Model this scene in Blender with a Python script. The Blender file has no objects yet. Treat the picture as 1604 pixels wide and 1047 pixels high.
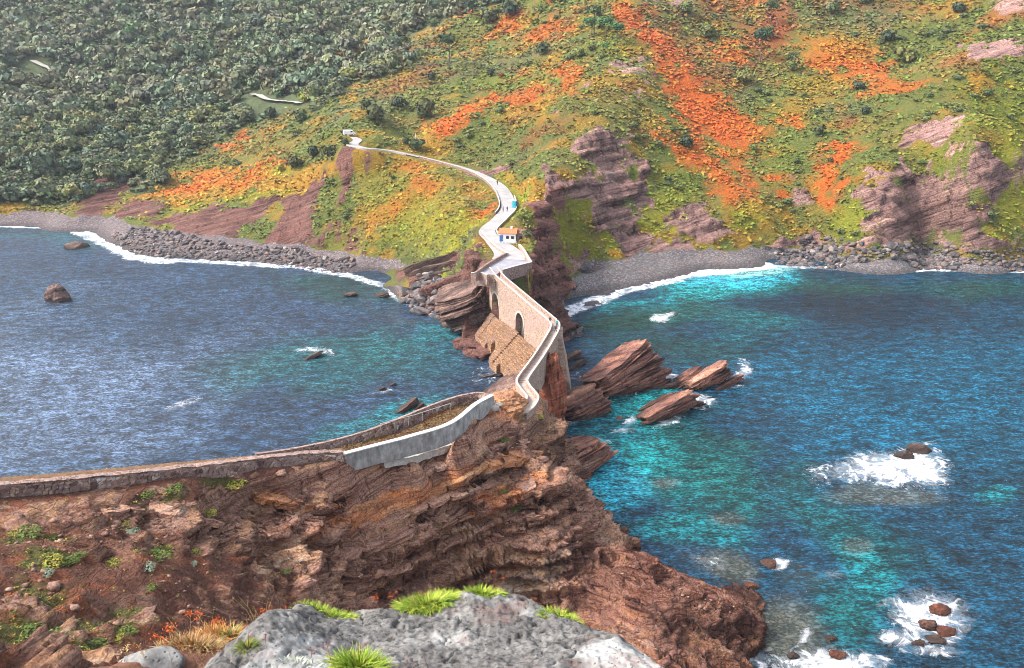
import bpy, bmesh, math, random
import numpy as np
from mathutils import Vector, Matrix

# ---------------------------------------------------------------- camera, sky, sun, exposure
scene = bpy.context.scene
COL = scene.collection
PITCH = math.radians(20.0)
FPX, CU, CV, CAMZ = 1300.0, 802.0, 523.5, 75.0
cam_data = bpy.data.cameras.new("camera")
cam_data.sensor_width = 36.0
cam_data.lens = 36.0 * FPX / 1604.0
cam_data.clip_start = 0.1
cam_data.clip_end = 9000.0
cam = bpy.data.objects.new("camera", cam_data)
cam.location = (0, 0, CAMZ)
cam.rotation_euler = (math.pi / 2 - PITCH, 0, 0)
COL.objects.link(cam)
scene.camera = cam

SUN_ELEV = math.radians(46.0)
SUN_AZ = math.radians(-94.0)            # left of the view direction (+Y)
world = bpy.data.worlds.new("World")
scene.world = world
world.use_nodes = True
wn = world.node_tree
for n in list(wn.nodes):
    wn.nodes.remove(n)
wo = wn.nodes.new("ShaderNodeOutputWorld")
wb = wn.nodes.new("ShaderNodeBackground")
sky = wn.nodes.new("ShaderNodeTexSky")
sky.sky_type = 'NISHITA'
sky.sun_disc = False
sky.sun_elevation = SUN_ELEV
sky.sun_rotation = SUN_AZ
sky.air_density = 1.0
sky.dust_density = 3.0
sky.ozone_density = 1.0
wb.inputs[1].default_value = 0.14
veil = wn.nodes.new('ShaderNodeHueSaturation')          # thin high cloud takes the blue out of the sky
veil.inputs['Saturation'].default_value = 0.45
wn.links.new(sky.outputs[0], veil.inputs['Color'])
wn.links.new(veil.outputs[0], wb.inputs[0])
wn.links.new(wb.outputs[0], wo.inputs[0])

sun_data = bpy.data.lights.new("sun", 'SUN')
sun_data.energy = 1.5
sun_data.angle = math.radians(10.0)
sun_data.color = (1.0, 0.94, 0.86)
sun = bpy.data.objects.new("sun", sun_data)
sd = Vector((math.sin(SUN_AZ) * math.cos(SUN_ELEV), math.cos(SUN_AZ) * math.cos(SUN_ELEV), math.sin(SUN_ELEV)))
sun.rotation_euler = sd.to_track_quat('Z', 'Y').to_euler()
sun.location = (-60, 60, 160)
COL.objects.link(sun)

scene.view_settings.view_transform = 'Standard'
scene.view_settings.look = 'None'
scene.view_settings.gamma = 1.0
scene.view_settings.use_curve_mapping = False
scene.view_settings.exposure = 1.75
scene.render.engine = 'CYCLES'
scene.cycles.use_denoising = True
scene.cycles.filter_width = 0.9
scene.cycles.denoising_input_passes = 'RGB_ALBEDO_NORMAL'
scene.cycles.max_bounces = 5
scene.cycles.diffuse_bounces = 2
scene.cycles.glossy_bounces = 2
scene.cycles.transparent_max_bounces = 4
scene.cycles.volume_bounces = 0
scene.cycles.caustics_reflective = False
scene.cycles.caustics_refractive = False
scene.cycles.sample_clamp_indirect = 4.0

random.seed(7)
RNG = np.random.default_rng(11)

# ---------------------------------------------------------------- measuring: photograph pixel -> point of the place
CP, SP = math.cos(PITCH), math.sin(PITCH)

def ray(u, v):
    a = (u - CU) / FPX; b = (CV - v) / FPX
    return a, CP + b * SP, -SP + b * CP

def PZ(u, v, z):
    """the place at height z seen at photograph pixel (u, v)"""
    a, dy, dz = ray(u, v); t = (z - CAMZ) / dz
    return np.array([a * t, dy * t, z])

def PY(u, v, y):
    a, dy, dz = ray(u, v); t = y / dy
    return np.array([a * t, y, CAMZ + dz * t])

def proj(P):
    x = P[:, 0]; y = P[:, 1]; z = P[:, 2] - CAMZ
    f = y * CP - z * SP; f = np.where(f < 0.05, 0.05, f)
    up = y * SP + z * CP
    return CU + FPX * x / f, CV - FPX * up / f

# ---------------------------------------------------------------- noise
def _hash(ix, iy, iz, seed):
    h = (ix.astype(np.int64) * 374761393 + iy.astype(np.int64) * 668265263 + iz.astype(np.int64) * 2147483647 + seed * 1274126177) & 0xFFFFFFFF
    h = ((h ^ (h >> 13)) * 1274126177) & 0xFFFFFFFF
    h = (h ^ (h >> 16)) & 0xFFFFFFFF
    h = (h * 2246822519) & 0xFFFFFFFF
    return ((h ^ (h >> 15)) & 0xFFFFFF) / float(0xFFFFFF)

def vnoise(P, seed=0):
    f = np.floor(P); t = P - f; i = f.astype(np.int64)
    t = t * t * t * (t * (t * 6 - 15) + 10)
    r = 0.0
    for dx in (0, 1):
        wx = t[:, 0] if dx else 1 - t[:, 0]
        for dy in (0, 1):
            wy = t[:, 1] if dy else 1 - t[:, 1]
            for dz in (0, 1):
                wz = t[:, 2] if dz else 1 - t[:, 2]
                r = r + wx * wy * wz * _hash(i[:, 0] + dx, i[:, 1] + dy, i[:, 2] + dz, seed)
    return r * 2 - 1

def fbm(P, scale, octv=4, seed=0, gain=0.5, ridge=False):
    P = np.asarray(P, float) / scale
    r = np.zeros(len(P)); a = 1.0; s = 0.0
    for o in range(octv):
        n = vnoise(P + 17.3 * o, seed + o)
        if ridge: n = 1 - 2 * np.abs(n)
        r += a * n; s += a; a *= gain; P = P * 2.03
    return r / s

def hash1(i, seed=0):
    i = np.asarray(np.floor(i)).astype(np.int64)
    return _hash(i, i * 0 + 3, i * 0 + 5, seed)

def sstep(a, b, x):
    t = np.clip((x - a) / (b - a), 0, 1); return t * t * (3 - 2 * t)

# bedding of the tilted sandstone beds: strike, up-dip and pole are one set for the whole coast
DIP = math.radians(26)
STRIKE = np.array([0.66, 0.7513, 0.0]); STRIKE /= np.linalg.norm(STRIKE)
DIPH = np.array([STRIKE[1], -STRIKE[0], 0.0])
UPDIP = DIPH * math.cos(DIP) + np.array([0, 0, math.sin(DIP)])
POLE = np.array([0, 0, math.cos(DIP)]) - DIPH * math.sin(DIP)

# on the islet the same beds roll over to lie almost flat
DIP2 = math.radians(7)
UPDIP2 = DIPH * math.cos(DIP2) + np.array([0, 0, math.sin(DIP2)])
POLE2 = np.array([0, 0, math.cos(DIP2)]) - DIPH * math.sin(DIP2)

def beds(s, thick, seed):
    """hardness 0..1 of the bed at stratigraphic height s, with sharp but not infinitely sharp steps"""
    q = s / thick
    # uneven bed thickness
    q = q + 0.33 * np.sin(q * 1.7 + seed) + 0.2 * np.sin(q * 4.1 + 2 * seed)
    i = np.floor(q); f = q - i
    w = sstep(0.0, 0.22, f)
    return hash1(i - 1, seed) * (1 - w) + hash1(i, seed) * w

# ---------------------------------------------------------------- mesh helpers
def mesh_np(name, V, F, smooth=False, mat=None, attrs=None, parent=None, mats=None, fmat=None, link=True):
    V = np.asarray(V, np.float32); F = np.asarray(F, np.int32)
    me = bpy.data.meshes.new(name)
    k = F.shape[1]
    me.vertices.add(len(V)); me.vertices.foreach_set("co", V.ravel())
    me.loops.add(F.size); me.loops.foreach_set("vertex_index", F.ravel())
    me.polygons.add(len(F)); me.polygons.foreach_set("loop_start", np.arange(len(F), dtype=np.int32) * k)
    if smooth: me.polygons.foreach_set("use_smooth", np.ones(len(F), bool))
    for an, av in (attrs or {}).items():
        av = np.asarray(av, np.float32)
        if av.ndim == 2:
            if av.shape[1] == 3: av = np.concatenate([av, np.ones((len(av), 1), np.float32)], 1)
            a = me.attributes.new(an, 'FLOAT_COLOR', 'POINT'); a.data.foreach_set("color", av.ravel())
        else:
            a = me.attributes.new(an, 'FLOAT', 'POINT'); a.data.foreach_set("value", av)
    for m in (mats or ([mat] if mat else [])): me.materials.append(m)
    if fmat is not None: me.polygons.foreach_set("material_index", np.asarray(fmat, np.int32))
    me.update(calc_edges=True)
    if not link: return me
    o = bpy.data.objects.new(name, me); COL.objects.link(o)
    if parent is not None: o.parent = parent
    return o

def mesh_py(name, V, F, mat=None, parent=None, smooth=False, mats=None, fmat=None):
    me = bpy.data.meshes.new(name)
    me.from_pydata([tuple(map(float, v)) for v in V], [], F)
    for m in (mats or ([mat] if mat else [])): me.materials.append(m)
    if fmat is not None: me.polygons.foreach_set("material_index", np.asarray(fmat, np.int32))
    if smooth: me.polygons.foreach_set("use_smooth", np.ones(len(me.polygons), bool))
    me.update()
    o = bpy.data.objects.new(name, me); COL.objects.link(o)
    if parent is not None: o.parent = parent
    return o

def bm_obj(name, bm, mat=None, parent=None, smooth=False):
    bmesh.ops.recalc_face_normals(bm, faces=bm.faces[:])
    me = bpy.data.meshes.new(name); bm.to_mesh(me); bm.free()
    if mat: me.materials.append(mat)
    if smooth: me.polygons.foreach_set("use_smooth", np.ones(len(me.polygons), bool))
    o = bpy.data.objects.new(name, me); COL.objects.link(o)
    if parent is not None: o.parent = parent
    return o

def tag(o, label, cat, group=None, kind=None):
    if label: o['label'] = label
    if cat: o['category'] = cat
    if group: o['group'] = group
    if kind: o['kind'] = kind
    return o

def empty(name, loc, label, cat, group=None, rz=0.0):
    o = bpy.data.objects.new(name, None); COL.objects.link(o)
    o.location = tuple(map(float, loc)); o.rotation_euler = (0, 0, rz)
    o.empty_display_size = 0.3
    return tag(o, label, cat, group)

def struct(o):
    o['kind'] = 'structure'; return o

def under(o, root):
    """make o (built in world coordinates) a part of root, in place"""
    o.parent = root
    o.matrix_parent_inverse = Matrix.Translation(root.location).inverted() if root.rotation_euler.z == 0 else \
        (Matrix.Translation(root.location) @ Matrix.Rotation(root.rotation_euler.z, 4, 'Z')).inverted()
    return o

def bm_box(bm, cx, cy, cz, sx, sy, sz, rz=0.0, taper=1.0):
    vs = []
    c, s = math.cos(rz), math.sin(rz)
    for z, k in ((-.5, 1.0), (.5, taper)):
        for x, y in ((-.5, -.5), (.5, -.5), (.5, .5), (-.5, .5)):
            X, Y = x * sx * k, y * sy * k
            vs.append(bm.verts.new((cx + X * c - Y * s, cy + X * s + Y * c, cz + z * sz)))
    for f in ((3, 2, 1, 0), (4, 5, 6, 7), (0, 1, 5, 4), (1, 2, 6, 5), (2, 3, 7, 6), (3, 0, 4, 7)):
        bm.faces.new([vs[i] for i in f])
    return vs

def bm_tube(bm, pts, r0, r1=None, n=6, cap=True):
    r1 = r0 if r1 is None else r1
    rings = []
    m = len(pts)
    for i, p in enumerate(pts):
        p = Vector(p)
        d = (Vector(pts[min(i + 1, m - 1)]) - Vector(pts[max(i - 1, 0)])).normalized()
        a = d.orthogonal().normalized() if i == 0 else (prev - d * prev.dot(d)).normalized()
        prev = a
        b = d.cross(a)
        r = r0 + (r1 - r0) * i / max(1, m - 1)
        rings.append([bm.verts.new(p + (a * math.cos(2 * math.pi * k / n) + b * math.sin(2 * math.pi * k / n)) * r) for k in range(n)])
    for i in range(m - 1):
        for k in range(n):
            bm.faces.new((rings[i][k], rings[i][(k + 1) % n], rings[i + 1][(k + 1) % n], rings[i + 1][k]))
    if cap:
        bm.faces.new(rings[0][::-1]); bm.faces.new(rings[-1])

def catmull(pts, step):
    P = [np.asarray(p, float) for p in pts]
    P = [2 * P[0] - P[1]] + P + [2 * P[-1] - P[-2]]
    out = []
    for i in range(1, len(P) - 2):
        L = np.linalg.norm(P[i + 1] - P[i]); n = max(1, int(round(L / step)))
        for k in range(n):
            t = k / n
            out.append(0.5 * ((2 * P[i]) + (-P[i-1] + P[i+1]) * t + (2*P[i-1] - 5*P[i] + 4*P[i+1] - P[i+2]) * t*t + (-P[i-1] + 3*P[i] - 3*P[i+1] + P[i+2]) * t**3))
    out.append(P[-2])
    return np.array(out)

def polyline_near(XY, pts):
    """distance in plan to a polyline and the interpolated height there"""
    best = np.full(len(XY), 1e9); zz = np.zeros(len(XY)); par = np.zeros(len(XY))
    for i in range(len(pts) - 1):
        a, b = pts[i], pts[i + 1]; d = b[:2] - a[:2]; L2 = d @ d + 1e-9
        t = np.clip(((XY - a[:2]) @ d) / L2, 0, 1)
        q = a[:2] + t[:, None] * d
        dist = np.hypot(XY[:, 0] - q[:, 0], XY[:, 1] - q[:, 1])
        m = dist < best
        best[m] = dist[m]; zz[m] = (a[2] + (b[2] - a[2]) * t)[m]; par[m] = (i + t)[m]
    return best, zz, par

def pip(u, v, poly):
    inside = np.zeros(len(u), bool); n = len(poly)
    for i in range(n):
        x1, y1 = poly[i]; x2, y2 = poly[(i + 1) % n]
        if y1 == y2: continue
        c = ((y1 > v) != (y2 > v)) & (u < (x2 - x1) * (v - y1) / (y2 - y1) + x1)
        inside ^= c
    return inside

def blocks(P, thick, length, seed, pole=None):
    """jointed beds: every bed is broken along the strike into blocks that stand in or out. returns -0.5..0.5"""
    s = P @ (POLE if pole is None else pole) + fbm(P, 9 * thick, 3, seed) * 0.6 * thick
    q = s / thick; q = q + 0.33 * np.sin(q * 1.7 + seed) + 0.2 * np.sin(q * 4.1 + 2 * seed)
    i = np.floor(q)
    a = (P @ STRIKE) / length + hash1(i, seed) * 7.3; a = a + 0.25 * np.sin(a * 2.3)
    j = np.floor(a)
    h = _hash(i.astype(np.int64), j.astype(np.int64), np.zeros(len(P), np.int64), seed + 5)
    return h - 0.5

class RBF:
    def __init__(s, P, c=10.0, lam=0.05, lin=True):
        P = np.array(P, float); s.P = P[:, :2]; s.c = c
        n = len(P)
        d = np.hypot(s.P[:, None, 0] - s.P[None, :, 0], s.P[:, None, 1] - s.P[None, :, 1])
        K = -np.sqrt(d * d + c * c) + lam * np.eye(n) * c
        Q = np.column_stack([np.ones(n), s.P / 100.0])
        A = np.zeros((n + 3, n + 3)); A[:n, :n] = K; A[:n, n:] = Q; A[n:, :n] = Q.T
        s.w = np.linalg.solve(A, np.concatenate([P[:, 2], np.zeros(3)]))
    def __call__(s, X, Y):
        out = np.zeros(len(X)); n = len(s.P)
        for a in range(0, len(X), 20000):
            x = X[a:a+20000]; y = Y[a:a+20000]
            d2 = (x[:, None] - s.P[None, :, 0])**2 + (y[:, None] - s.P[None, :, 1])**2
            out[a:a+20000] = -np.sqrt(d2 + s.c**2) @ s.w[:n] + s.w[n] + (x * s.w[n+1] + y * s.w[n+2]) / 100.0
        return out

def grid_faces(nx, ny):
    i = np.arange(nx - 1)[None, :] + nx * np.arange(ny - 1)[:, None]
    return np.stack([i, i + 1, i + nx + 1, i + nx], -1).reshape(-1, 4)

def vert_normals(V, nx, ny):
    G = V.reshape(ny, nx, 3)
    dx = np.gradient(G, axis=1); dy = np.gradient(G, axis=0)
    n = np.cross(dx.reshape(-1, 3), dy.reshape(-1, 3)); n /= np.linalg.norm(n, axis=1)[:, None] + 1e-9
    return n
# ---------------------------------------------------------------- materials
class NT:
    def __init__(s, name):
        s.m = bpy.data.materials.new(name); s.m.use_nodes = True
        s.t = s.m.node_tree
        for n in list(s.t.nodes): s.t.nodes.remove(n)
        s.out = s.n("ShaderNodeOutputMaterial"); s.b = s.n("ShaderNodeBsdfPrincipled")
        s.l(s.b.outputs[0], s.out.inputs[0])
    def n(s, k, **kw):
        n = s.t.nodes.new(k)
        for a, v in kw.items(): setattr(n, a, v)
        return n
    def l(s, a, b): s.t.links.new(a, b)
    def set(s, sock, v):
        if hasattr(v, 'is_output') or isinstance(v, bpy.types.NodeSocket): s.l(v, sock)
        else: sock.default_value = v
    def math(s, op, a, b=0.0, clamp=False):
        n = s.n("ShaderNodeMath", operation=op, use_clamp=clamp); s.set(n.inputs[0], a); s.set(n.inputs[1], b); return n.outputs[0]
    def noise(s, vec, scale, detail=4.0, rough=0.55, dist=0.0):
        n = s.n("ShaderNodeTexNoise"); s.set(n.inputs['Vector'], vec); n.inputs['Scale'].default_value = scale
        n.inputs['Detail'].default_value = detail; n.inputs['Roughness'].default_value = rough; n.inputs['Distortion'].default_value = dist
        return n.outputs['Fac']
    def vor(s, vec, scale, feature='F1', out='Distance'):
        n = s.n("ShaderNodeTexVoronoi", feature=feature); s.set(n.inputs['Vector'], vec); n.inputs['Scale'].default_value = scale
        return n.outputs[out]
    def ramp(s, fac, stops, interp='LINEAR'):
        n = s.n("ShaderNodeValToRGB"); s.set(n.inputs[0], fac); r = n.color_ramp; r.interpolation = interp
        while len(r.elements) < len(stops): r.elements.new(0.5)
        for e, (p, c) in zip(r.elements, stops):
            e.position = p; e.color = (c[0], c[1], c[2], 1) if hasattr(c, '__len__') else (c, c, c, 1)
        return n.outputs[0]
    def mix(s, fac, a, b, mode='MIX'):
        n = s.n("ShaderNodeMix", data_type='RGBA', blend_type=mode); s.set(n.inputs[0], fac)
        for sock, v in ((n.inputs[6], a), (n.inputs[7], b)):
            if isinstance(v, (tuple, list)): sock.default_value = (v[0], v[1], v[2], 1)
            else: s.set(sock, v)
        return n.outputs[2]
    def mapr(s, v, a, b, c=0.0, d=1.0):
        n = s.n("ShaderNodeMapRange"); s.set(n.inputs[0], v)
        for i, x in enumerate((a, b, c, d)): n.inputs[i + 1].default_value = x
        return n.outputs[0]
    def pos(s): return s.n("ShaderNodeNewGeometry").outputs['Position']
    def objc(s): return s.n("ShaderNodeTexCoord").outputs['Object']
    def attr(s, name, out='Color'): return s.n("ShaderNodeAttribute", attribute_name=name).outputs[out]
    def mapping(s, vec, scale=(1, 1, 1), rot=(0, 0, 0), loc=(0, 0, 0)):
        n = s.n("ShaderNodeMapping"); s.l(vec, n.inputs[0]); n.inputs['Location'].default_value = loc; n.inputs['Rotation'].default_value = rot; n.inputs['Scale'].default_value = scale
        return n.outputs[0]
    def bump(s, h, strength=0.5, dist=0.1, normal=None):
        n = s.n("ShaderNodeBump"); s.set(n.inputs['Height'], h); n.inputs['Strength'].default_value = strength; n.inputs['Distance'].default_value = dist
        if normal is not None: s.l(normal, n.inputs['Normal'])
        return n.outputs[0]
    def base(s, c, rough=0.85, spec=0.3, normal=None):
        if isinstance(c, (tuple, list)): s.b.inputs['Base Color'].default_value = (c[0], c[1], c[2], 1)
        else: s.l(c, s.b.inputs['Base Color'])
        s.set(s.b.inputs['Roughness'], rough); s.b.inputs['Specular IOR Level'].default_value = spec
        if normal is not None: s.l(normal, s.b.inputs['Normal'])
        return s.m
    def bedcoord(s, vec, flat=False):
        """position turned into bedding space: x,y in the bed, z across the beds"""
        out = s.n("ShaderNodeCombineXYZ")
        for i, ax in enumerate((STRIKE, UPDIP2, POLE2) if flat else (STRIKE, UPDIP, POLE)):
            d = s.n("ShaderNodeVectorMath", operation='DOT_PRODUCT'); s.l(vec, d.inputs[0]); d.inputs[1].default_value = tuple(ax)
            s.l(d.outputs['Value'], out.inputs[i])
        return out.outputs[0]

def rock_nodes(T, vec, pal, size=1.0, lichen=0.25, iron=0.35, flat=False):
    """bedded sandstone: colour bands across the beds, iron staining, pale lichen flecks. returns colour, height"""
    bc = T.bedcoord(vec, flat)
    wob = T.noise(vec, 0.35 / size, 3.0)
    wv = T.n("ShaderNodeVectorMath", operation='ADD'); T.l(bc, wv.inputs[0])
    cz = T.n("ShaderNodeCombineXYZ"); T.set(cz.inputs[2], T.math('MULTIPLY', wob, 0.9 * size)); T.l(cz.outputs[0], wv.inputs[1])
    thin = T.mapping(wv.outputs[0], (0.10 / size, 0.16 / size, 2.2 / size))
    wide = T.mapping(wv.outputs[0], (0.05 / size, 0.08 / size, 0.55 / size))
    nb = T.noise(thin, 1.0, 5.0, 0.62)
    nw = T.noise(wide, 1.0, 3.0, 0.5)
    grain = T.noise(vec, 3.0 / size, 6.0, 0.65)
    blot = T.noise(vec, 0.22 / size, 4.0, 0.6)
    f = T.math('ADD', T.math('MULTIPLY', nw, 0.45), T.math('MULTIPLY', nb, 0.55))
    col = T.ramp(f, [(0.36, pal[0]), (0.44, pal[1]), (0.505, pal[2]), (0.56, pal[3]), (0.645, pal[4])])
    joint = T.noise(T.mapping(wv.outputs[0], (0.9 / size, 0.9 / size, 0.22 / size)), 1.0, 5.0, 0.65)
    col = T.mix(T.mapr(joint, 0.36, 0.44, 0.75, 0.0), col, T.mix(1.0, col, (0.25, 0.2, 0.2), 'MULTIPLY'))
    st = T.mapr(T.math('ADD', T.math('MULTIPLY', blot, 0.6), T.math('MULTIPLY', nb, 0.4)), 0.55, 0.68)
    col = T.mix(T.math('MULTIPLY', st, iron), col, (0.42, 0.13, 0.035))
    fl = T.mapr(T.noise(vec, 2.1 / size, 5.0, 0.7), 0.60, 0.70)
    fl2 = T.mapr(T.noise(vec, 0.16 / size, 2.0), 0.42, 0.62)
    col = T.mix(T.math('MULTIPLY', T.math('MULTIPLY', fl, fl2), lichen), col, (0.55, 0.52, 0.48))
    col = T.mix(1.0, col, T.ramp(grain, [(0.28, 0.42), (0.52, 1.0), (0.72, 1.4)]), 'MULTIPLY')
    crack = T.vor(T.mapping(wv.outputs[0], (0.35 / size, 0.5 / size, 1.1 / size)), 1.0, 'DISTANCE_TO_EDGE')
    ck = T.mapr(crack, 0.0, 0.06)
    col = T.mix(T.mapr(ck, 0, 1, 0.28, 0.0), col, (0.03, 0.018, 0.015))
    h = T.math('ADD', T.math('ADD', T.math('MULTIPLY', nb, 1.2), T.math('MULTIPLY', grain, 0.6)), T.math('ADD', T.math('MULTIPLY', ck, 0.2), T.math('MULTIPLY', joint, 0.8)))
    return col, h

RED = [(0.050, 0.024, 0.018), (0.30, 0.138, 0.088), (0.47, 0.275, 0.205), (0.58, 0.300, 0.160), (0.68, 0.49, 0.36)]
DARK = [(0.025, 0.018, 0.017), (0.075, 0.045, 0.038), (0.13, 0.075, 0.06), (0.17, 0.105, 0.085), (0.26, 0.18, 0.15)]
MAUVE = [(0.06, 0.032, 0.028), (0.21, 0.112, 0.095), (0.30, 0.180, 0.158), (0.36, 0.195, 0.150), (0.47, 0.33, 0.28)]

def make_rock(name, pal, size=1.0, bump=0.6, lichen=0.25, iron=0.35, dist=0.35):
    T = NT(name)
    p = T.pos(); col, h = rock_nodes(T, p, pal, size, lichen, iron)
    # wet, weed-darkened band of the tide
    sp = T.n("ShaderNodeSeparateXYZ"); T.l(p, sp.inputs[0])
    tide = T.mapr(T.math('ADD', sp.outputs[2], T.math('MULTIPLY', T.noise(p, 0.8, 4.0), -1.6)), -0.35, 0.55, 0.72, 0.0)
    col = T.mix(tide, col, (.022, .016, .012))
    return T.base(col, 0.86, 0.25, T.bump(h, bump, dist * size))

M_stack = make_rock("red_bedded_rock", [(0.025, 0.013, 0.011), (0.13, 0.052, 0.036), (0.23, 0.118, 0.095), (0.30, 0.122, 0.072), (0.45, 0.30, 0.22)], 0.8, 1.0, 0.2, 0.35)
M_darkrock = make_rock("dark_bedded_rock", DARK, 1.0, 0.7, 0.08, 0.1)
M_redrock = make_rock("rusty_rock", [(0.06, 0.018, 0.012), (0.20, 0.055, 0.030), (0.27, 0.075, 0.040), (0.30, 0.10, 0.05), (0.34, 0.17, 0.10)], 0.9, 0.7, 0.15, 0.3)

def make_land():
    """hillside: 'col' holds what grows there, 'rock' where bare rock breaks through"""
    T = NT("hillside_ground")
    p = T.pos()
    rc, rh = rock_nodes(T, p, MAUVE, 1.5, 0.45, 0.12)
    rc = T.mix(1.0, rc, T.attr("rtint"), 'MULTIPLY')
    vc = T.attr("col")
    n1 = T.noise(p, 1.1, 5.0, 0.7); n2 = T.noise(p, 0.22, 4.0, 0.6)
    vc = T.mix(1.0, vc, T.ramp(n1, [(0.3, 0.62), (0.52, 1.0), (0.75, 1.35)]), 'MULTIPLY')
    vc = T.mix(T.mapr(n2, 0.5, 0.75, 0.0, 0.5), vc, T.mix(1.0, vc, (1.35, 0.85, 0.6), 'MULTIPLY'))
    k = T.mapr(T.math('ADD', T.attr("rock", 'Fac'), T.math('MULTIPLY', T.math('SUBTRACT', T.noise(p, 0.5, 5.0, 0.7), 0.5), 1.3)), 0.35, 0.65)
    col = T.mix(k, vc, rc)
    h = T.math('ADD', T.math('MULTIPLY', n1, 0.8), T.math('MULTIPLY', rh, 0.7))
    return T.base(col, 0.9, 0.2, T.bump(h, 0.9, 1.3))
M_land = make_land()

def make_islet():
    T = NT("islet_ground")
    p = T.pos()
    rc, rh = rock_nodes(T, p, RED, 0.75, 0.5, 0.5, True)
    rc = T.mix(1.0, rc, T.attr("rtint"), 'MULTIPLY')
    vc = T.attr("col")
    n1 = T.noise(p, 3.2, 6.0, 0.7); n3 = T.noise(p, 11.0, 4.0, 0.7)
    vc = T.mix(1.0, vc, T.ramp(n1, [(0.3, 0.4), (0.52, 1.0), (0.75, 1.6)]), 'MULTIPLY')
    vc = T.mix(1.0, vc, T.ramp(n3, [(0.3, 0.6), (0.55, 1.0), (0.75, 1.4)]), 'MULTIPLY')
    k = T.mapr(T.math('ADD', T.attr("rock", 'Fac'), T.math('MULTIPLY', T.math('SUBTRACT', T.noise(p, 1.1, 6.0, 0.7), 0.5), 1.6)), 0.38, 0.62)
    col = T.mix(k, vc, rc)
    h = T.math('ADD', T.math('MULTIPLY', n1, 0.5), rh)
    return T.base(col, 0.9, 0.2, T.bump(h, 1.0, 0.55))
M_islet = make_islet()

def make_beach():
    T = NT("beach_shingle")
    p = T.pos()
    c = T.vor(p, 2.4, 'F1', 'Color')
    sx = T.n("ShaderNodeSeparateColor"); T.l(c, sx.inputs[0])
    col = T.mix(1.0, T.attr("col"), T.ramp(sx.outputs[0], [(0.0, 0.5), (0.7, 1.0), (0.97, 1.7)]), 'MULTIPLY')
    n = T.noise(p, 0.3, 4.0, 0.6)
    col = T.mix(T.mapr(n, 0.5, 0.7, 0, 0.5), col, T.mix(1.0, col, (1.25, 0.85, 0.75), 'MULTIPLY'))
    return T.base(col, 0.85, 0.3, T.bump(T.vor(p, 2.4), 0.6, 0.3))
M_beach = make_beach()

def make_water():
    T = NT("sea_water")
    p = T.pos()
    w = T.attr("wcol"); foam = T.attr("foam", 'Fac')
    # wind chop runs in from the left
    chop = T.noise(T.mapping(p, (0.30, 0.52, 1.0), (0, 0, math.radians(-12))), 1.0, 2.5, 0.5, 0.15)
    rip = T.noise(T.mapping(p, (1.25, 2.3, 1.0), (0, 0, math.radians(-8))), 1.0, 4.0, 0.65, 0.2)
    gust = T.noise(p, 0.03, 4.0, 0.6)
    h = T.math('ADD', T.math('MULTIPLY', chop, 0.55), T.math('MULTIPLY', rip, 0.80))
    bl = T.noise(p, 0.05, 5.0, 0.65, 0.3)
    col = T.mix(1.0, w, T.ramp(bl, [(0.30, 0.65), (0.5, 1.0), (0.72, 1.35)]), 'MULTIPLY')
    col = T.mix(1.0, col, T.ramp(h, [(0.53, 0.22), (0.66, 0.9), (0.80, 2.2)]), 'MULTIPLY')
    dk = T.noise(T.mapping(p, (0.62, 1.35, 1.0), (0, 0, math.radians(-10))), 1.0, 2.5, 0.6, 0.25)
    line = T.math('ABSOLUTE', T.math('SUBTRACT', dk, 0.47))
    col = T.mix(1.0, col, T.ramp(line, [(0.0, 0.30), (0.05, 0.9), (0.14, 1.25)]), 'MULTIPLY')
    # boulders of the shallows seen through the water
    bc_ = T.vor(p, 1.5, 'F1', 'Color'); bs_ = T.n("ShaderNodeSeparateColor"); T.l(bc_, bs_.inputs[0])
    be_ = T.vor(p, 1.5, 'DISTANCE_TO_EDGE')
    cob = T.mix(T.mapr(be_, 0.0, 0.30), (.012, .03, .03), T.ramp(bs_.outputs[0], [(0, (.035, .05, .042)), (.6, (.11, .105, .075)), (1, (.20, .17, .12))]))
    col = T.mix(T.math('MULTIPLY', T.attr("bed", 'Fac'), T.mapr(h, .5, .8, .9, .45)), col, cob)
    fn = T.noise(p, 0.30, 9.0, 0.72, 1.2)
    cell = T.vor(p, 0.55, 'DISTANCE_TO_EDGE')
    lace = T.mapr(cell, 0.0, 0.22, 1.0, 0.0)
    fsum = T.math('ADD', T.math('MULTIPLY', foam, 0.82), T.math('ADD', T.math('MULTIPLY', T.math('SUBTRACT', fn, 0.5), 3.2), T.math('MULTIPLY', lace, 0.22)))
    fk = T.math('MULTIPLY', T.mapr(fsum, 0.52, 0.95), T.mapr(foam, 0.03, 0.3))
    thin = T.math('MULTIPLY', T.mapr(T.math('ADD', foam, T.math('MULTIPLY', T.math('SUBTRACT', T.noise(p, 0.8, 6.0, 0.7, 0.6), 0.5), 1.6)), 0.25, 0.95), T.mapr(foam, 0.02, 0.3))
    fk = T.math('MAXIMUM', fk, T.math('MULTIPLY', thin, 0.26))
    # a few small whitecaps
    wc = T.math('MULTIPLY', T.mapr(rip, 0.69, 0.74), T.mapr(T.noise(p, 0.035, 3.0), 0.45, 0.6))
    fk = T.math('MAXIMUM', fk, T.math('MULTIPLY', wc, 0.5))
    col = T.mix(fk, col, (0.80, 0.83, 0.88))
    rough = T.mapr(fk, 0, 1, 0.19, 0.8)
    T.b.inputs['IOR'].default_value = 1.333
    hb = T.math('ADD', h, T.math('MULTIPLY', fk, 0.25))
    T.base(col, rough, 0.5, T.bump(hb, 0.95, 0.75))
    return T.m
M_water = make_water()

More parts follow.
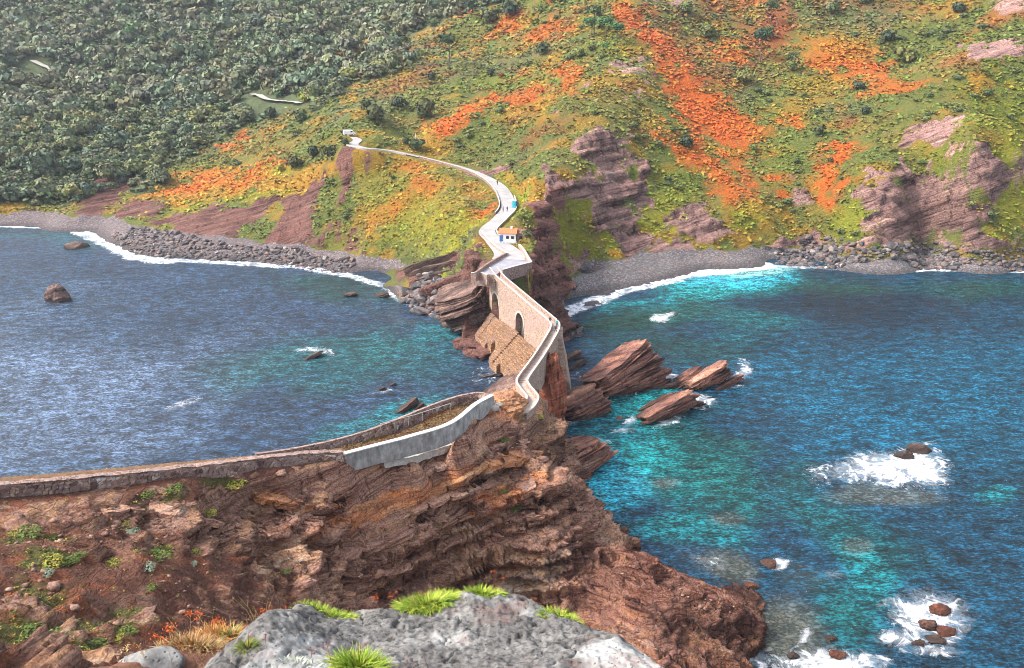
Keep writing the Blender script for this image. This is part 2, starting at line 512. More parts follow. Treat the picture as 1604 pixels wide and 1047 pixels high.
def simple(name, c, rough=0.8, spec=0.3, var=0.25, scale=3.0, bump=0.0):
    T = NT(name); p = T.objc()
    n = T.noise(p, scale, 5.0, 0.65)
    col = T.mix(1.0, c, T.ramp(n, [(0.3, 1 - var), (0.7, 1 + var)]), 'MULTIPLY')
    return T.base(col, rough, spec, T.bump(n, bump, 0.1) if bump else None)

def make_masonry(name, stone, mortar, sx=1.6, sz=3.0, var=0.4, patch=None):
    """rubble masonry in world metres: irregular coursed stones with pale joints"""
    T = NT(name); p = T.pos()
    v = T.mapping(p, (sx, sx, sz))
    e = T.vor(v, 1.0, 'DISTANCE_TO_EDGE'); c = T.vor(v, 1.0, 'F1', 'Color')
    sc = T.n("ShaderNodeSeparateColor"); T.l(c, sc.inputs[0])
    col = T.mix(1.0, stone, T.ramp(sc.outputs[0], [(0.0, 1 - var), (0.5, 1.0), (1.0, 1 + var)]), 'MULTIPLY')
    col = T.mix(T.math('MULTIPLY', sc.outputs[1], 0.35), col, T.mix(1.0, col, (1.25, 0.8, 0.72), 'MULTIPLY'))
    j = T.mapr(e, 0.02, 0.12)
    n = T.noise(p, 2.2, 6.0, 0.7)
    col = T.mix(j, mortar, col)
    big = T.noise(p, 0.28, 4.0, 0.6)
    if patch: col = T.mix(T.mapr(big, 0.48, 0.62, 0.0, 0.75), col, patch)
    col = T.mix(1.0, col, T.ramp(n, [(0.3, 0.65), (0.65, 1.2)]), 'MULTIPLY')
    return T.base(col, 0.9, 0.2, T.bump(T.math('ADD', j, n), 0.7, 0.12))
M_bridge = make_masonry("bridge_masonry", (0.36, 0.26, 0.20), (0.46, 0.37, 0.29), 2.1, 3.6, 0.4, (0.40, 0.27, 0.235))
M_wall = make_masonry("rubble_wall", (0.27, 0.175, 0.145), (0.36, 0.29, 0.25), 2.6, 3.6, 0.5, (0.32, 0.23, 0.21))
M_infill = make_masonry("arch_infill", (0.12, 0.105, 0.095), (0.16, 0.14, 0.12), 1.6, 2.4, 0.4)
M_apron = make_masonry("apron_masonry", (0.33, 0.20, 0.115), (0.16, 0.10, 0.065), 2.2, 3.4, 0.5, (0.25, 0.16, 0.125))
M_coping = simple("coping_mortar", (0.42, 0.39, 0.35), 0.85, 0.2, 0.3, 1.6, 0.3)
M_deck = simple("deck_paving", (0.40, 0.32, 0.27), 0.9, 0.2, 0.3, 1.2, 0.3)

def make_concrete():
    T = NT("stained_concrete"); p = T.pos()
    n = T.noise(p, 0.9, 6.0, 0.65); n2 = T.noise(T.mapping(p, (1.2, 1.2, 0.35)), 1.3, 5.0, 0.6)
    col = T.ramp(n, [(0.3, (0.20, 0.195, 0.185)), (0.55, (0.34, 0.335, 0.315)), (0.75, (0.50, 0.49, 0.46))])
    col = T.mix(1.0, col, T.ramp(n2, [(0.3, 0.6), (0.6, 1.1)]), 'MULTIPLY')
    return T.base(col, 0.85, 0.25, T.bump(n, 0.3, 0.1))
M_concrete = make_concrete()

def make_road():
    T = NT("pale_concrete_road"); p = T.pos()
    n = T.noise(p, 0.35, 5.0, 0.6); n2 = T.noise(p, 2.5, 5.0, 0.6)
    col = T.mix(1.0, T.attr("col"), T.ramp(n, [(0.3, 0.8), (0.7, 1.15)]), 'MULTIPLY')
    col = T.mix(1.0, col, T.ramp(n2, [(0.3, 0.88), (0.7, 1.08)]), 'MULTIPLY')
    return T.base(col, 0.75, 0.35)
M_road = make_road()

def make_foliage(name, attr=None, c=None, var=0.5, rnd=True, transl=0.0):
    T = NT(name)
    col = T.attr(attr) if attr else c
    if rnd:
        r = T.n("ShaderNodeObjectInfo").outputs['Random']
        col = T.mix(1.0, col, T.ramp(r, [(0.0, (0.62, 0.72, 0.85)), (0.5, (1, 1, 1)), (1.0, (1.45, 1.25, 0.9))]), 'MULTIPLY')
    if not attr or var:
        n = T.noise(T.objc(), 0.9, 4.0, 0.7)
        col = T.mix(1.0, col, T.ramp(n, [(0.3, 1 - var), (0.7, 1 + var)]), 'MULTIPLY')
    return T.base(col, 0.75, 0.25)
M_cover = make_foliage("heath_cover", attr="col", var=0.0, rnd=False)
M_tree = make_foliage("oak_leaves", attr="col", var=0.3)
M_wood = make_foliage("far_wood_leaves", attr="col", var=0.0, rnd=False)
M_bark = simple("bark", (0.12, 0.095, 0.075), 0.9, 0.1, 0.3, 2.0)
# ---------------------------------------------------------------- routes, measured once and used by the ground and by what is built on it
def zline(rows): return np.array([PZ(*r) for r in rows])

ROAD = zline([(782, 421, 18.6), (798, 401, 19.2), (776, 378, 20.0), (763, 362, 20.6), (783, 342, 21.4), (796, 325, 22.1), (791, 305, 23.2), (779, 290, 24.4),
              (757, 276, 25.6), (727, 264, 27.0), (690, 254, 28.4), (650, 244, 30.0), (610, 236, 31.6), (570, 232, 32.8), (553, 227, 33.6), (560, 220, 34.6), (553, 215, 35.4)])
ROAD_W = [11.0, 9.0, 6.0, 5.2, 4.6, 5.2, 5.2, 5.0, 3.6, 3.2, 3.0, 3.0, 3.2, 4.4, 4.6, 4.0, 3.0]
DECK1 = np.array([PZ(773, 424, 18.3), PZ(784, 438, 17.8), PZ(800, 452, 17.2), PZ(835, 482, 16.6), PZ(866, 508, 16.2)])
DECK2 = np.array([PZ(866, 508, 16.2), PZ(869, 520, 16.0), PZ(846, 560, 16.2), PZ(821, 596, 17.4), PZ(818, 606, 17.8), PZ(826, 618, 18.2), PZ(834, 630, 18.8), PZ(826, 645, 19.4), PZ(812, 656, 20.2)])
STAIR = np.array([PZ(757, 630, 24.2), PZ(722, 642, 24.6), PZ(690, 660, 25.2), PZ(620, 690, 26.4), PZ(545, 707, 28.4), PZ(400, 721, 31.2), PZ(200, 740, 34.4), PZ(0, 757, 37.4), PZ(-260, 774, 40.8)])
NEARW = np.array([PZ(533, 711, 30.0), PZ(640, 683, 28.6), PZ(705, 662, 27.8), PZ(745, 632, 27.0), PZ(771, 618, 26.8)])
LEFTW = np.array([PZ(-260, 770, 42.2), PZ(-120, 763, 40.4), PZ(0, 756, 38.9), PZ(100, 748, 37.5), PZ(200, 738, 36.0), PZ(300, 728, 34.4), PZ(400, 716, 32.7), PZ(480, 708, 31.2), PZ(536, 706, 30.3)])
FARW = np.array([PZ(-260, 758, 41.2), PZ(0, 748, 38.0), PZ(200, 730, 35.2), PZ(400, 708, 32.0), PZ(480, 696, 30.4), PZ(575, 672, 28.2), PZ(690, 627, 26.2), PZ(745, 613, 26.2), PZ(771, 618, 26.6)])

# ---------------------------------------------------------------- mainland
def land_points():
    C = []
    def z(u, v, zz): C.append(PZ(u, v, zz))
    def y(u, v, yy): C.append(PY(u, v, yy))
    left_shore = [(-420, 345), (-200, 350), (0, 355), (60, 356), (140, 363), (165, 378), (210, 398), (300, 405), (400, 410), (470, 416), (540, 428), (600, 446), (622, 466), (690, 492)]
    right_shore = [(868, 492), (905, 480), (980, 452), (1080, 428), (1200, 415), (1300, 418), (1450, 420), (1604, 423), (1800, 428), (2000, 432)]
    for u, v in left_shore[:-2]: z(u, v, 0); C.append(PZ(u, v, 0) + np.array([0, -14, -2.6]))
    for u, v in right_shore[1:]: z(u, v, 0); C.append(PZ(u, v, 0) + np.array([0, -14, -2.6]))
    for u, v in left_shore[-2:]: z(u, v, 0); C.append(PZ(u, v, 0) + np.array([-7, -5, -3]))
    z(868, 492, 0); C.append(PZ(868, 492, 0) + np.array([6, -8, -3]))
    for u, v in [(0, 338), (100, 345), (190, 352), (240, 365), (330, 380), (440, 386), (540, 396), (600, 406), (640, 418), (-200, 332), (-420, 326)]: z(u, v, 3.0)
    for r in [(0, 200, 430), (0, 100, 540), (0, 0, 680), (0, -110, 800), (0, 280, 368), (200, 250, 398), (200, 150, 500), (200, 50, 620), (200, -60, 740), (400, -60, 720),
              (400, 50, 600), (400, 150, 470), (400, 200, 420), (400, 250, 378), (400, 300, 338), (400, 345, 316), (250, 320, 345), (300, 300, 352), (230, 300, 366), (100, 310, 358),
              (560, 180, 362), (560, 120, 440), (560, 50, 565), (560, -60, 690), (480, 260, 344), (480, 300, 322), (480, 340, 304), (520, 240, 345),
              (550, 270, 322), (550, 310, 306), (550, 350, 293), (600, 290, 310), (600, 340, 290), (600, 380, 276), (650, 280, 305), (650, 330, 287), (650, 375, 270),
              (700, 300, 285), (700, 340, 268), (720, 380, 248), (700, 415, 238), (730, 330, 268), (745, 355, 254), (735, 400, 233),
              (800, 255, 310), (760, 255, 320), (820, 290, 278), (700, 235, 332), (640, 220, 352), (800, 200, 335), (800, 150, 378), (800, 100, 425), (800, 50, 475), (800, 0, 545), (800, -80, 640),
              (700, -60, 660), (700, 0, 600), (700, 80, 482), (700, 150, 395), (700, 195, 347), (900, 180, 328), (900, 100, 388), (900, 30, 450), (900, -60, 540),
              (850, 300, 262), (880, 285, 274), (850, 370, 239), (858, 420, 224), (862, 462, 211), (850, 340, 246), (905, 235, 300),
              (905, 400, 268), (910, 340, 272), (915, 280, 286), (940, 225, 306),
              (980, 385, 277), (980, 340, 287), (980, 290, 299), (1000, 215, 320), (1000, 120, 362), (1000, 60, 402), (1000, 0, 450), (1000, -80, 520),
              (1100, 385, 283), (1100, 350, 290), (1100, 300, 306), (1100, 230, 331), (1055, 150, 364), (1100, 150, 370), (1100, 50, 440), (1100, -60, 530),
              (1200, 345, 294), (1250, 300, 306), (1250, 200, 348), (1250, 100, 402), (1250, 0, 462), (1250, -80, 530),
              (1330, 295, 295), (1340, 350, 283), (1420, 300, 293), (1420, 250, 304), (1420, 200, 319), (1420, 100, 388), (1420, 0, 440), (1420, -80, 500),
              (1500, 330, 283), (1500, 250, 291), (1500, 170, 320), (1560, 330, 280), (1560, 240, 291), (1520, 90, 352), (1604, 330, 282), (1604, 230, 296), (1604, 100, 348), (1604, 0, 395), (1604, -80, 445),
              (1800, 330, 284), (1800, 200, 310), (1800, 50, 370), (1800, -80, 440), (2050, 300, 290), (2050, 100, 350), (2050, -80, 430),
              (-220, 250, 400), (-220, 100, 550), (-220, 0, 690), (-450, 250, 400), (-450, 100, 560), (-450, -80, 740)]: y(*r)
    for u, v in [(925, 472), (950, 462), (1030, 440), (1055, 434), (1140, 421)]: z(u, v, 0.1)
    for r in [(895, 455, 1.6), (920, 447, 1.6), (950, 440, 1.5), (1000, 430, 1.5), (1050, 418, 1.5), (930, 426, 3), (960, 420, 3), (1040, 403, 3), (900, 425, 3), (1000, 410, 3), (1080, 397, 3), (1200, 388, 3), (1300, 390, 3.5), (1450, 382, 4), (1604, 372, 4), (1800, 372, 4), (2050, 372, 4), (868, 458, 3),
              (735, 428, 15.5), (700, 450, 6), (660, 455, 2.5), (720, 500, 3), (752, 512, 1.5), (750, 470, 12), (742, 490, 7)]: z(*r)
    C.append(np.array([0.5, 196, 1.0])); C.append(np.array([4, 188, -1.0])); C.append(np.array([-6, 184, -3])); C.append(np.array([-16, 196, -3.0])); C.append(np.array([12, 190, -3.5]))
    for x in (-620, -300, 0, 300, 600): C.append(np.array([x, 1050, 260.0])); C.append(np.array([x, 880, 200.0]))
    for x in (-300, -150, 60, 150, 300, 420): C.append(np.array([x, 150, -12.0]))
    for p in ROAD: C.append(p.copy())
    return np.array(C)

LAND = RBF(land_points(), c=7.0, lam=0.02)

def road_cut(X, Y, Z):
    XY = np.column_stack([X, Y])
    near = (np.abs(X + 20) < 130) & (Y < 420)
    if near.any():
        d, rz, par = polyline_near(XY[near], ROADC)
        w = ROADCW[np.clip(par.astype(int), 0, len(ROADCW) - 1)] / 2
        k = 1 - sstep(w + 1.4, w + 6.5, d)
        Z = Z.copy(); Z[near] = Z[near] * (1 - k) + (rz - 0.30) * k
    return Z

ROADC = catmull(ROAD, 1.5)
_s = np.concatenate([[0], np.cumsum(np.linalg.norm(np.diff(ROAD, axis=0), axis=1))])
_t = np.concatenate([[0], np.cumsum(np.linalg.norm(np.diff(ROADC, axis=0), axis=1))])
ROADCW = np.interp(_t / _t[-1] * _s[-1], _s, ROAD_W)

def axis(segs):
    out = []
    for a, b, h in segs: out.append(np.arange(a, b, h))
    return np.concatenate(out + [[segs[-1][1]]])

lx = axis([(-640, -250, 6.0), (-250, -60, 1.9), (-60, -32, 1.0), (-32, 32, 0.6), (32, 70, 0.9), (70, 200, 1.3), (200, 520, 6.0)])
ly = axis([(176, 190, 1.0), (190, 250, 0.6), (250, 330, 0.9), (330, 420, 1.8), (420, 600, 3.0), (600, 1060, 8.0)])
GX, GY = np.meshgrid(lx, ly)
GX, GY = GX.ravel(), GY.ravel()
GZ = LAND(GX, GY)

def land_fields(X, Y, Z, steep):
    """what covers the mainland: colour, bare-rock share, rock tint, beach share, woodland share"""
    P = np.column_stack([X, Y, Z])
    u, v = proj(P)
    sc = np.clip(330.0 / np.maximum(Y, 150), 0.3, 1.6)
    wu = fbm(P, 14, 4, 21) * 34 * sc; wv = fbm(P + 91, 14, 4, 33) * 22 * sc
    u = u + wu; v = v + wv
    u = u + fbm(P + 5, 3.5, 3, 23) * 9; v = v + fbm(P + 15, 3.5, 3, 24) * 7
    N = len(X)
    n1 = fbm(P, 22, 4, 5); n2 = fbm(P, 5, 3, 9); n3 = fbm(P, 60, 3, 13); n4 = fbm(P, 2.2, 2, 19)
    cols = dict(green=(.105, .122, .026), olive=(.165, .132, .030), bright=(.135, .160, .020), gold=(.32, .165, .018), orange=(.43, .092, .012), rust=(.27, .07, .022),
                wood=(.085, .108, .048), dull=(.105, .105, .05), lime=(.205, .205, .018), brown=(.16, .085, .05))
    cols = {k: np.array(c) for k, c in cols.items()}
    col = np.tile(cols['green'], (N, 1))
    def lay(c, k):
        nonlocal col
        col = col * (1 - k[:, None]) + cols[c] * k[:, None]
    lay('olive', sstep(-0.05, 0.35, n1)); lay('dull', sstep(0.0, 0.4, n3) * 0.6); lay('bright', sstep(0.18, 0.45, n2 + 0.4 * n1) * 0.45)
    lay('gold', sstep(0.08, 0.4, fbm(P + 40, 12, 4, 15)) * 0.6); lay('rust', sstep(0.22, 0.5, fbm(P + 140, 16, 5, 16)) * 0.5 * (X > -40))
    def ell(c, cu, cv, ru, rv, ang=0.0, s=1.0):
        a = math.radians(ang); du = u - cu; dv = v - cv
        e = np.sqrt(((du * math.cos(a) + dv * math.sin(a)) / ru) ** 2 + ((-du * math.sin(a) + dv * math.cos(a)) / rv) ** 2)
        k = (1 - sstep(0.45, 1.35, e + 0.75 * n2 + 0.6 * n4)) * s
        if c: lay(c, k)
        return k
    wood = np.maximum.reduce([pip(u, v, [(-900, -700), (830, -700), (830, -5), (700, 42), (600, 72), (650, 110), (560, 130), (500, 170), (400, 190), (300, 245), (235, 300), (120, 305), (60, 318), (-900, 330)]).astype(float)])
    lay('wood', wood)
    # bracken, heath and grass patches seen on the slopes
    for a in [('gold', 320, 292, 95, 24, -14), ('orange', 300, 288, 60, 14, -16, .75), ('orange', 420, 268, 60, 12, -16, .7), ('gold', 450, 292, 90, 22, -14), ('lime', 400, 312, 70, 10, -10, .8), ('lime', 305, 318, 28, 10, -20, .9),
              ('orange', 365, 228, 18, 8, 0, .8), ('orange', 392, 212, 22, 9, 10, .8), ('gold', 540, 262, 50, 12, -25, .7), ('lime', 440, 270, 20, 7, 0, .8),
              ('gold', 640, 300, 85, 60, 10, .45), ('bright', 620, 310, 70, 50, 0, .5), ('orange', 610, 330, 40, 22, -40, .55), ('orange', 660, 285, 36, 16, 30, .5), ('lime', 650, 350, 60, 40, -20, .55), ('orange', 755, 325, 16, 12, 0, .8), ('lime', 715, 365, 45, 30, -35, .8), ('lime', 690, 400, 40, 14, -35, .8),
              ('orange', 735, 172, 48, 16, -32, 1), ('orange', 705, 198, 34, 13, -30, .9), ('gold', 690, 225, 34, 12, 20, .9), ('orange', 770, 155, 28, 14, 0, .8), ('orange', 822, 150, 26, 16, -50, .85), ('rust', 800, 140, 20, 10, 0, .6),
              ('orange', 885, 120, 40, 12, -40, .75), ('orange', 905, 145, 20, 9, 0, .6), ('gold', 850, 170, 50, 16, -35, .6), ('orange', 862, 52, 36, 14, -10, .7), ('orange', 790, 45, 28, 10, -25, .8), ('orange', 725, 38, 16, 9, 0, .7), ('orange', 850, 5, 22, 9, 0, .8), ('rust', 620, 100, 60, 12, -18, .5), ('gold', 560, 95, 60, 10, -18, .5),
              ('rust', 640, 135, 70, 10, -20, .5), ('bright', 760, 130, 60, 10, -12, .7), ('green', 760, 220, 60, 30, -10, .6), ('rust', 850, 210, 60, 16, -25, .45), ('gold', 830, 285, 40, 14, 20, .8), ('lime', 805, 300, 22, 22, 40, .9), ('gold', 855, 310, 30, 14, 10, .8),
              ('bright', 950, 60, 40, 30, 30, .5), ('olive', 960, 170, 60, 40, 0, .5),
              ('orange', 1010, 45, 55, 14, 40, .8), ('orange', 1050, 90, 75, 24, 48, .75), ('rust', 1045, 70, 60, 40, 45, .4), ('orange', 1090, 160, 75, 26, 48, .9), ('orange', 1125, 200, 62, 34, 18, 1), ('orange', 1095, 190, 40, 26, 0, .9), ('rust', 1120, 110, 60, 40, 40, .4), ('orange', 1105, 270, 85, 16, 46, .85), ('orange', 1160, 275, 40, 16, 60, .7), ('orange', 1185, 215, 40, 20, -10, .75),
              ('rust', 1200, 60, 50, 40, 0, .6), ('rust', 1225, 45, 22, 34, 0, .7), ('orange', 1145, 82, 40, 10, 0, .7), ('orange', 1330, 90, 60, 22, 14, 1), ('orange', 1300, 100, 40, 18, 0, .9), ('gold', 1310, 70, 60, 30, 0, .6), ('orange', 1400, 135, 60, 10, -5, .7), ('orange', 1360, 120, 40, 10, 0, .7), ('bright', 1230, 150, 70, 40, -10, .5), ('gold', 1260, 165, 60, 24, -20, .5),
              ('orange', 1325, 232, 20, 30, 20, .9), ('orange', 1300, 265, 26, 26, 40, .9), ('orange', 1285, 300, 28, 14, 0, .9), ('orange', 1213, 285, 20, 10, 0, .9), ('orange', 1245, 190, 20, 9, 0, .8), ('orange', 1170, 10, 50, 12, 0, .5), ('rust', 1320, 10, 60, 14, 0, .6), ('gold', 1480, 12, 60, 14, 0, .6),
              ('lime', 1590, 310, 50, 60, 0, .9), ('bright', 1560, 170, 50, 80, 0, .8), ('gold', 1545, 130, 30, 14, 10, .8), ('lime', 1590, 210, 40, 60, 0, .7), ('lime', 1330, 335, 40, 30, 0, .75), ('lime', 1160, 340, 30, 26, 0, .7), ('bright', 1220, 235, 40, 40, 0, .4), ('bright', 1480, 250, 40, 26, 10, .8),
              ('lime', 905, 370, 26, 52, -10, .9), ('lime', 960, 385, 16, 26, -30, .9), ('lime', 1040, 330, 26, 44, 25, .8), ('bright', 1060, 290, 40, 40, 30, .6), ('lime', 1025, 370, 24, 12, 20, .8), ('bright', 1000, 260, 16, 40, -20, .5), ('gold', 972, 400, 26, 8, 15, .9),
              ('dull', 1350, 30, 90, 30, 0, .5), ('lime', 640, 25, 40, 9, -6, .5)]:
        ell(*a)
    cov = np.maximum.reduce([ell(None, 905, 372, 30, 54, -10), ell(None, 960, 388, 18, 28, -30), ell(None, 1042, 330, 28, 46, 25), ell(None, 1025, 372, 26, 13, 20), ell(None, 1480, 250, 44, 26, 10), ell(None, 1330, 335, 44, 32), ell(None, 715, 368, 48, 30, -35)])
    # bare rock
    rk = np.zeros(N)
    for poly in [[(235, 318), (300, 330), (390, 325), (455, 310), (520, 262), (570, 236), (600, 240), (555, 300), (540, 345), (560, 395), (420, 384), (300, 380), (225, 358)],
                 [(640, 420), (690, 425), (735, 400), (760, 425), (755, 530), (690, 520), (620, 470)],
                 [(835, 310), (860, 290), (875, 260), (900, 230), (960, 195), (1005, 205), (1020, 260), (1040, 320), (1010, 400), (980, 408), (900, 420), (860, 520), (835, 470), (825, 400)],
                 [(1020, 380), (1050, 335), (1120, 318), (1150, 345), (1190, 375), (1110, 392), (1010, 412)],
                 [(1395, 215), (1440, 190), (1510, 165), (1515, 220), (1575, 245), (1580, 300), (1545, 330), (1560, 360), (1610, 375), (1420, 385), (1260, 390), (1180, 385), (1300, 365), (1350, 350), (1330, 290), (1345, 262), (1400, 262)],
                 [(1500, 70), (1560, 66), (1600, 60), (1600, 88), (1520, 98)], [(1560, -5), (1640, -40), (1640, 60), (1580, 60)],
                 [(130, 300), (175, 262), (225, 272), (235, 330), (190, 350), (110, 340)], [(745, 285), (770, 262), (800, 262), (790, 278)]]:
        rk = np.maximum(rk, pip(u, v, poly).astype(float))
    for a in [(990, 118, 24, 26), (930, 135, 12, 7), (965, 105, 12, 12), (880, 180, 5, 10), (760, 272, 22, 10), (1050, 10, 40, 12), (1250, 300, 20, 14)]:
        rk = np.maximum(rk, ell(None, *a[:4]) * .85)
    rk = np.maximum(rk, sstep(1.5, 2.4, steep) * 0.9)
    rk = rk * (1 - 0.9 * sstep(0.04, 0.32, fbm(P + 7, 13, 4, 55)) * (X > 12))
    rk = rk * (1 - 0.9 * cov)
    # slips of soil and grass hanging on the brown slopes
    runs = fbm(np.column_stack([X, Y * 0.25, Z * 0.1]), 7, 4, 77)
    left = (u < 640)
    rk = np.where(left & (rk > 0), rk * (1 - 0.85 * sstep(0.10, 0.30, runs)), rk)
    rtint = np.ones((N, 3))
    rtint[left] = np.array([0.58, 0.47, 0.44])
    hd = pip(u, v, [(600, 400), (830, 400), (830, 560), (600, 540)]); rtint[hd] = np.array([0.52, 0.44, 0.42])
    hr = pip(u, v, [(800, 300), (890, 300), (890, 560), (800, 560)]); rtint[hr] = np.array([0.80, 0.62, 0.58])
    pale = ell(None, 985, 118, 60, 40) + ell(None, 1470, 210, 60, 36, -20) + ell(None, 1590, 50, 60, 60) + ell(None, 1520, 80, 50, 26)
    rtint = rtint * (1 + 0.25 * np.clip(pale, 0, 1))[:, None]
    gr = ell(None, 1520, 330, 110, 60); rtint = rtint * (1 - 0.22 * gr)[:, None]
    scr = ell(None, 960, 235, 40, 20); rtint = rtint * (1 - .15 * scr)[:, None]
    beach = sstep(4.2, 3.2, Z + 0.6 * n2) * (Z > -6) * np.where(pip(u, v, [(620, 420), (700, 410), (760, 430), (880, 430), (870, 560), (600, 560)]), 0, 1)
    beach *= np.where((X > -3) & (X < 16) & (Y < 228), 0, 1)
    return col, np.clip(rk, 0, 1), rtint, beach, wood

nxl, nyl = len(lx), len(ly)
_g = GZ.reshape(nyl, nxl)
_gx = np.gradient(_g, lx, axis=1).ravel(); _gy = np.gradient(_g, ly, axis=0).ravel()
STEEP = np.hypot(_gx, _gy)
lcol, lrk, lrt, lbeach, lwood = land_fields(GX, GY, GZ, STEEP)
P0 = np.column_stack([GX, GY, GZ])
far = sstep(300, 700, GY)
dry = sstep(0.5, 5, GZ)
veg_h = (fbm(P0, 28, 4, 1) * 2.6 + fbm(P0, 6, 3, 2) * 0.7) * dry * (1 - 0.6 * lrk) * (1 + far)
spine = (fbm(P0, 90, 3, 4, ridge=True)) * 9 * sstep(380, 520, GY)
GZ1 = GZ + veg_h + spine
# runnels on the brown slopes and gullies on the cliffs
run = fbm(np.column_stack([GX, GY * 0.3, GZ * 0.05]), 9, 4, 8, ridge=True)
GZ1 += run * 1.5 * lrk * dry
GZ1 += fbm(P0, 3.0, 3, 31) * 0.35 * np.where(GZ < 4, 0.5, 1)
GZ1 = road_cut(GX, GY, GZ1)
_a, _b = DECK1[0][:2], DECK1[-1][:2]; _l = np.linalg.norm(_b - _a); _t = (_b - _a) / _l; _n = np.array([-_t[1], _t[0]])
_s = (GX - _a[0]) * _t[0] + (GY - _a[1]) * _t[1]; _o = (GX - _a[0]) * _n[0] + (GY - _a[1]) * _n[1]
_top = np.where(_o < -1.0, np.interp(_s, [-3, 1, 40], [14, 2.0, -1.5]) + np.clip(-_o - 11, 0, 8) * 0.6, np.interp(_s, [-3, 2, 8, 40], [17, 11, 5, -2.0]) + np.clip(_o, 0, 6) * 0.3)
_in = (_s > -3) & (_s < 44) & (_o > -14) & (_o < 9)
GZ1 = np.where(_in, np.minimum(GZ1, _top), GZ1)
_hole = sstep(-30, -22, _s) * sstep(2, -1, _s) * sstep(1.0, -6.5, _o) * sstep(-22, -17, _o) * (GZ < 17)
GZ1 = GZ1 - 7.0 * _hole
_toe = (GX > -30) & (GX < 18) & (GY < 230) & (GZ < 11.5)
lrk = np.where(_toe & (_s > -6), 1.0, lrk); lrt[_toe & (_s > -6)] = np.array([.55, .46, .44])
# ledges: beds push the rock faces in and out along the slope
s = np.column_stack([GX, GY, GZ1]) @ POLE + fbm(P0, 12, 3, 41) * 0.8
_p = np.column_stack([GX, GY, GZ1])
led = (beds(s, 1.9, 3) - 0.5) * 1.8 + (beds(s, 0.7, 5) - 0.5) * 0.8 + blocks(_p, 2.6, 6.0, 6) * 2.8 + blocks(_p, 1.3, 3.0, 7) * 1.4
gn = np.column_stack([-_gx, -_gy]); gl = np.linalg.norm(gn, axis=1) + 1e-6
rdist = np.full(len(GX), 1e9); m = (np.abs(GX + 20) < 130) & (GY < 420)
rdist[m], _, _ = polyline_near(np.column_stack([GX[m], GY[m]]), ROADC)
amp = lrk * sstep(0.3, 0.9, STEEP) * sstep(4.5, 10, rdist) * np.where(GX < -65, 0.35, 1.0)
amp = np.maximum(amp, _toe * .9 * sstep(4.5, 8, rdist)) * (1 - np.clip(_hole * 3, 0, 1)) * np.where((_s > -8) & (np.abs(_o) < 4.5), 0.0, 1.0)
LV = np.column_stack([GX + gn[:, 0] / gl * led * amp, GY + gn[:, 1] / gl * led * amp, GZ1 + (led * 0.25) * lrk * dry * sstep(4.5, 10, rdist)])
F = grid_faces(nxl, nyl)
bmask = (lbeach > 0.5)
fb = bmask[F].sum(1) >= 3
low = (LV[:, 2] < -7.5)[F].all(1)
def submesh(name, V, F, attrs, mat, smooth=True):
    ids, inv = np.unique(F, return_inverse=True)
    return mesh_np(name, V[ids], inv.reshape(F.shape), smooth, mat, {k: a[ids] for k, a in attrs.items()})
struct(submesh("hillside", LV, F[~fb & ~low], dict(col=lcol, rock=lrk, rtint=lrt), M_land))
bc = np.where((GX < 0)[:, None], np.array([0.125, 0.100, 0.10]), np.array([0.135, 0.120, 0.12]))
wet = sstep(1.6, 0.2, LV[:, 2])
bc = bc * (1 - 0.5 * wet)[:, None]
fc = LV[F][:, :, 0].mean(1)
struct(submesh("beach", LV, F[fb & ~low & (fc < 0)], dict(col=bc), M_beach))
struct(submesh("beach", LV, F[fb & ~low & (fc >= 0)], dict(col=bc), M_beach))

class GridH:
    """height of a built terrain grid"""
    def __init__(s, xs, ys, Z): s.x, s.y, s.Z = xs, ys, Z.reshape(len(ys), len(xs))
    def __call__(s, X, Y):
        X = np.atleast_1d(np.asarray(X, float)); Y = np.atleast_1d(np.asarray(Y, float))
        i = np.clip(np.searchsorted(s.x, X) - 1, 0, len(s.x) - 2); j = np.clip(np.searchsorted(s.y, Y) - 1, 0, len(s.y) - 2)
        a = np.clip((X - s.x[i]) / (s.x[i+1] - s.x[i]), 0, 1); b = np.clip((Y - s.y[j]) / (s.y[j+1] - s.y[j]), 0, 1)
        Z = s.Z
        return Z[j, i] * (1-a) * (1-b) + Z[j, i+1] * a * (1-b) + Z[j+1, i] * (1-a) * b + Z[j+1, i+1] * a * b
LANDH = GridH(lx, ly, LV[:, 2])

def hit(u, v, H, t0=60.0, t1=1100.0):
    """where the sight line through a photograph pixel meets a terrain"""
    a, dy, dz = ray(u, v)
    t = np.arange(t0, t1, 0.5)
    x, y, z = a * t, dy * t, CAMZ + dz * t
    h = H(x, y); k = np.where(z < h)[0]
    if len(k) == 0: return None
    i = k[0]
    return np.array([x[i], y[i], h[i]])

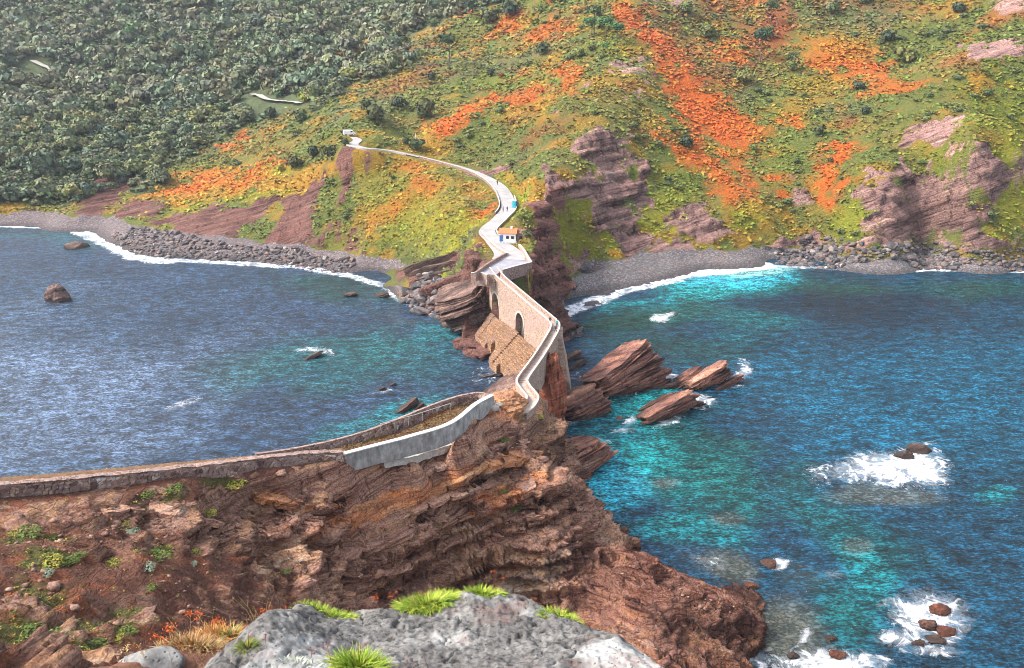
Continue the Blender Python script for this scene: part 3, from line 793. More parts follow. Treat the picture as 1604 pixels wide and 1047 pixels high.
# ---------------------------------------------------------------- the near islet
def islet_points():
    C = []
    def z(u, v, zz): C.append(PZ(u, v, zz))
    def y(u, v, yy): C.append(PY(u, v, yy))
    for p in STAIR: C.append(p.copy())
    for p in FARW[:-1]: C.append(p + np.array([0, 0, -1.3])); C.append(p + np.array([-2.5, 3.2, -5]))
    for p in FARW[:-1]: C.append(np.array([p[0] - 11, p[1] + 17, p[2] * 0.35 - 1])); C.append(np.array([p[0] - 18, p[1] + 30, -4]))
    for p in NEARW: C.append(p + np.array([0.6, -0.6, -2.4]))
    for p in LEFTW: C.append(p + np.array([0.9, -0.9, -1.3]))
    for i in (5, 6, 7, 8): C.append(DECK2[i] + np.array([0, 0, -0.2]))
    z(800, 628, 21.5); z(790, 640, 22); z(820, 618, 17)
    C.append(np.array([6, 124, 14.5])); C.append(np.array([10, 125, 3.0])); C.append(np.array([-4, 118, 18])); C.append(np.array([-10, 124, 6])); C.append(np.array([0, 130, 10])); C.append(np.array([2, 137, 3])); C.append(np.array([-8, 134, -3])); C.append(np.array([13, 134, -2]))
    C.append(np.array([9, 118, 10]))
    for r in [(560, 765, 84), (640, 735, 91), (700, 720, 96.5), (760, 690, 103.5), (800, 680, 107), (830, 705, 105), (838, 750, 100), (848, 790, 97), (866, 825, 95),
              (700, 800, 92.5), (560, 830, 82), (640, 790, 88), (640, 860, 86), (700, 880, 89.5), (790, 800, 96), (790, 880, 92.5), (560, 920, 77), (700, 980, 86), (850, 900, 90.5), (850, 1000, 85.5), (790, 960, 88.5),
              (950, 885, 94), (1000, 872, 92), (1080, 905, 89.5), (1130, 930, 88.5), (1172, 950, 89), (1000, 950, 84), (1000, 1030, 78), (1080, 1000, 80), (1150, 1010, 82), (920, 950, 88), (920, 1030, 82),
              (0, 830, 57), (0, 900, 50), (0, 1000, 39), (0, 1047, 33), (250, 820, 65), (250, 900, 55.5), (250, 1000, 47), (400, 830, 73), (400, 900, 66), (400, 990, 56), (480, 870, 73.5), (480, 960, 66), (120, 860, 56), (-200, 850, 50), (-200, 950, 42), (-200, 1047, 30)]: y(*r)
    for r in [(1185, 958, -.5), (1190, 1000, -.5), (1160, 1045, -.8), (1000, 862, -.5), (1085, 895, -.6), (1140, 918, -.6), (905, 815, -.5), (1240, 960, -3), (1240, 1047, -3), (900, 740, -3), (900, 690, -3), (1000, 800, -4)]: z(*r)
    for p in [(0, 8, 64.5), (-10, 8, 63.5), (-20, 20, 57), (10, 9, 62), (10, 25, 44), (0, 25, 48), (0, 40, 33), (20, 45, 18), (26, 62, 7), (12, 60, 16), (-30, 25, 55), (-60, 30, 56), (-60, 15, 64), (-20, 0, 72), (0, 0, 73.0), (0, 3, 70.6), (-4, 3, 70.2), (5, 3, 70.0), (25, 5, 60), (45, 20, 20), (45, 40, 0), (40, 60, -3), (38, 75, -3), (60, 60, -8), (-80, 40, 50), (-90, 80, 5), (-90, 60, 30), (50, 5, 20), (-40, 5, 68), (45, 110, -8), (-60, 130, -8), (60, 140, -8), (-90, 110, -8), (20, -15, 66), (-20, -15, 74), (60, -15, 10), (-70, -15, 66), (0, -15, 73), (70, 20, -6), (70, 90, -8)]: C.append(np.array(p, float))
    return np.array(C)

ISL = RBF(islet_points(), c=2.5, lam=0.02)
ix = axis([(-90, -62, 1.2), (-62, -46, 0.6), (-46, -22, 0.34), (-22, 36, 0.24), (36, 70, 1.2)])
iy = axis([(-16, 24, 1.0), (24, 64, 0.34), (64, 122, 0.22), (122, 140, 0.5)])
IX, IY = np.meshgrid(ix, iy); IX, IY = IX.ravel(), IY.ravel()
IZ = ISL(IX, IY)
nxi, nyi = len(ix), len(iy)
_g = IZ.reshape(nyi, nxi)
ISTEEPx = np.gradient(_g, ix, axis=1).ravel(); ISTEEPy = np.gradient(_g, iy, axis=0).ravel()
ISTEEP = np.hypot(ISTEEPx, ISTEEPy)

def islet_fields(X, Y, Z, steep):
    P = np.column_stack([X, Y, Z]); u, v = proj(P)
    u = u + fbm(P, 5, 4, 121) * 26; v = v + fbm(P + 51, 5, 4, 133) * 18
    n1 = fbm(P, 4, 4, 105); n2 = fbm(P, 1.3, 3, 109)
    N = len(X)
    C = dict(soil=np.array((.155, .068, .045)), dark=np.array((.075, .035, .026)), green=np.array((.085, .10, .024)), gold=np.array((.26, .17, .035)), rust=np.array((.27, .085, .035)), pale=np.array((.30, .20, .16)))
    col = np.tile(C['soil'], (N, 1))
    def lay(c, k):
        nonlocal col
        col = col * (1 - k[:, None]) + C[c] * k[:, None]
    def ell(cu, cv, ru, rv, ang=0.0):
        a = math.radians(ang); du = u - cu; dv = v - cv
        e = np.sqrt(((du * math.cos(a) + dv * math.sin(a)) / ru) ** 2 + ((-du * math.sin(a) + dv * math.cos(a)) / rv) ** 2)
        return 1 - sstep(0.6, 1.25, e + 0.5 * n2)
    lay('dark', sstep(0.05, 0.4, n1) * .8); lay('rust', sstep(0.15, 0.45, n2 + 0.3 * fbm(P, 9, 2, 7)) * .6); lay('pale', sstep(0.2, 0.5, fbm(P + 9, 3, 4, 61)) * .3)
    for a in [(60, 950, 60, 26), (40, 1000, 40, 24), (90, 845, 30, 16), (70, 890, 50, 16, -10), (150, 1000, 60, 22), (250, 780, 50, 14, -10), (200, 815, 30, 12), (240, 875, 36, 14), (330, 800, 24, 10), (360, 762, 40, 8), (110, 1020, 50, 16), (20, 850, 24, 16), (200, 980, 40, 20)]:
        lay('green', ell(*a) * .8)
    deck = ell(640, 650, 130, 22, -28); lay('gold', deck * .6); lay('rust', ell(680, 645, 50, 14, -28) * .6)
    rk = sstep(0.8, 1.3, steep)
    rk = np.maximum(rk, pip(u, v, [(520, 740), (700, 690), (770, 640), (1200, 600), (1300, 1100), (700, 1100), (480, 980), (440, 900), (330, 810), (360, 775)]).astype(float))
    rk = np.maximum(rk, ell(330, 830, 130, 50, 6) * .8); rk = np.maximum(rk, ell(120, 800, 200, 34, -8) * .75)
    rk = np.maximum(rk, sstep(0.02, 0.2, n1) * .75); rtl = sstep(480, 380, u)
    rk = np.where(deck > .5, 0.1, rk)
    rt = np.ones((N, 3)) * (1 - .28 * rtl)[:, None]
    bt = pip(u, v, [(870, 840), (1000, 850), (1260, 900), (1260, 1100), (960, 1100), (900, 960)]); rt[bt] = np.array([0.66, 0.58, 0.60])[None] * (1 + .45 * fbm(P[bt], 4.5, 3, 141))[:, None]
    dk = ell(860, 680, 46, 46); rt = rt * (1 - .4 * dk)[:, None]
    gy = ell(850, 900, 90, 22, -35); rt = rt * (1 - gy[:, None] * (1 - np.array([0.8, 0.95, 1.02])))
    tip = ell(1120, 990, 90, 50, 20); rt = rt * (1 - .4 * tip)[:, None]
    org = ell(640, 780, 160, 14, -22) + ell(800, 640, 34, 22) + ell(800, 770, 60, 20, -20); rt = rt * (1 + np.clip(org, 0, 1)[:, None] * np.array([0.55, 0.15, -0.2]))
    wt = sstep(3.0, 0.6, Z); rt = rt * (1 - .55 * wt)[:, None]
    return col, np.clip(rk, 0, 1), rt, sstep(-.2, .2, fbm(P, 2, 2, 1)) * 0 + bt

icol, irk, irt, ibt = islet_fields(IX, IY, IZ, ISTEEP)
PI0 = np.column_stack([IX, IY, IZ])
near_path = np.full(len(IX), 1e9)
for L in (STAIR, DECK2[4:], FARW, NEARW, LEFTW):
    d, _, _ = polyline_near(np.column_stack([IX, IY]), L); near_path = np.minimum(near_path, d)
calm = sstep(1.2, 4.5, near_path) * sstep(6, 14, IY)
fold = fbm(np.column_stack([PI0 @ STRIKE, IZ * .2, IZ * 0]), 4.2, 3, 95, ridge=True) * 2.2 * ibt * sstep(0, 3, IZ)
_low = ibt * (sstep(10, 24, IX) * 2.4 + .8) * sstep(0, 4, IZ)
z1 = IZ - _low + (fbm(PI0, 9, 4, 71) * 1.1 + fbm(PI0, 2.6, 4, 72, ridge=True) * 0.75 + fbm(PI0, 0.9, 3, 73) * 0.22) * calm * (1 - .5 * ibt) + fold * .8
# stair and landing floor
d, sz, _ = polyline_near(np.column_stack([IX, IY]), STAIR)
k = 1 - sstep(1.7, 3.6, d); z1 = z1 * (1 - k) + (sz - 0.25) * k
d, sz, _ = polyline_near(np.column_stack([IX, IY]), DECK2[3:])
k = 1 - sstep(1.5, 3.6, d); z1 = z1 * (1 - k) + (sz - 0.35) * k
s = np.column_stack([IX, IY, z1]) @ POLE2 + fbm(PI0, 6, 3, 81) * 0.7
_p = np.column_stack([IX, IY, z1])
led = (beds(s, 1.25, 13) - 0.5) * 1.7 + (beds(s, 0.42, 15) - 0.5) * 0.8 + blocks(_p, 1.7, 3.8, 16, POLE2) * 2.4 + blocks(_p, 0.6, 1.3, 17, POLE2) * 1.0
chunk = fbm(PI0, 1.6, 3, 91, ridge=True) * 0.5
gl = ISTEEP + 1e-6
amp = irk * sstep(0.2, 0.8, ISTEEP) * calm * (1 - .55 * ibt)
IV = np.column_stack([IX - ISTEEPx / gl * (led + chunk) * amp, IY - ISTEEPy / gl * (led + chunk) * amp, z1 + led * 0.62 * irk * calm])
F = grid_faces(nxi, nyi)
low = (IV[:, 2] < -5)[F].all(1)
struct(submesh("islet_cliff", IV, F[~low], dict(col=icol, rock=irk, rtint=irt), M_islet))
ISLH = GridH(ix, iy, IV[:, 2])
# ---------------------------------------------------------------- sea
wx = axis([(-4000, -900, 160.0), (-900, -330, 16.0), (-330, -200, 3.0), (-200, 10, 1.0), (10, 70, 0.68), (70, 200, 1.0), (200, 330, 3.0), (330, 900, 16.0), (900, 4000, 160.0)])
wy = axis([(-3000, -200, 140.0), (-200, 50, 4.0), (50, 130, 0.68), (130, 350, 1.0), (350, 420, 4.0), (420, 1000, 40.0)])
WX, WY = np.meshgrid(wx, wy); WX, WY = WX.ravel(), WY.ravel()
WP = np.column_stack([WX, WY, 0 * WX])
infront = WY > 30
wu, wv = proj(WP)
wu = np.where(infront, wu, 3000.0)
wu = wu + fbm(WP, 18, 4, 201) * 40; wv = wv + fbm(WP + 70, 18, 4, 202) * 22
WC = dict(deep=(.004, .040, .075), navy=(.002, .013, .026), slate=(.017, .042, .082), sky_sheen=(.085, .125, .195), teal=(.004, .085, .085), green=(.003, .042, .030), turq=(.006, .20, .21), aqua=(.025, .32, .42), pale=(.22, .50, .50), grey=(.085, .10, .10), cobble=(.10, .095, .075), blue=(.004, .070, .125))
WC = {k: np.array(c) for k, c in WC.items()}
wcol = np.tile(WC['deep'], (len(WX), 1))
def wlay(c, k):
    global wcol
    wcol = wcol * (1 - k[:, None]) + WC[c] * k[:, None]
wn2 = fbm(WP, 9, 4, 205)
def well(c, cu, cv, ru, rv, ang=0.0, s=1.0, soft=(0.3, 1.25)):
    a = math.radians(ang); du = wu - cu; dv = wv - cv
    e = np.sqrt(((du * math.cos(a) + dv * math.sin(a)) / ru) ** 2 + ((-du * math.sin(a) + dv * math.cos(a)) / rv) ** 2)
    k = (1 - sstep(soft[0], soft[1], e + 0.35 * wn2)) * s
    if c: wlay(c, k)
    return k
left = sstep(40, -10, WX + 0.02 * (WY - 150))
wlay('slate', left)
for a in [('sky_sheen', 0, 640, 420, 160, -12, .9), ('slate', 250, 500, 260, 60, -8, .8), ('teal', 80, 375, 160, 14, 4, .45), ('green', 520, 455, 130, 26, 6, .7), ('teal', 500, 570, 190, 50, -10, .6), ('teal', 650, 560, 100, 50, -10, .5), ('turq', 580, 655, 90, 20, -14, .3), ('turq', 690, 520, 40, 16, 0, .4), ('turq', 620, 640, 70, 16, -16, .25),  # first ellipse: pale sky sheen on the bay, painted into the water colour
          ('blue', 1450, 640, 260, 130, 0, .9), ('blue', 1250, 600, 180, 60, 10, .8), ('green', 1000, 500, 160, 26, -8, .9), ('green', 1060, 545, 130, 26, 0, .6), ('navy', 1340, 480, 190, 50, 4, .85), ('green', 1300, 445, 170, 22, 4, .7), ('green', 1540, 450, 120, 24, 0, .8),
          ('teal', 1130, 500, 120, 26, 10, .6), ('turq', 1130, 455, 150, 24, -6, .95), ('aqua', 1170, 440, 100, 15, -4, .95), ('pale', 1195, 424, 55, 9, -2, .9), ('turq', 990, 470, 60, 9, -16, .6),
          ('teal', 1040, 700, 170, 80, 30, .9), ('turq', 985, 690, 120, 55, 40, .8), ('aqua', 940, 755, 60, 60, 30, .9), ('blue', 950, 660, 80, 24, 20, .5), ('aqua', 900, 770, 30, 30, 0, .9), ('turq', 1005, 630, 80, 18, -10, .75), ('pale', 905, 790, 20, 30, 30, .5),
          ('teal', 1130, 740, 90, 70, 50, .7), ('green', 1150, 690, 60, 24, 20, .5), ('turq', 1060, 830, 90, 26, 10, .55), ('teal', 1320, 820, 200, 50, 24, .55), ('turq', 1360, 900, 80, 34, 50, .5), ('teal', 1330, 960, 90, 60, 30, .8), ('turq', 1570, 770, 60, 18, 0, .4), ('grey', 1390, 770, 80, 16, 0, .7), ('green', 1250, 740, 50, 30, 0, .5),
          ('cobble', 1230, 980, 80, 60, 20, .85), ('cobble', 1130, 890, 60, 20, 20, .6), ('cobble', 1290, 1040, 60, 24, 0, .6), ('grey', 1120, 812, 26, 14, 0, .6), ('grey', 1020, 742, 26, 9, 0, .6), ('grey', 1340, 850, 26, 10, 0, .5), ('grey', 1305, 895, 20, 8, 0, .5),
          ('grey', 860, 700, 40, 26, -30, .5), ('cobble', 940, 830, 40, 12, 20, .4)]:
    well(*a)
bed = np.zeros(len(WX))
for a in [(1230, 980, 90, 66, 20, .95), (1130, 892, 60, 22, 20, .8), (1290, 1035, 60, 24, 0, .7), (1120, 815, 24, 12, 0, .6), (1020, 742, 26, 9, 0, .5), (1390, 772, 80, 16, 0, .6), (860, 700, 40, 26, -30, .7), (940, 832, 44, 12, 20, .6), (1340, 850, 24, 9, 0, .5), (1250, 905, 60, 24, 10, .5), (1005, 600, 30, 10, 0, .4), (640, 500, 30, 12, 30, .5)]:
    bed = np.maximum(bed, well(None, *a[:5]) * a[5])
# foam: where swell meets the shore and the rocks
foam = np.zeros(len(WX))
def shore(rows, w, s=1.0, off=0.0):
    global foam
    L = zline([(u, v, 0.0) for u, v in rows])
    d, _, _ = polyline_near(np.column_stack([WX, WY - off]), L)
    foam = np.maximum(foam, (1 - sstep(0.35, 1.0, d / w + 0.35 * wn2)) * s)
shore([(-200, 350), (0, 355), (60, 357), (130, 362)], 2.2, .85)
shore([(130, 362), (165, 380), (215, 402), (270, 410)], 5.5, .9)
shore([(270, 408), (360, 412), (470, 418), (540, 430)], 4.0, .85)
shore([(540, 430), (600, 447)], 2.8, .8)
shore([(600, 447), (625, 470), (690, 494), (705, 515)], 2.0, .6)
shore([(868, 494), (905, 482), (980, 454), (1080, 430), (1200, 417)], 5.0, 1.0)
shore([(1200, 417), (1300, 420)], 2.2, .75)
shore([(1300, 420), (1400, 423), (1450, 421), (1604, 424), (1800, 430)], 4.2, .9)
def spot(u, v, ru, rv, s=1.0, ang=0.0):
    global foam
    foam = np.maximum(foam, well(None, u, v, ru, rv, ang, s, (0.25, 1.45)))
for a in [(1385, 725, 92, 27, 1.0, -3), (1440, 722, 62, 36, 1.0), (1340, 722, 46, 10, .6), (1440, 700, 40, 10, .8), (1455, 960, 54, 46, 1.0, 20), (1420, 940, 40, 16, .6), (1420, 1000, 50, 16, .8), (1490, 990, 24, 30, .8, 20), (1470, 1020, 50, 10, .75),
          (1310, 1040, 80, 34, 1.0), (1370, 1036, 40, 14, .7), (1180, 1035, 46, 24, .75), (1205, 888, 20, 10, .75), (1270, 990, 10, 14, .7, 30), (1150, 585, 18, 24, .8, 20), (1060, 592, 26, 10, .75), (1045, 498, 17, 7, .95), (1095, 640, 26, 12, .8, 20), (1060, 660, 34, 8, .7, -10), (1010, 640, 10, 6, .6), (1130, 610, 30, 6, .7),
          (975, 652, 12, 8, .75), (970, 668, 18, 6, .7), (905, 800, 18, 34, .55, -30), (985, 830, 10, 7, .7), (495, 562, 30, 5, .7), (600, 610, 20, 4, .5), (780, 590, 40, 16, .45), (880, 660, 24, 8, .5), (940, 690, 30, 8, .4), (1030, 740, 26, 6, .35), (290, 632, 34, 7, .65, -16), (745, 545, 26, 12, .4), (915, 585, 30, 20, .35), (960, 610, 60, 6, .5), (1195, 960, 16, 40, .55, 20), (1100, 880, 40, 10, .4, 15), (940, 700, 20, 10, .3)]:
    spot(*a)
ZL = np.where((WY > 176) & (WY < 420), LANDH(WX, WY), -10)
zw = fbm(WP * np.array([0.35, 1.0, 1]), 3.2, 3, 231) * 0.16 + fbm(WP, 14, 2, 232) * 0.12
zw *= sstep(600, 200, np.hypot(WX, WY))
WV = np.column_stack([WX, WY, zw + 0.22 * foam * fbm(WP, 1.1, 3, 233)])
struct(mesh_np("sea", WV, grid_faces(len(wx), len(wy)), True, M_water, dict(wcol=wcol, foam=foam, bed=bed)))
# sea bed, far below: only seen from the edge of the world
struct(mesh_np("seabed", [(-4000, -3000, -14), (4000, -3000, -14), (4000, 1000, -14), (-4000, 1000, -14)], [(0, 1, 2, 3)], False, M_darkrock))
# ---------------------------------------------------------------- road and terrace
def offsets(L, w):
    L = np.asarray(L, float); w = np.broadcast_to(w, (len(L),))
    t = np.gradient(L[:, :2], axis=0); t /= np.linalg.norm(t, axis=1)[:, None] + 1e-9
    n = np.column_stack([-t[:, 1], t[:, 0]])       # to the left of travel
    o = L.copy(); o[:, :2] += n * w[:, None]
    return o

def strip(name, L, wl, wr, dz, mat, col, m=6, crown=0.0, kind=True):
    a, b = offsets(L, wl), offsets(L, -np.asarray(wr))
    V, C = [], []
    for j in range(m + 1):
        p = a + (b - a) * j / m; p[:, 2] += dz
        V.append(p)
    V = np.stack(V, 1).reshape(-1, 3)
    c = np.tile(np.array(col), (len(V), 1)) * (1 + 0.12 * fbm(V, 3, 3, 301))[:, None]
    return mesh_np(name, V, grid_faces(m + 1, len(L)), False, mat, dict(col=c))


_rs = int(len(ROADC) * .045)
struct(strip("road", ROADC[_rs:], ROADCW[_rs:] / 2 * .92, ROADCW[_rs:] / 2 * .92, 0.02, M_road, (0.32, 0.305, 0.295)))
TER = [(744, 428), (768, 411), (792, 397), (812, 390), (822, 398), (831, 411), (808, 418), (787, 424), (776, 431)]
tv = [PZ(u, v, z) for (u, v), z in zip(TER, (18.8, 19.0, 19.25, 19.35, 19.2, 18.9, 18.75, 18.6, 18.6))]
V = tv + [p - np.array([0, 0, 3.2]) for p in tv]
n = len(tv)
ter = mesh_py("paved_terrace", V, [list(range(n))[::-1]] + [[i, (i + 1) % n, n + (i + 1) % n, n + i] for i in range(n)], None)
ter.data.materials.append(M_road); ter.data.materials.append(M_bridge)
ca = ter.data.attributes.new("col", 'FLOAT_COLOR', 'POINT'); ca.data.foreach_set("color", np.tile([0.27, 0.26, 0.29, 1.0], 2 * n).astype(np.float32))
for p in ter.data.polygons[1:]: p.material_index = 1
ter.data.update(); struct(ter)
PATHS = []
for rows in (((396, 150), (415, 157), (440, 161), (470, 165)), ((52, 97), (66, 104), (82, 112))):
    L = catmull([hit(u, v, LANDH) for u, v in rows], 2.5); L[:, 2] = LANDH(L[:, 0], L[:, 1]) + .9; PATHS.append(L)
    struct(strip("footpath", L, 2.0, 2.0, 0.0, M_road, (0.36, 0.34, 0.30), 3))

# ---------------------------------------------------------------- walls
def wall_body(name, L, thick, down, mat, parent=None, step=0.6, rough=0.05, rows=4, batter=0.0, seed=0):
    L = catmull(L, step) if len(L) > 2 else np.array([L[0] + (L[1] - L[0]) * t for t in np.linspace(0, 1, max(2, int(np.linalg.norm(L[1] - L[0]) / step)))])
    dn = np.interp(np.linspace(0, 1, len(L)), np.linspace(0, 1, len(np.atleast_1d(down))), np.atleast_1d(down)) if np.ndim(down) else np.full(len(L), down)
    ring = []
    for sgn in (1, -1):
        seq = range(rows + 1) if sgn == 1 else range(rows, -1, -1)
        for r in seq:
            f = 1 - r / rows                       # depth below the top
            if sgn == 1: f = 1 - r / rows
            p = offsets(L, sgn * (thick / 2 + batter * dn * f)); p[:, 2] -= dn * f
            ring.append(p)
    R = np.stack(ring, 1); nl, nr = len(L), R.shape[1]
    V = R.reshape(-1, 3)
    nz = np.column_stack([fbm(V, 0.7, 3, seed + 400), fbm(V, 0.7, 3, seed + 410), 0.7 * fbm(V, 0.9, 3, seed + 420)]) * rough
    V = V + nz
    i = np.arange(nl - 1)[:, None] * nr + np.arange(nr)[None, :]
    j = np.arange(nl - 1)[:, None] * nr + (np.arange(nr)[None, :] + 1) % nr
    F = np.stack([i, j, j + nr, i + nr], -1).reshape(-1, 4)
    me = [list(f) for f in F.tolist()] + [list(range(nr)), [(nl - 1) * nr + k for k in range(nr)][::-1]]
    return mesh_py(name, V, me, mat, parent), L

def coping(name, L, thick, h, mat, parent, step=0.5, rough=0.03, seed=0, lift=0.02):
    o, _ = wall_body(name, np.asarray(L) + np.array([0, 0, h + lift]), thick, h, mat, parent, step, rough, 1, 0, seed)
    return o

def stones(name, L, side, thick, down, mat, parent, size=0.38, seed=1, keep=0.8):
    """faces of the single stones, standing proud of the wall's face"""
    r = np.random.default_rng(seed)
    off = offsets(L, side * (thick / 2))
    seg = np.concatenate([[0], np.cumsum(np.linalg.norm(np.diff(off, axis=0), axis=1))])
    bm = bmesh.new(); z = 0.18
    while z < down:
        hh = size * r.uniform(0.6, 1.0); s = r.uniform(0, size)
        while s < seg[-1]:
            w = size * r.uniform(0.7, 1.7)
            if r.random() < keep:
                p = np.array([np.interp(s + w / 2, seg, off[:, k]) for k in range(3)])
                q = np.array([np.interp(s + w / 2 + 0.1, seg, off[:, k]) for k in range(2)])
                a = math.atan2(q[1] - p[1], q[0] - p[0])
                vs = bm_box(bm, p[0], p[1], p[2] - z - hh / 2, w * 0.92, 0.16 * r.uniform(0.6, 1.5), hh * 0.88, a, r.uniform(0.8, 1.0))
                for v in vs: v.co += Vector(r.uniform(-.04, .04, 3))
            s += w
        z += hh
    o = bm_obj(name, bm, mat, parent); o['kind'] = 'stuff'
    return o

def make_stone():
    T = NT("wall_stone"); p = T.pos()
    c = T.vor(p, 1.3, 'F1', 'Color'); sc = T.n("ShaderNodeSeparateColor"); T.l(c, sc.inputs[0])
    col = T.ramp(sc.outputs[0], [(0.0, (.12, .075, .065)), (0.35, (.24, .155, .135)), (0.65, (.33, .25, .22)), (0.9, (.42, .30, .22)), (1.0, (.58, .54, .49))])
    n = T.noise(p, 3.2, 6.0, 0.7)
    col = T.mix(1.0, col, T.ramp(n, [(0.3, 0.6), (0.65, 1.25)]), 'MULTIPLY')
    fl = T.mapr(T.noise(p, 1.4, 5, .7), .58, .66)
    col = T.mix(T.math('MULTIPLY', fl, .7), col, (.56, .53, .49))
    return T.base(col, 0.9, 0.2, T.bump(n, 0.8, 0.1))
M_stone = make_stone()

M_coptop = simple('bright_coping', (.60, .59, .57), .8, .25, .15, 1.6, .2)
M_copold = make_masonry('old_coping', (.34, .28, .25), (.44, .40, .36), 2.0, 2.0, .35, (.42, .37, .33))
sw = empty("stone_wall", LEFTW[2], "long rubble stone wall with a pale flat coping climbing the islet's red ridge", "wall")
body, lw = wall_body("masonry", LEFTW - np.array([0, 0, .14]), 0.8, 2.6, M_wall, None, 0.5, 0.20, 5, 0.05, 1); under(body, sw)
under(coping("coping", LEFTW - np.array([0, 0, .14]), 0.82, 0.06, M_wall, None, 0.35, 0.18, 2), sw)
under(stones("stone", lw, -1, .88, 2.3, M_stone, None, 0.40, 3, 0.9), sw)

fw = empty("stair_parapet", FARW[5], "low stone parapet behind the stair landing, edged against the sea", "wall")
body, lw = wall_body("masonry", FARW[3:] - np.array([0, 0, .3]), 0.38, 2.0, M_wall, None, 0.6, 0.07, 3, 0.05, 5); under(body, fw)
under(coping("coping", FARW[3:] - np.array([0, 0, .3]), 0.40, 0.08, M_wall, None, 0.5, 0.07, 6), fw)
under(stones("stone", lw, -1, .40, 1.2, M_stone, None, 0.34, 8, 0.8), fw)

cw = empty("concrete_wall", NEARW[1], "grey stained concrete retaining wall with a bright top edge beside the stair landing", "wall")
nw = [NEARW[0] + (NEARW[1] - NEARW[0]) * t for t in (0, .5)] + [p for p in NEARW[1:]]
body, _ = wall_body("wall_face", np.array(nw) - np.array([0, 0, .16]), 0.55, [2.3, 2.3, 2.5, 2.6, 2.7, 2.4], M_concrete, None, 0.8, 0.02, 3, 0.03, 9); under(body, cw)
under(coping("coping", np.array(nw) - np.array([0, 0, .16]), 0.66, 0.12, M_coptop, None, 0.8, 0.02, 10), cw)
# the wall's end return, joining the landing parapet, and its footing of pale mortar
fo, _ = wall_body("footing", np.array([hit(u, v, ISLH, 20, 160) + np.array([0, 0, .25]) for u, v in ((596, 733), (640, 721), (672, 712), (704, 698))]), 1.1, 0.9, M_coping, None, 0.35, 0.22, 3, 0.2, 12); under(fo, cw)
# stair treads climbing behind the wall, and the landing floor
SC = catmull(STAIR, 0.45)
st = empty("stone_stair", SC[0], "worn stone stair climbing behind the rubble wall", "stair")
bm = bmesh.new()
for i in range(0, len(SC) - 1):
    p, q = SC[i], SC[i + 1]; a = math.atan2(q[1] - p[1], q[0] - p[0])
    zz = p[2] - 0.1
    bm_box(bm, p[0], p[1], zz - 0.15 + 0.01 * (i % 2), 0.47, 2.9, 0.35, a)
o = bm_obj("steps", bm, simple("mossy_step", (.16, .095, .055), .95, .1, .45, 1.5, .5)); o['kind'] = 'stuff'; under(o, st)

hr = empty("handrail", PZ(650, 650, 26.6), "thin pale handrail along the stair landing", "handrail")
rl = [PZ(596, 664, 28.2), PZ(650, 650, 27.2), PZ(706, 632, 26.4)]
bm = bmesh.new(); bm_tube(bm, rl, 0.05, n=6); under(bm_obj("rail", bm, M_coping), hr)
for t in np.linspace(0, 1, 6):
    p = np.array([np.interp(t, [0, .5, 1], [r[k] for r in rl]) for k in range(3)])
    bm = bmesh.new(); bm_tube(bm, [p, p - np.array([0, 0, 1.3])], 0.035, n=5); under(bm_obj("post", bm, M_coping), hr)

# ---------------------------------------------------------------- the bridge
br = empty("stone_bridge", DECK1[2] * np.array([1, 1, 0]), "old stone footbridge with two arches linking the mainland terrace to the islet", "bridge")
HW = 1.1
D1 = np.array([DECK1[0] + (DECK1[-1] - DECK1[0]) * t for t in np.linspace(0, 1, 121)])
D1c = catmull(DECK1, 0.3); idx = np.linspace(0, len(D1c) - 1, 121).astype(int); D1[:, 2] = D1c[idx, 2]
Ld = np.linalg.norm((DECK1[-1] - DECK1[0])[:2]); sarr = np.linspace(0, 1, 121)
base = np.interp(sarr, [0, .1, .3, .56, .8, 1.0], [9.0, 7.2, 7.6, 8.2, 7.6, 5.0])
ARCH = [(0.115, 2.5, 7.2, 13.6), (0.56, 2.6, 8.9, 13.6)]
bot = base.copy()
for s0, hw, z0, z1 in ARCH:
    dd = (sarr - s0) * Ld / hw; k = np.abs(dd) < 1
    bot[k] = z0 + (z1 - z0 - hw) * 1.0 + hw * np.sqrt(1 - dd[k] ** 2)
t_ = (DECK1[-1] - DECK1[0])[:2] / Ld; nl_ = np.array([-t_[1], t_[0]])    # left of travel = east; the arches' seen face is the other
def face_pts(off, z):
    P = np.column_stack([D1[:, :2] + nl_ * off, z]); return P
V, Fq = [], []
rowsN = 8
for off in (HW, -HW):
    for r in range(rowsN + 1):
        V.append(face_pts(off, bot + (D1[:, 2] - 0.1 - bot) * r / rowsN))
V = np.concatenate(V); V[:, :2] += 0.05 * np.column_stack([fbm(V, .8, 3, 501), fbm(V, .8, 3, 502)])
N1 = 121
for side in (0, 1):
    o0 = side * (rowsN + 1) * N1
    for r in range(rowsN):
        for i in range(N1 - 1):
            if abs(bot[i] - bot[i+1]) > 2.2 and False: continue
            a = o0 + r * N1 + i
            Fq.append([a, a + 1, a + N1 + 1, a + N1])
for i in range(N1 - 1):                                                # soffit and underside
    a, b = i, (rowsN + 1) * N1 + i
    Fq.append([a, b, b + 1, a + 1])
top0, top1 = rowsN * N1, (2 * rowsN + 1) * N1
under(mesh_py("arch_wall", V, Fq, M_bridge), br)
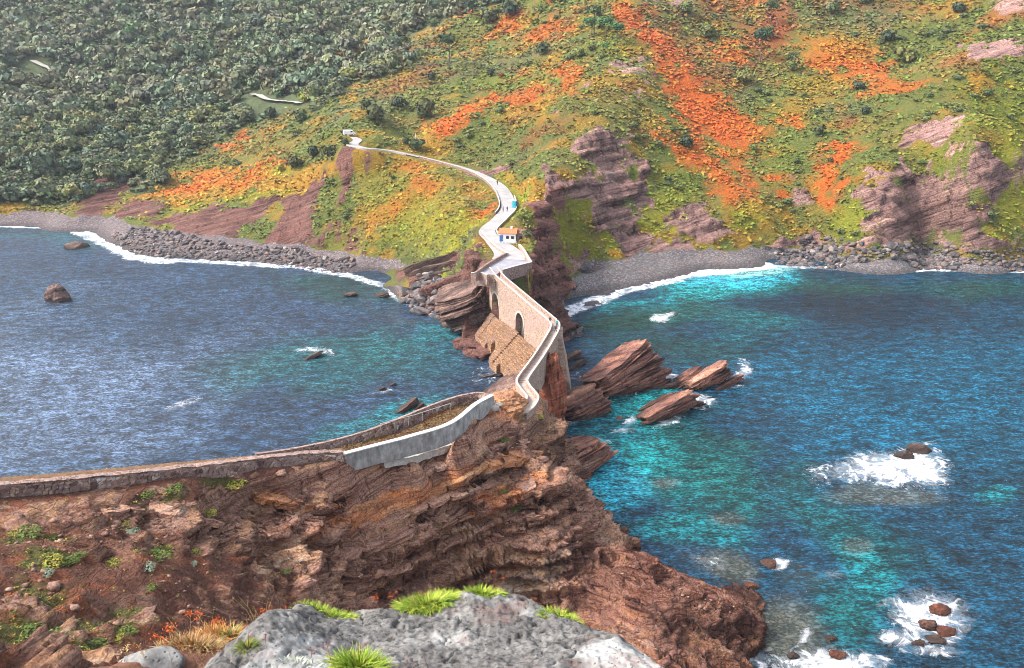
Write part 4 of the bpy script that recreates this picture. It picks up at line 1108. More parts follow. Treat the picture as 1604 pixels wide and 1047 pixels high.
for (s0, hw, z0, z1) in ARCH:
    # voussoirs round the opening, and the stone infill set back inside it
    bm = bmesh.new(); c = np.array([*(DECK1[0][:2] + (DECK1[-1] - DECK1[0])[:2] * s0), 0]); zs = z1 - hw
    pts = []
    for th in np.linspace(0, math.pi, 19): pts.append((math.cos(th) * (hw + 0.25), zs + math.sin(th) * (hw + 0.25)))
    for q in range(18):
        th = math.pi * (q + .5) / 18
        s_, z_ = math.cos(th) * (hw + 0.22), zs + math.sin(th) * (hw + .22)
        p = c[:2] + t_ * s_ - nl_ * (HW + 0.03)
        m = Matrix.Translation((p[0], p[1], z_)) @ Matrix.Rotation(math.atan2(t_[1], t_[0]), 4, 'Z') @ Matrix.Rotation(-(th - math.pi / 2), 4, 'Y')
        for v in bmesh.ops.create_cube(bm, size=1.0, matrix=m @ Matrix.Diagonal((0.48, 0.16, 0.5, 1)))['verts']: pass
    o = bm_obj("arch_ring", bm, M_coping); under(o, br)
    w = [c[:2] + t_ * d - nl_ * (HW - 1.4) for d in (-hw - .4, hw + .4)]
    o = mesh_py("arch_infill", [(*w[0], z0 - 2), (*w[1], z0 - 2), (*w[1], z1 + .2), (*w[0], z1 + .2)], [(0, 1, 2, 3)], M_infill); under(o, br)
D2c = catmull(DECK2, 0.6)
cut = int(np.argmin(np.linalg.norm(D2c[:, :2] - DECK2[4][:2], axis=1)))
body, _ = wall_body("causeway_wall", DECK2[0:5] + np.array([0, 0, -.12]), 1.9, [16.5, 13, 5.5, 4.5, 5, 6, 7], M_bridge, None, 0.8, 0.14, 8, 0.04, 21); under(body, br)
DALL = np.concatenate([D1c[:-1], D2c])
under(strip("deck", DALL, .85, .85, 0.0, M_road, (0.36, 0.29, 0.25), 4), br)
pr = offsets(DALL, .92); pl_ = offsets(DALL, -.92)
for nm, Lp in (("parapet", pr), ("parapet", pl_)):
    Lq = Lp[::3].copy(); Lq[:, 2] += 0.85
    o, _ = wall_body(nm, Lq, 0.32, 1.1, M_bridge, None, 0.7, 0.05, 2, 0.02, 31); under(o, br)
    under(coping("coping", Lq, 0.36, 0.08, M_coping, None, 0.7, 0.04, 33), br)
bm = bmesh.new()
for i in range(2, len(D2c) - 1):
    p, q = D2c[i], D2c[i - 1]; a = math.atan2(p[1] - q[1], p[0] - q[0])
    bm_box(bm, p[0], p[1], p[2] - 0.06, 0.5, 1.6, 0.3, a)
o = bm_obj("steps", bm, M_deck); o['kind'] = 'stuff'; under(o, br)
# corner pier with the dark blocked arch looking at the islet
bm = bmesh.new()
tp = [(7.4, 161.6), (10.5, 161.4), (10.8, 168.4), (7.4, 168.8)]; bp = [(6.2, 159.0), (13.0, 158.6), (13.6, 169.6), (5.2, 170.4)]
lv = []
for k in range(9):
    f = k / 8
    lv.append([bm.verts.new((bp[i][0] * (1 - f) + tp[i][0] * f + RNG.uniform(-.12, .12), bp[i][1] * (1 - f) + tp[i][1] * f + RNG.uniform(-.12, .12), -2 + f * 17.4)) for i in range(4)])
for k in range(8):
    for i in range(4): bm.faces.new((lv[k][i], lv[k][(i + 1) % 4], lv[k + 1][(i + 1) % 4], lv[k + 1][i]))
bm.faces.new(lv[-1]); under(bm_obj("corner_pier", bm, M_bridge), br)
bm = bmesh.new(); prof = []
for th in np.linspace(0, math.pi, 9): prof.append((10.7 + 1.45 * math.cos(th), 5.2 + 1.35 * math.sin(th)))
prof = [(12.15, 1.6)] + prof + [(9.25, 1.6)]
fv = [bm.verts.new((x, 159.3 + (z + 2) * 0.14 - 0.75, z)) for x, z in prof]; bv = [bm.verts.new((x, 161.5, z)) for x, z in prof]
bm.faces.new(fv)
for i in range(len(prof)): bm.faces.new((fv[i], fv[(i + 1) % len(prof)], bv[(i + 1) % len(prof)], bv[i]))
under(bm_obj("blocked_arch", bm, M_infill), br)

# stepped apron of masonry below the arches
ap = empty("stepped_apron", np.array([-3, 187, 0]), "tan stepped masonry apron running down from the bridge arches to the sea", "breakwater")
nA = 14; bm = bmesh.new()
seaN = -nl_
for r in range(nA):
    f0 = r / nA
    a0, a1 = 0.06 + 0.02 * f0, 0.93 - 0.05 * f0
    K = 12
    for k in range(K):
        s0, s1 = a0 + (a1 - a0) * k / K, a0 + (a1 - a0) * (k + 1) / K
        sm = (s0 + s1) / 2
        half = 0.0 if k < 6 else 0.7
        zt = np.interp(sm, [0, .1, .5, .9, 1], [7.4, 7.6, 8.6, 8.2, 7.6]) * (1 - f0) + (2.4 - half) * f0 + RNG.uniform(-.09, .09)
        if k in (0, 6): zt += .35
        off = HW + 0.2 + (4.6 + half * 2.4) * f0
        c = DECK1[0][:2] + (DECK1[-1] - DECK1[0])[:2] * sm + seaN * (off + 0.3)
        wl = (s1 - s0) * Ld
        if f0 > .62 and (k in (4, 5) or (f0 > .8 and k in (3, 8, 9))): continue
        bm_box(bm, c[0], c[1], zt - 1.4, wl * (0.985 if k not in (4, 8) else .93), 0.55 if k not in (0, 6) else .6, 2.8, math.atan2(t_[1], t_[0]))
o = bm_obj("course", bm, M_apron); o['kind'] = 'stuff'; under(o, ap)
bm = bmesh.new()
c = DECK1[0][:2] + (DECK1[-1] - DECK1[0])[:2] * 0.5 + seaN * (HW + 3)
cA = DECK1[0][:2] + (DECK1[-1] - DECK1[0])[:2] * 0.05 + seaN * (HW - 0.2); cB = DECK1[0][:2] + (DECK1[-1] - DECK1[0])[:2] * 0.95 + seaN * (HW - .2)
vs = [bm.verts.new((*cA, 7.0)), bm.verts.new((*cB, 7.0)), bm.verts.new((*(cB + seaN * 5.4), .8)), bm.verts.new((*(cA + seaN * 4.4), .8)),
      bm.verts.new((*cA, -3)), bm.verts.new((*cB, -3)), bm.verts.new((*(cB + seaN * 6.4), -3)), bm.verts.new((*(cA + seaN * 5.4), -3))]
for f in ((0, 1, 2, 3), (4, 5, 6, 7), (0, 1, 5, 4), (1, 2, 6, 5), (2, 3, 7, 6), (3, 0, 4, 7)): bm.faces.new([vs[i] for i in f])
under(bm_obj("core", bm, M_apron), ap)

# terrace and road walls
def low_wall(name, rows, label, thick=0.4, down=1.4, mat=M_bridge, cop=True, cat="wall", group=None, seed=50):
    L = np.array([PZ(*r) for r in rows]); r = empty(name, L[0], label, cat, group)
    b, _ = wall_body("masonry", L, thick, down, mat, None, 0.9, 0.05, 2, 0.02, seed); under(b, r)
    if cop: under(coping("coping", L, thick + 0.1, 0.1, M_coping, None, 0.9, 0.03, seed + 1), r)
    return r
low_wall("terrace_wall", [(832, 411, 19.9), (826, 401, 20.0), (820, 391, 20.1), (813, 383, 20.2)], "pale coped wall along the seaward side of the grey terrace, beside the cliff", 0.5, 2.0)
low_wall("terrace_wall", [(787, 423, 19.6), (808, 417, 19.7), (832, 411, 19.9)], "low brown wall closing the terrace front above the dark strata", 0.45, 3.0, M_wall, True, seed=54)
low_wall("terrace_wall", [(744, 427, 19.6), (768, 410, 19.8), (793, 396, 20.0)], "low wall with a reddish top along the terrace edge facing the bay beach", 0.4, 2.4, M_wall, False, seed=57)
low_wall("retaining_wall", [(753, 361, 20.9), (764, 374, 20.5), (779, 387, 20.2), (795, 397, 19.9)], "rough masonry retaining wall holding up the road bend above the terrace", 0.45, 6.5, M_bridge, True, seed=60)
low_wall("abutment_wall", [(738, 428, 18.6), (752, 427, 18.9), (764, 431, 18.9)], "mossy stone abutment at the mainland end of the bridge", 0.6, 2.4, M_bridge, True, seed=63)
lo = offsets(ROADC, ROADCW / 2 + 0.25); ro = offsets(ROADC, -(ROADCW / 2 + 0.2))
i0, i1 = int(len(ROADC) * .30), int(len(ROADC) * .78)
rp = empty("road_parapet", lo[i0], "low dark edged parapet on the outer side of the winding road", "wall")
b, _ = wall_body("masonry", lo[i0:i1:4] + np.array([0, 0, .55]), 0.28, 1.6, M_wall, None, 1.0, 0.04, 2, 0, 66); under(b, rp)
under(coping("coping", lo[i0:i1:4] + np.array([0, 0, .55]), 0.34, 0.08, M_coping, None, 1.0, 0.03, 67), rp)
rp = empty("road_kerb", ro[8], "narrow pale kerb wall on the inner side of the road bend", "kerb")
j0, j1 = int(len(ROADC) * .16), int(len(ROADC) * .46)
b, _ = wall_body("masonry", ro[j0:j1:4] + np.array([0, 0, .4]), 0.26, 1.0, M_coping, None, 1.0, 0.03, 2, 0, 68); under(b, rp)
k0 = int(len(ROADC) * .80)
rw = empty("road_wall", lo[k0], "pale concrete wall under the far bend of the road", "wall")
b, _ = wall_body("masonry", lo[k0:int(len(ROADC) * .96):4] + np.array([0, 0, .3]), 0.35, 1.8, M_coping, None, 1.0, 0.04, 2, 0, 69); under(b, rw)

# ---------------------------------------------------------------- small buildings, van, poles
M_white = simple("whitewash", (0.78, 0.77, 0.75), 0.8, 0.2, 0.06, 2.0)
M_tile = simple("clay_tile", (0.50, 0.19, 0.09), 0.8, 0.2, 0.3, 4.0)
M_tile2 = simple("old_clay_tile", (0.26, 0.12, 0.085), 0.85, 0.2, 0.3, 4.0)
M_blue = simple("blue_paint", (0.05, 0.13, 0.36), 0.5, 0.4, 0.1)
M_teal = simple("teal_plastic", (0.03, 0.38, 0.46), 0.4, 0.5, 0.1)
M_black = simple("dark_glass", (0.02, 0.022, 0.025), 0.25, 0.5, 0.1)
M_wood2 = simple("grey_wood", (0.20, 0.16, 0.13), 0.85, 0.2, 0.25)
M_metal = simple("pale_metal", (0.60, 0.63, 0.64), 0.45, 0.5, 0.08)

def gable(bm, x0, x1, y0, y1, z0, rise, over=0.25, th=0.14):
    """two pitched slabs, ridge along x"""
    ym = (y0 + y1) / 2
    for ya, yb in ((y0 - over, ym), (y1 + over, ym)):
        za = z0 - over * rise / (ym - y0)
        v = [bm.verts.new(c) for c in ((x0 - over, ya, za), (x1 + over, ya, za), (x1 + over, yb, z0 + rise), (x0 - over, yb, z0 + rise))]
        w = [bm.verts.new((p.co.x, p.co.y, p.co.z + th)) for p in v]
        for f in ((0, 1, 2, 3), (4, 5, 6, 7), (0, 1, 5, 4), (1, 2, 6, 5), (2, 3, 7, 6), (3, 0, 4, 7)): bm.faces.new([(v + w)[i] for i in f])
    n = int((x1 - x0 + 2 * over) / 0.45)                              # tile rolls
    for i in range(n + 1):
        x = x0 - over + (x1 - x0 + 2 * over) * i / n
        for ya in (y0 - over, y1 + over):
            za = z0 - over * rise / (ym - y0)
            bm_tube(bm, [(x, ya, za + th), (x, ym, z0 + rise + th)], 0.09, n=4)

hp = PZ(795, 381, 19.7)
hs = empty("white_house", hp, "small white house with an orange tiled roof at the road bend", "house", None, math.radians(-8))
bm = bmesh.new(); bm_box(bm, 0, 1.7, 1.35, 4.6, 3.4, 2.7)
for x in (-2.3, 2.3):
    v = [bm.verts.new(c) for c in ((x, 0, 2.7), (x, 3.4, 2.7), (x, 1.7, 3.65))]; bm.faces.new(v)
bm_obj("wall", bm, M_white, hs)
bm = bmesh.new(); gable(bm, -2.3, 2.3, 0, 3.4, 2.72, 1.0); rf = bm_obj("roof", bm, M_tile, hs)
bm = bmesh.new(); bm_box(bm, 0.9, 1.7, 3.9, 0.5, 0.5, 0.9); bm_obj("chimney", bm, M_white, rf)
bm = bmesh.new(); bm_box(bm, -1.75, -0.03, 1.1, 1.0, 0.08, 2.1); d = bm_obj("door", bm, M_blue, hs)
bm = bmesh.new(); bm_box(bm, -1.4, -0.09, 1.05, 0.05, 0.06, 0.16); bm_obj("handle", bm, M_metal, d)
for x in (0.0, 1.4):
    bm = bmesh.new(); bm_box(bm, x, -0.02, 1.6, 0.85, 0.10, 0.85); f = bm_obj("window", bm, M_wood2, hs)
    bm = bmesh.new(); bm_box(bm, x, -0.06, 1.6, 0.66, 0.06, 0.66); bm_obj("pane", bm, M_black, f)
sh = empty("stone_annex", hp + np.array([3.6, 0.4, 0]), "low brown roofed annex leaning against the white house", "shed", None, math.radians(-8))
bm = bmesh.new(); bm_box(bm, 0, 1.6, 1.3, 2.0, 3.0, 2.6); bm_obj("wall", bm, M_wall, sh)
bm = bmesh.new(); gable(bm, -1.0, 1.0, 0.1, 3.1, 2.62, 0.7, 0.2); bm_obj("roof", bm, M_tile2, sh)
bm = bmesh.new(); bm_box(bm, 0.1, 0.08, 0.95, 0.8, 0.08, 1.8); bm_obj("door", bm, M_black, sh)
fp = PZ(796, 384, 19.4)
fe = empty("white_fence", fp, "short white post fence in front of the small house", "fence")
for i in range(7):
    bm = bmesh.new(); bm_box(bm, -2.4 + i * 0.8, 0, 0.5, 0.12, 0.12, 1.0); bm_obj("post", bm, M_white, fe)
for z in (0.45, 0.85):
    bm = bmesh.new(); bm_box(bm, 0, 0.09, z, 4.9, 0.05, 0.1); bm_obj("rail", bm, M_white, fe)

kp = PZ(806, 324, 22.3)
kz = float(LANDH(kp[0], kp[1])[0])
kp[2] = max(kz, 22.0)
kb = empty("portable_toilet", kp, "teal portable toilet cabin standing beside the white road", "toilet cabin", None, math.radians(-14))
bm = bmesh.new(); bm_box(bm, 0, 0, 1.1, 1.25, 1.25, 2.2); bmesh.ops.bevel(bm, geom=bm.edges[:], offset=0.05, segments=1, affect='EDGES'); bm_obj("cabin", bm, M_teal, kb)
bm = bmesh.new(); bm_box(bm, 0, 0, 2.32, 1.35, 1.35, 0.22, 0, 0.75); bm_obj("roof", bm, M_white, kb)
bm = bmesh.new(); bm_box(bm, -0.05, -0.65, 1.05, 0.8, 0.06, 1.9); d = bm_obj("door", bm, M_teal, kb)
bm = bmesh.new(); bm_box(bm, 0.22, -0.70, 1.05, 0.06, 0.05, 0.2); bm_obj("handle", bm, M_black, d)
bm = bmesh.new(); bm_box(bm, 0.75, 0.1, 0.95, 0.35, 1.0, 1.9); bm_obj("side_panel", bm, M_blue, kb)
bm = bmesh.new(); bm_box(bm, 0, 0, 0.04, 1.4, 1.4, 0.1); bm_obj("skid", bm, M_black, kb)

vp = hit(540, 213, LANDH)
vp = ROADC[-1] if vp is None else vp
vn = empty("parked_van", ROADC[-1] + np.array([-1.8, 2.2, 0.4]), "white van parked at the far end of the road under the trees", "van", None, math.radians(20))
bm = bmesh.new(); prof = [(-2.4, .45), (2.3, .45), (2.4, 1.0), (1.75, 1.25), (1.2, 2.1), (-2.35, 2.2)]
a = [bm.verts.new((x, -0.95, z)) for x, z in prof]; b = [bm.verts.new((x, 0.95, z)) for x, z in prof]
bm.faces.new(a); bm.faces.new(b[::-1])
for i in range(6): bm.faces.new((a[i], a[(i + 1) % 6], b[(i + 1) % 6], b[i]))
bmesh.ops.bevel(bm, geom=bm.edges[:], offset=0.08, segments=2, affect='EDGES'); bm_obj("body", bm, M_white, vn)
bm = bmesh.new(); v = [bm.verts.new(c) for c in ((1.80, -.8, 1.28), (1.80, .8, 1.28), (1.28, .75, 2.0), (1.28, -.75, 2.0))]; bm.faces.new(v); 
for q in v: q.co.x += 0.06
bm_obj("windscreen", bm, M_black, vn)
for sy in (-0.97, 0.97):
    bm = bmesh.new(); bm_box(bm, 0.75, sy, 1.55, 0.8, 0.02, 0.55); bm_obj("side_window", bm, M_black, vn)
    for x in (-1.5, 1.5):
        bm = bmesh.new(); bmesh.ops.create_cone(bm, cap_ends=True, segments=14, radius1=.38, radius2=.38, depth=.24, matrix=Matrix.Translation((x, sy * .93, .38)) @ Matrix.Rotation(math.pi / 2, 4, 'X')); w = bm_obj("wheel", bm, M_black, vn)
        bm = bmesh.new(); bmesh.ops.create_cone(bm, cap_ends=True, segments=10, radius1=.2, radius2=.2, depth=.04, matrix=Matrix.Translation((x, sy * 1.06, .38)) @ Matrix.Rotation(math.pi / 2, 4, 'X')); bm_obj("rim", bm, M_metal, w)

def pole(u, v, hgt, label, r=0.09, arm=True, name="utility_pole"):
    p = hit(u, v, LANDH)
    o = empty(name, p - np.array([0, 0, .3]), label, "pole")
    bm = bmesh.new(); bm_tube(bm, [(0, 0, 0), (0.03, 0, hgt * .5), (0, 0, hgt)], r, r * .7, 7); bm_obj("mast", bm, M_metal if arm is False else M_wood2, o)
    if arm:
        bm = bmesh.new(); bm_box(bm, 0, 0, hgt - .4, 1.4, .1, .12); ca = bm_obj("crossarm", bm, M_wood2, o)
        for x in (-.6, 0, .6):
            bm = bmesh.new(); bm_tube(bm, [(x, 0, hgt - .34), (x, 0, hgt - .1)], .05, .03, 5); bm_obj("insulator", bm, M_white, ca)
    else:
        bm = bmesh.new(); bm_box(bm, 0, 0, hgt, .28, .28, .16, 0, .4); bm_obj("cap", bm, M_metal, o)
pole(652, 231, 5.6, "slim pale pole beside the road, next to a dark rounded bush", 0.16, False, "lamp_pole")
pole(734, 140, 7.0, "thin wooden utility pole on the grassy shoulder above the orange bracken", 0.12)
pole(836, 18, 9.0, "thin wooden utility pole near the hilltop wood", 0.14)
pole(1214, 60, 9.0, "thin wooden utility pole among rust coloured scrub high on the slope", 0.14)

# ---------------------------------------------------------------- people
M_skin = simple("skin", (0.48, 0.28, 0.20), 0.6, 0.3, 0.05)
def cloth(name, c): return simple(name, c, 0.85, 0.2, 0.12, 6.0)
M_hair = cloth("dark_hair", (0.03, 0.022, 0.018))
M_shoe = cloth("dark_shoes", (0.03, 0.03, 0.032))
def body_mesh(stride=0.18, arm=0.1):
    """one continuous figure: skeleton with a radius per joint, grown into a skin"""
    me = bpy.data.meshes.new("person")
    J = [(0, 0, .95), (0, 0, 1.18), (0, 0.01, 1.38), (0, 0, 1.50), (0, -.015, 1.60), (0, -.02, 1.69),
         (-.10, 0, .90), (-.11, -stride, .50), (-.11, -stride * .6, .07), (-.11, -stride * .6 - .15, .04),
         (.10, 0, .90), (.11, stride * .6, .50), (.11, stride * 1.3, .09), (.11, stride * 1.3 - .14, .04),
         (-.19, 0, 1.40), (-.26, arm, 1.14), (-.25, arm * .3 - .10, .93), (-.25, arm * .3 - .16, .84),
         (.19, 0, 1.40), (.26, -arm, 1.14), (.25, -arm - .14, .95), (.25, -arm - .20, .87)]
    E = [(0, 1), (1, 2), (2, 3), (3, 4), (4, 5), (0, 6), (6, 7), (7, 8), (8, 9), (0, 10), (10, 11), (11, 12), (12, 13), (2, 14), (14, 15), (15, 16), (16, 17), (2, 18), (18, 19), (19, 20), (20, 21)]
    R = [.15, .14, .16, .06, .095, .085, .095, .07, .045, .035, .095, .07, .045, .035, .07, .05, .035, .04, .07, .05, .035, .04]
    me.from_pydata(J, E, [])
    ob = bpy.data.objects.new("person", me); COL.objects.link(ob)
    md = ob.modifiers.new("skin", 'SKIN'); sb = ob.modifiers.new("sub", 'SUBSURF'); sb.levels = sb.render_levels = 1
    for i, sv in enumerate(me.skin_vertices[0].data):
        sv.radius = (R[i], R[i] * (0.72 if i in (0, 1, 2) else 1)); sv.use_root = (i == 0)
    dg = bpy.context.evaluated_depsgraph_get()
    out = bpy.data.meshes.new_from_object(ob.evaluated_get(dg))
    bpy.data.objects.remove(ob)
    return out
def person(loc, rz, label, top, legs, name="person", scale=1.0, stride=.18):
    me = body_mesh(stride); me.materials.clear()
    for m in (legs, top, M_skin, M_shoe): me.materials.append(m)
    for p in me.polygons:
        c = p.center; hand = abs(c.x) > .19 and c.z < .92
        p.material_index = 3 if c.z < .10 else 2 if (c.z > 1.47 or hand) else 1 if (c.z > .94 or abs(c.x) > .2) else 0
        p.use_smooth = True
    o = bpy.data.objects.new(name, me); COL.objects.link(o)
    o.location = tuple(loc); o.rotation_euler = (0, 0, rz); o.scale = (scale,) * 3
    tag(o, label, "person")
    bm = bmesh.new(); bmesh.ops.create_uvsphere(bm, u_segments=10, v_segments=6, radius=.105, matrix=Matrix.Translation((0, .02, 1.70)) @ Matrix.Diagonal((.95, 1.05, .95, 1)))
    bmesh.ops.delete(bm, geom=[v for v in bm.verts if v.co.z < 1.66 and v.co.y < .03], context='VERTS')
    bm_obj("hair", bm, M_hair, o, True)
    bm = bmesh.new(); bm_box(bm, 0, -.115, 1.625, .03, .035, .05, 0, .6); bm_obj("nose", bm, M_skin, o)
    return o
def on_line(L, u, v):
    pu, pv = proj(L); i = int(np.argmin((pu - u) ** 2 + (pv - v) ** 2)); return L[i].copy()
RD = ROADC + np.array([0, 0, .03])
person(on_line(RD, 776, 293), 0.3, "dark dressed walker alone on the white upper road bend", cloth("black_coat", (.02, .02, .024)), cloth("black_trousers", (.025, .025, .03)))
p = on_line(RD, 790, 331)
person(p + np.array([-.75, 0, 0]), 0.1, "walker in a pink top on the road beside another walker", cloth("pink_top", (.55, .14, .20)), cloth("grey_trousers", (.12, .12, .14)))
person(p + np.array([.55, .3, 0]), -0.2, "walker in dark blue on the road beside the pink top", cloth("navy_jacket", (.03, .045, .12)), cloth("blue_jeans", (.07, .10, .20)))
DK = DALL
person(on_line(DK, 867, 511) + np.array([-.8, 1.2, 0]), 0.4, "dark dressed walker at the bridge corner beside a teal jacket", cloth("charcoal_jacket", (.03, .03, .036)), cloth("dark_trousers", (.03, .032, .04)))
t1 = person(on_line(DK, 869, 514) + np.array([.4, .1, 0]), 0.2, "walker in a bright teal jacket at the bridge corner", cloth("teal_jacket", (.03, .42, .50)), cloth("slate_trousers", (.06, .07, .09)))
bm = bmesh.new(); bm_box(bm, 0, .17, 1.22, .34, .2, .5, 0, .8); bmesh.ops.bevel(bm, geom=bm.edges[:], offset=.05, segments=2, affect='EDGES')
bm_obj("backpack", bm, M_teal, t1)
person(on_line(DK, 871, 522) + np.array([.2, -.3, 0]), -0.3, "walker in navy just below the bridge corner", cloth("navy_top", (.03, .035, .09)), cloth("ink_trousers", (.02, .02, .03)))
person(on_line(DK, 781, 437), 0.5, "walker in a dark red top on the bridge near the terrace", cloth("dark_red_top", (.22, .05, .045)), cloth("brown_trousers", (.06, .045, .04)))
person(on_line(RD, 637, 240) + np.array([.4, .6, 0]), 1.2, "walker in a pale shirt on the far stretch of road", cloth("pale_shirt", (.6, .58, .55)), cloth("dull_trousers", (.08, .08, .09)))
# ---------------------------------------------------------------- rocks
def slab_mesh(name, A, B, W, T, seed, mat, parent=None, layers=5, n=44, rough=0.35, updip=None):
    """one tilted bed of rock: crest line A-B along the strike, W down the dip, T thick"""
    A, B = np.asarray(A, float), np.asarray(B, float)
    S = B - A; Ls = np.linalg.norm(S); S /= Ls
    U = UPDIP if updip is None else updip
    U = U - S * (U @ S); U /= np.linalg.norm(U); Nn = np.cross(U, S); Nn = Nn if Nn[2] > 0 else -Nn
    C = (A + B) / 2 - U * (W / 2) - Nn * (T * 0.5)
    r = np.random.default_rng(seed)
    th = np.linspace(0, 2 * math.pi, n, endpoint=False)
    c, s = np.cos(th), np.sin(th); e = 5.0
    rad = (np.abs(c) ** e + np.abs(s) ** e) ** (-1 / e)
    prm = np.column_stack([c * 2.2, s * 2.2, np.full(n, seed * 1.37)])
    V, F = [], []
    k = 0; rings = []
    lay = np.sort(r.uniform(0, 1, layers - 1)); lay = np.concatenate([[0], lay, [1]])
    for i in range(layers):
        g = 1 + 0.10 * r.uniform(-1, .6); o = 0.16 * fbm(prm + i * 5.1, 1.0, 4, seed + i) + 0.05 * r.uniform(-1, 1, n)
        jag = g * rad * (1 + o)
        sh = r.uniform(-.05, .05)
        for zf in (lay[i], lay[i + 1] - 0.02):
            z = (zf - .5) * T
            P = np.column_stack([c * jag * Ls / 2 + sh * Ls, s * jag * W / 2, np.full(n, z)]); rings.append(P)
    top = rings[-1]
    for f in (.82, .6, .36, .14):
        q = top * np.array([f, f, 1]); q[:, 2] += T * 0.05 * (1 - f); rings.append(q)
    V = np.concatenate(rings); m = len(rings)
    for a in range(m - 1):
        for j in range(n):
            F.append([a * n + j, a * n + (j + 1) % n, (a + 1) * n + (j + 1) % n, (a + 1) * n + j])
    F.append(list(range((m - 1) * n, m * n))); F.append(list(range(n))[::-1])
    d = np.column_stack([fbm(V + seed * 3, 2.2, 4, 601), fbm(V + seed * 3, 2.2, 4, 602), 0.55 * fbm(V + seed * 3, 1.6, 4, 603)]) * rough
    V = V + d
    V = C + V[:, :1] * S + V[:, 1:2] * U + V[:, 2:] * Nn
    o = mesh_py(name, V, F, mat)
    if parent is not None: under(o, parent)
    return o

def stack(name, label, cat, plates, mat=M_stack, group=None, rough=0.5, layers=6):
    P = [(PZ(*a), PZ(*b), W, T) for a, b, W, T in plates]
    c = np.mean([(a + b) / 2 for a, b, _, _ in P], axis=0); c[2] = 0
    r = empty(name, c, label, cat, group)
    for i, (a, b, W, T) in enumerate(P):
        slab_mesh("slab", a, b, W, T, int(abs(a[0] * 7 + a[1] * 3)) % 900 + i * 11, mat, r, layers, rough=rough)
    return r
stack("sea_stack", "tallest red sea stack of tilted beds, its peak rising above the bridge pier", "sea stack",
      [((940, 596, 5.0), (1017, 532, 10.6), 9, 1.8), ((944, 604, 3.8), (1028, 546, 8.6), 9, 1.8), ((950, 612, 2.4), (1040, 560, 6.4), 9, 1.8), ((956, 618, 1.0), (1050, 574, 4.2), 9, 1.9), ((962, 621, .2), (1046, 588, 2.2), 8, 1.8)])
stack("sea_stack", "broad low red stack lying against the foot of the bridge pier", "sea stack",
      [((888, 634, 4.2), (934, 602, 6.4), 8, 1.7), ((893, 643, 3.0), (946, 609, 5.2), 8, 1.7), ((898, 651, 1.6), (955, 618, 3.8), 8, 1.7), ((905, 657, .5), (961, 629, 2.3), 8, 1.7)])
stack("sea_rock", "grey flat slab beside the outermost red ridge, foam around both", "rock", [((1060, 603, .7), (1102, 572, 3.2), 4.5, 1.1), ((1066, 607, .3), (1104, 580, 2.2), 4.5, 1.1)], M_stack)
stack("sea_rock", "outermost long red ridge of rock ringed by white foam", "rock", [((1082, 605, 1.6), (1142, 568, 5.4), 5, 1.5), ((1088, 609, .5), (1148, 577, 3.7), 5, 1.5)])
stack("sea_rock", "thin red blade of rock at the seaward edge of the foam", "rock", [((1122, 611, .4), (1166, 586, 1.9), 3, 1.1)])
stack("sea_rock", "small dark lump at the shoreward end of the foaming ledge", "rock", [((1030, 606, .6), (1064, 597, 1.4), 4, 1.2)], M_darkrock)
stack("sea_rock", "long red wedge of rock in turquoise water, foam along its seaward side", "rock", [((1016, 652, 2.0), (1090, 610, 5.0), 5.5, 1.5), ((1020, 658, .8), (1096, 618, 3.4), 5.5, 1.6)])
stack("sea_rock", "grey ledge awash against the long red wedge", "rock", [((1004, 642, .6), (1060, 615, 1.9), 5, 1.1)], M_stack)
stack("sea_rock", "small brown rock awash in foam off the red wedge", "rock", [((1080, 636, .4), (1104, 627, 1.1), 2.6, 1.0)])
stack("sea_rock", "grey topped slab pair with a red broken edge below the cliff", "rock", [((868, 728, 3.4), (944, 687, 6.0), 11, 1.5), ((874, 742, 2.4), (952, 694, 5.0), 9, 1.4), ((884, 751, 1.2), (964, 697, 4.0), 7, 1.8)])
stack("sea_rock", "dark flat rocks awash behind the bridge pier", "rock", [((880, 566, .7), (912, 549, 2.2), 5, 1.2), ((888, 582, .3), (920, 560, 1.4), 5, 1.0)], M_darkrock)
stack("rock_outcrop", "dark red beds jutting from the islet's flank under the path end", "outcrop", [((826, 668, 13), (868, 650, 12.4), 10, 2.0), ((830, 678, 11), (880, 656, 10.0), 10, 2.0), ((838, 688, 8.5), (888, 664, 7.2), 10, 2.2), ((846, 702, 6.0), (888, 676, 4.6), 9, 2.2), ((850, 716, 3.0), (886, 690, 2.2), 9, 2.4)], M_stack)
_pl = []
for i in range(13):
    f = i / 12
    _pl.append(((690 + 14 * f + (i % 3) * 5, 447 + 70 * f, 8.0 * (1 - f) ** 1.3 + 1.6), (756 + 6 * f - (i % 2) * 4, 434 + 62 * f, 15.6 * (1 - f) + 7.0 * f), 5.5, 1.0))
_pl.append(((742, 524, .5), (772, 502, 3.4), 6, 1.3))
stack("rock_outcrop", "dark tilted strata under the mainland end of the bridge", "outcrop", _pl, M_darkrock, None, 0.3, 4)
_pl = [((630 + 9 * i, 418 + 9 * i, 5.5 - .9 * i), (712 + 3 * i, 392 + 12 * i, 14.5 - 1.7 * i), 6, 1.1) for i in range(6)]
stack("rock_outcrop", "dark ledges rising from the bay beach toward the terrace", "outcrop", _pl, M_darkrock, None, 0.3, 4)
stack("rock_outcrop", "dark ledges dipping into the water behind the bridge", "outcrop", [((840, 470, 5.5), (858, 455, 9.5), 9, 1.8), ((850, 486, 2.8), (876, 470, 5.8), 9, 1.8), ((862, 498, .8), (892, 486, 2.4), 9, 1.6)], M_darkrock)
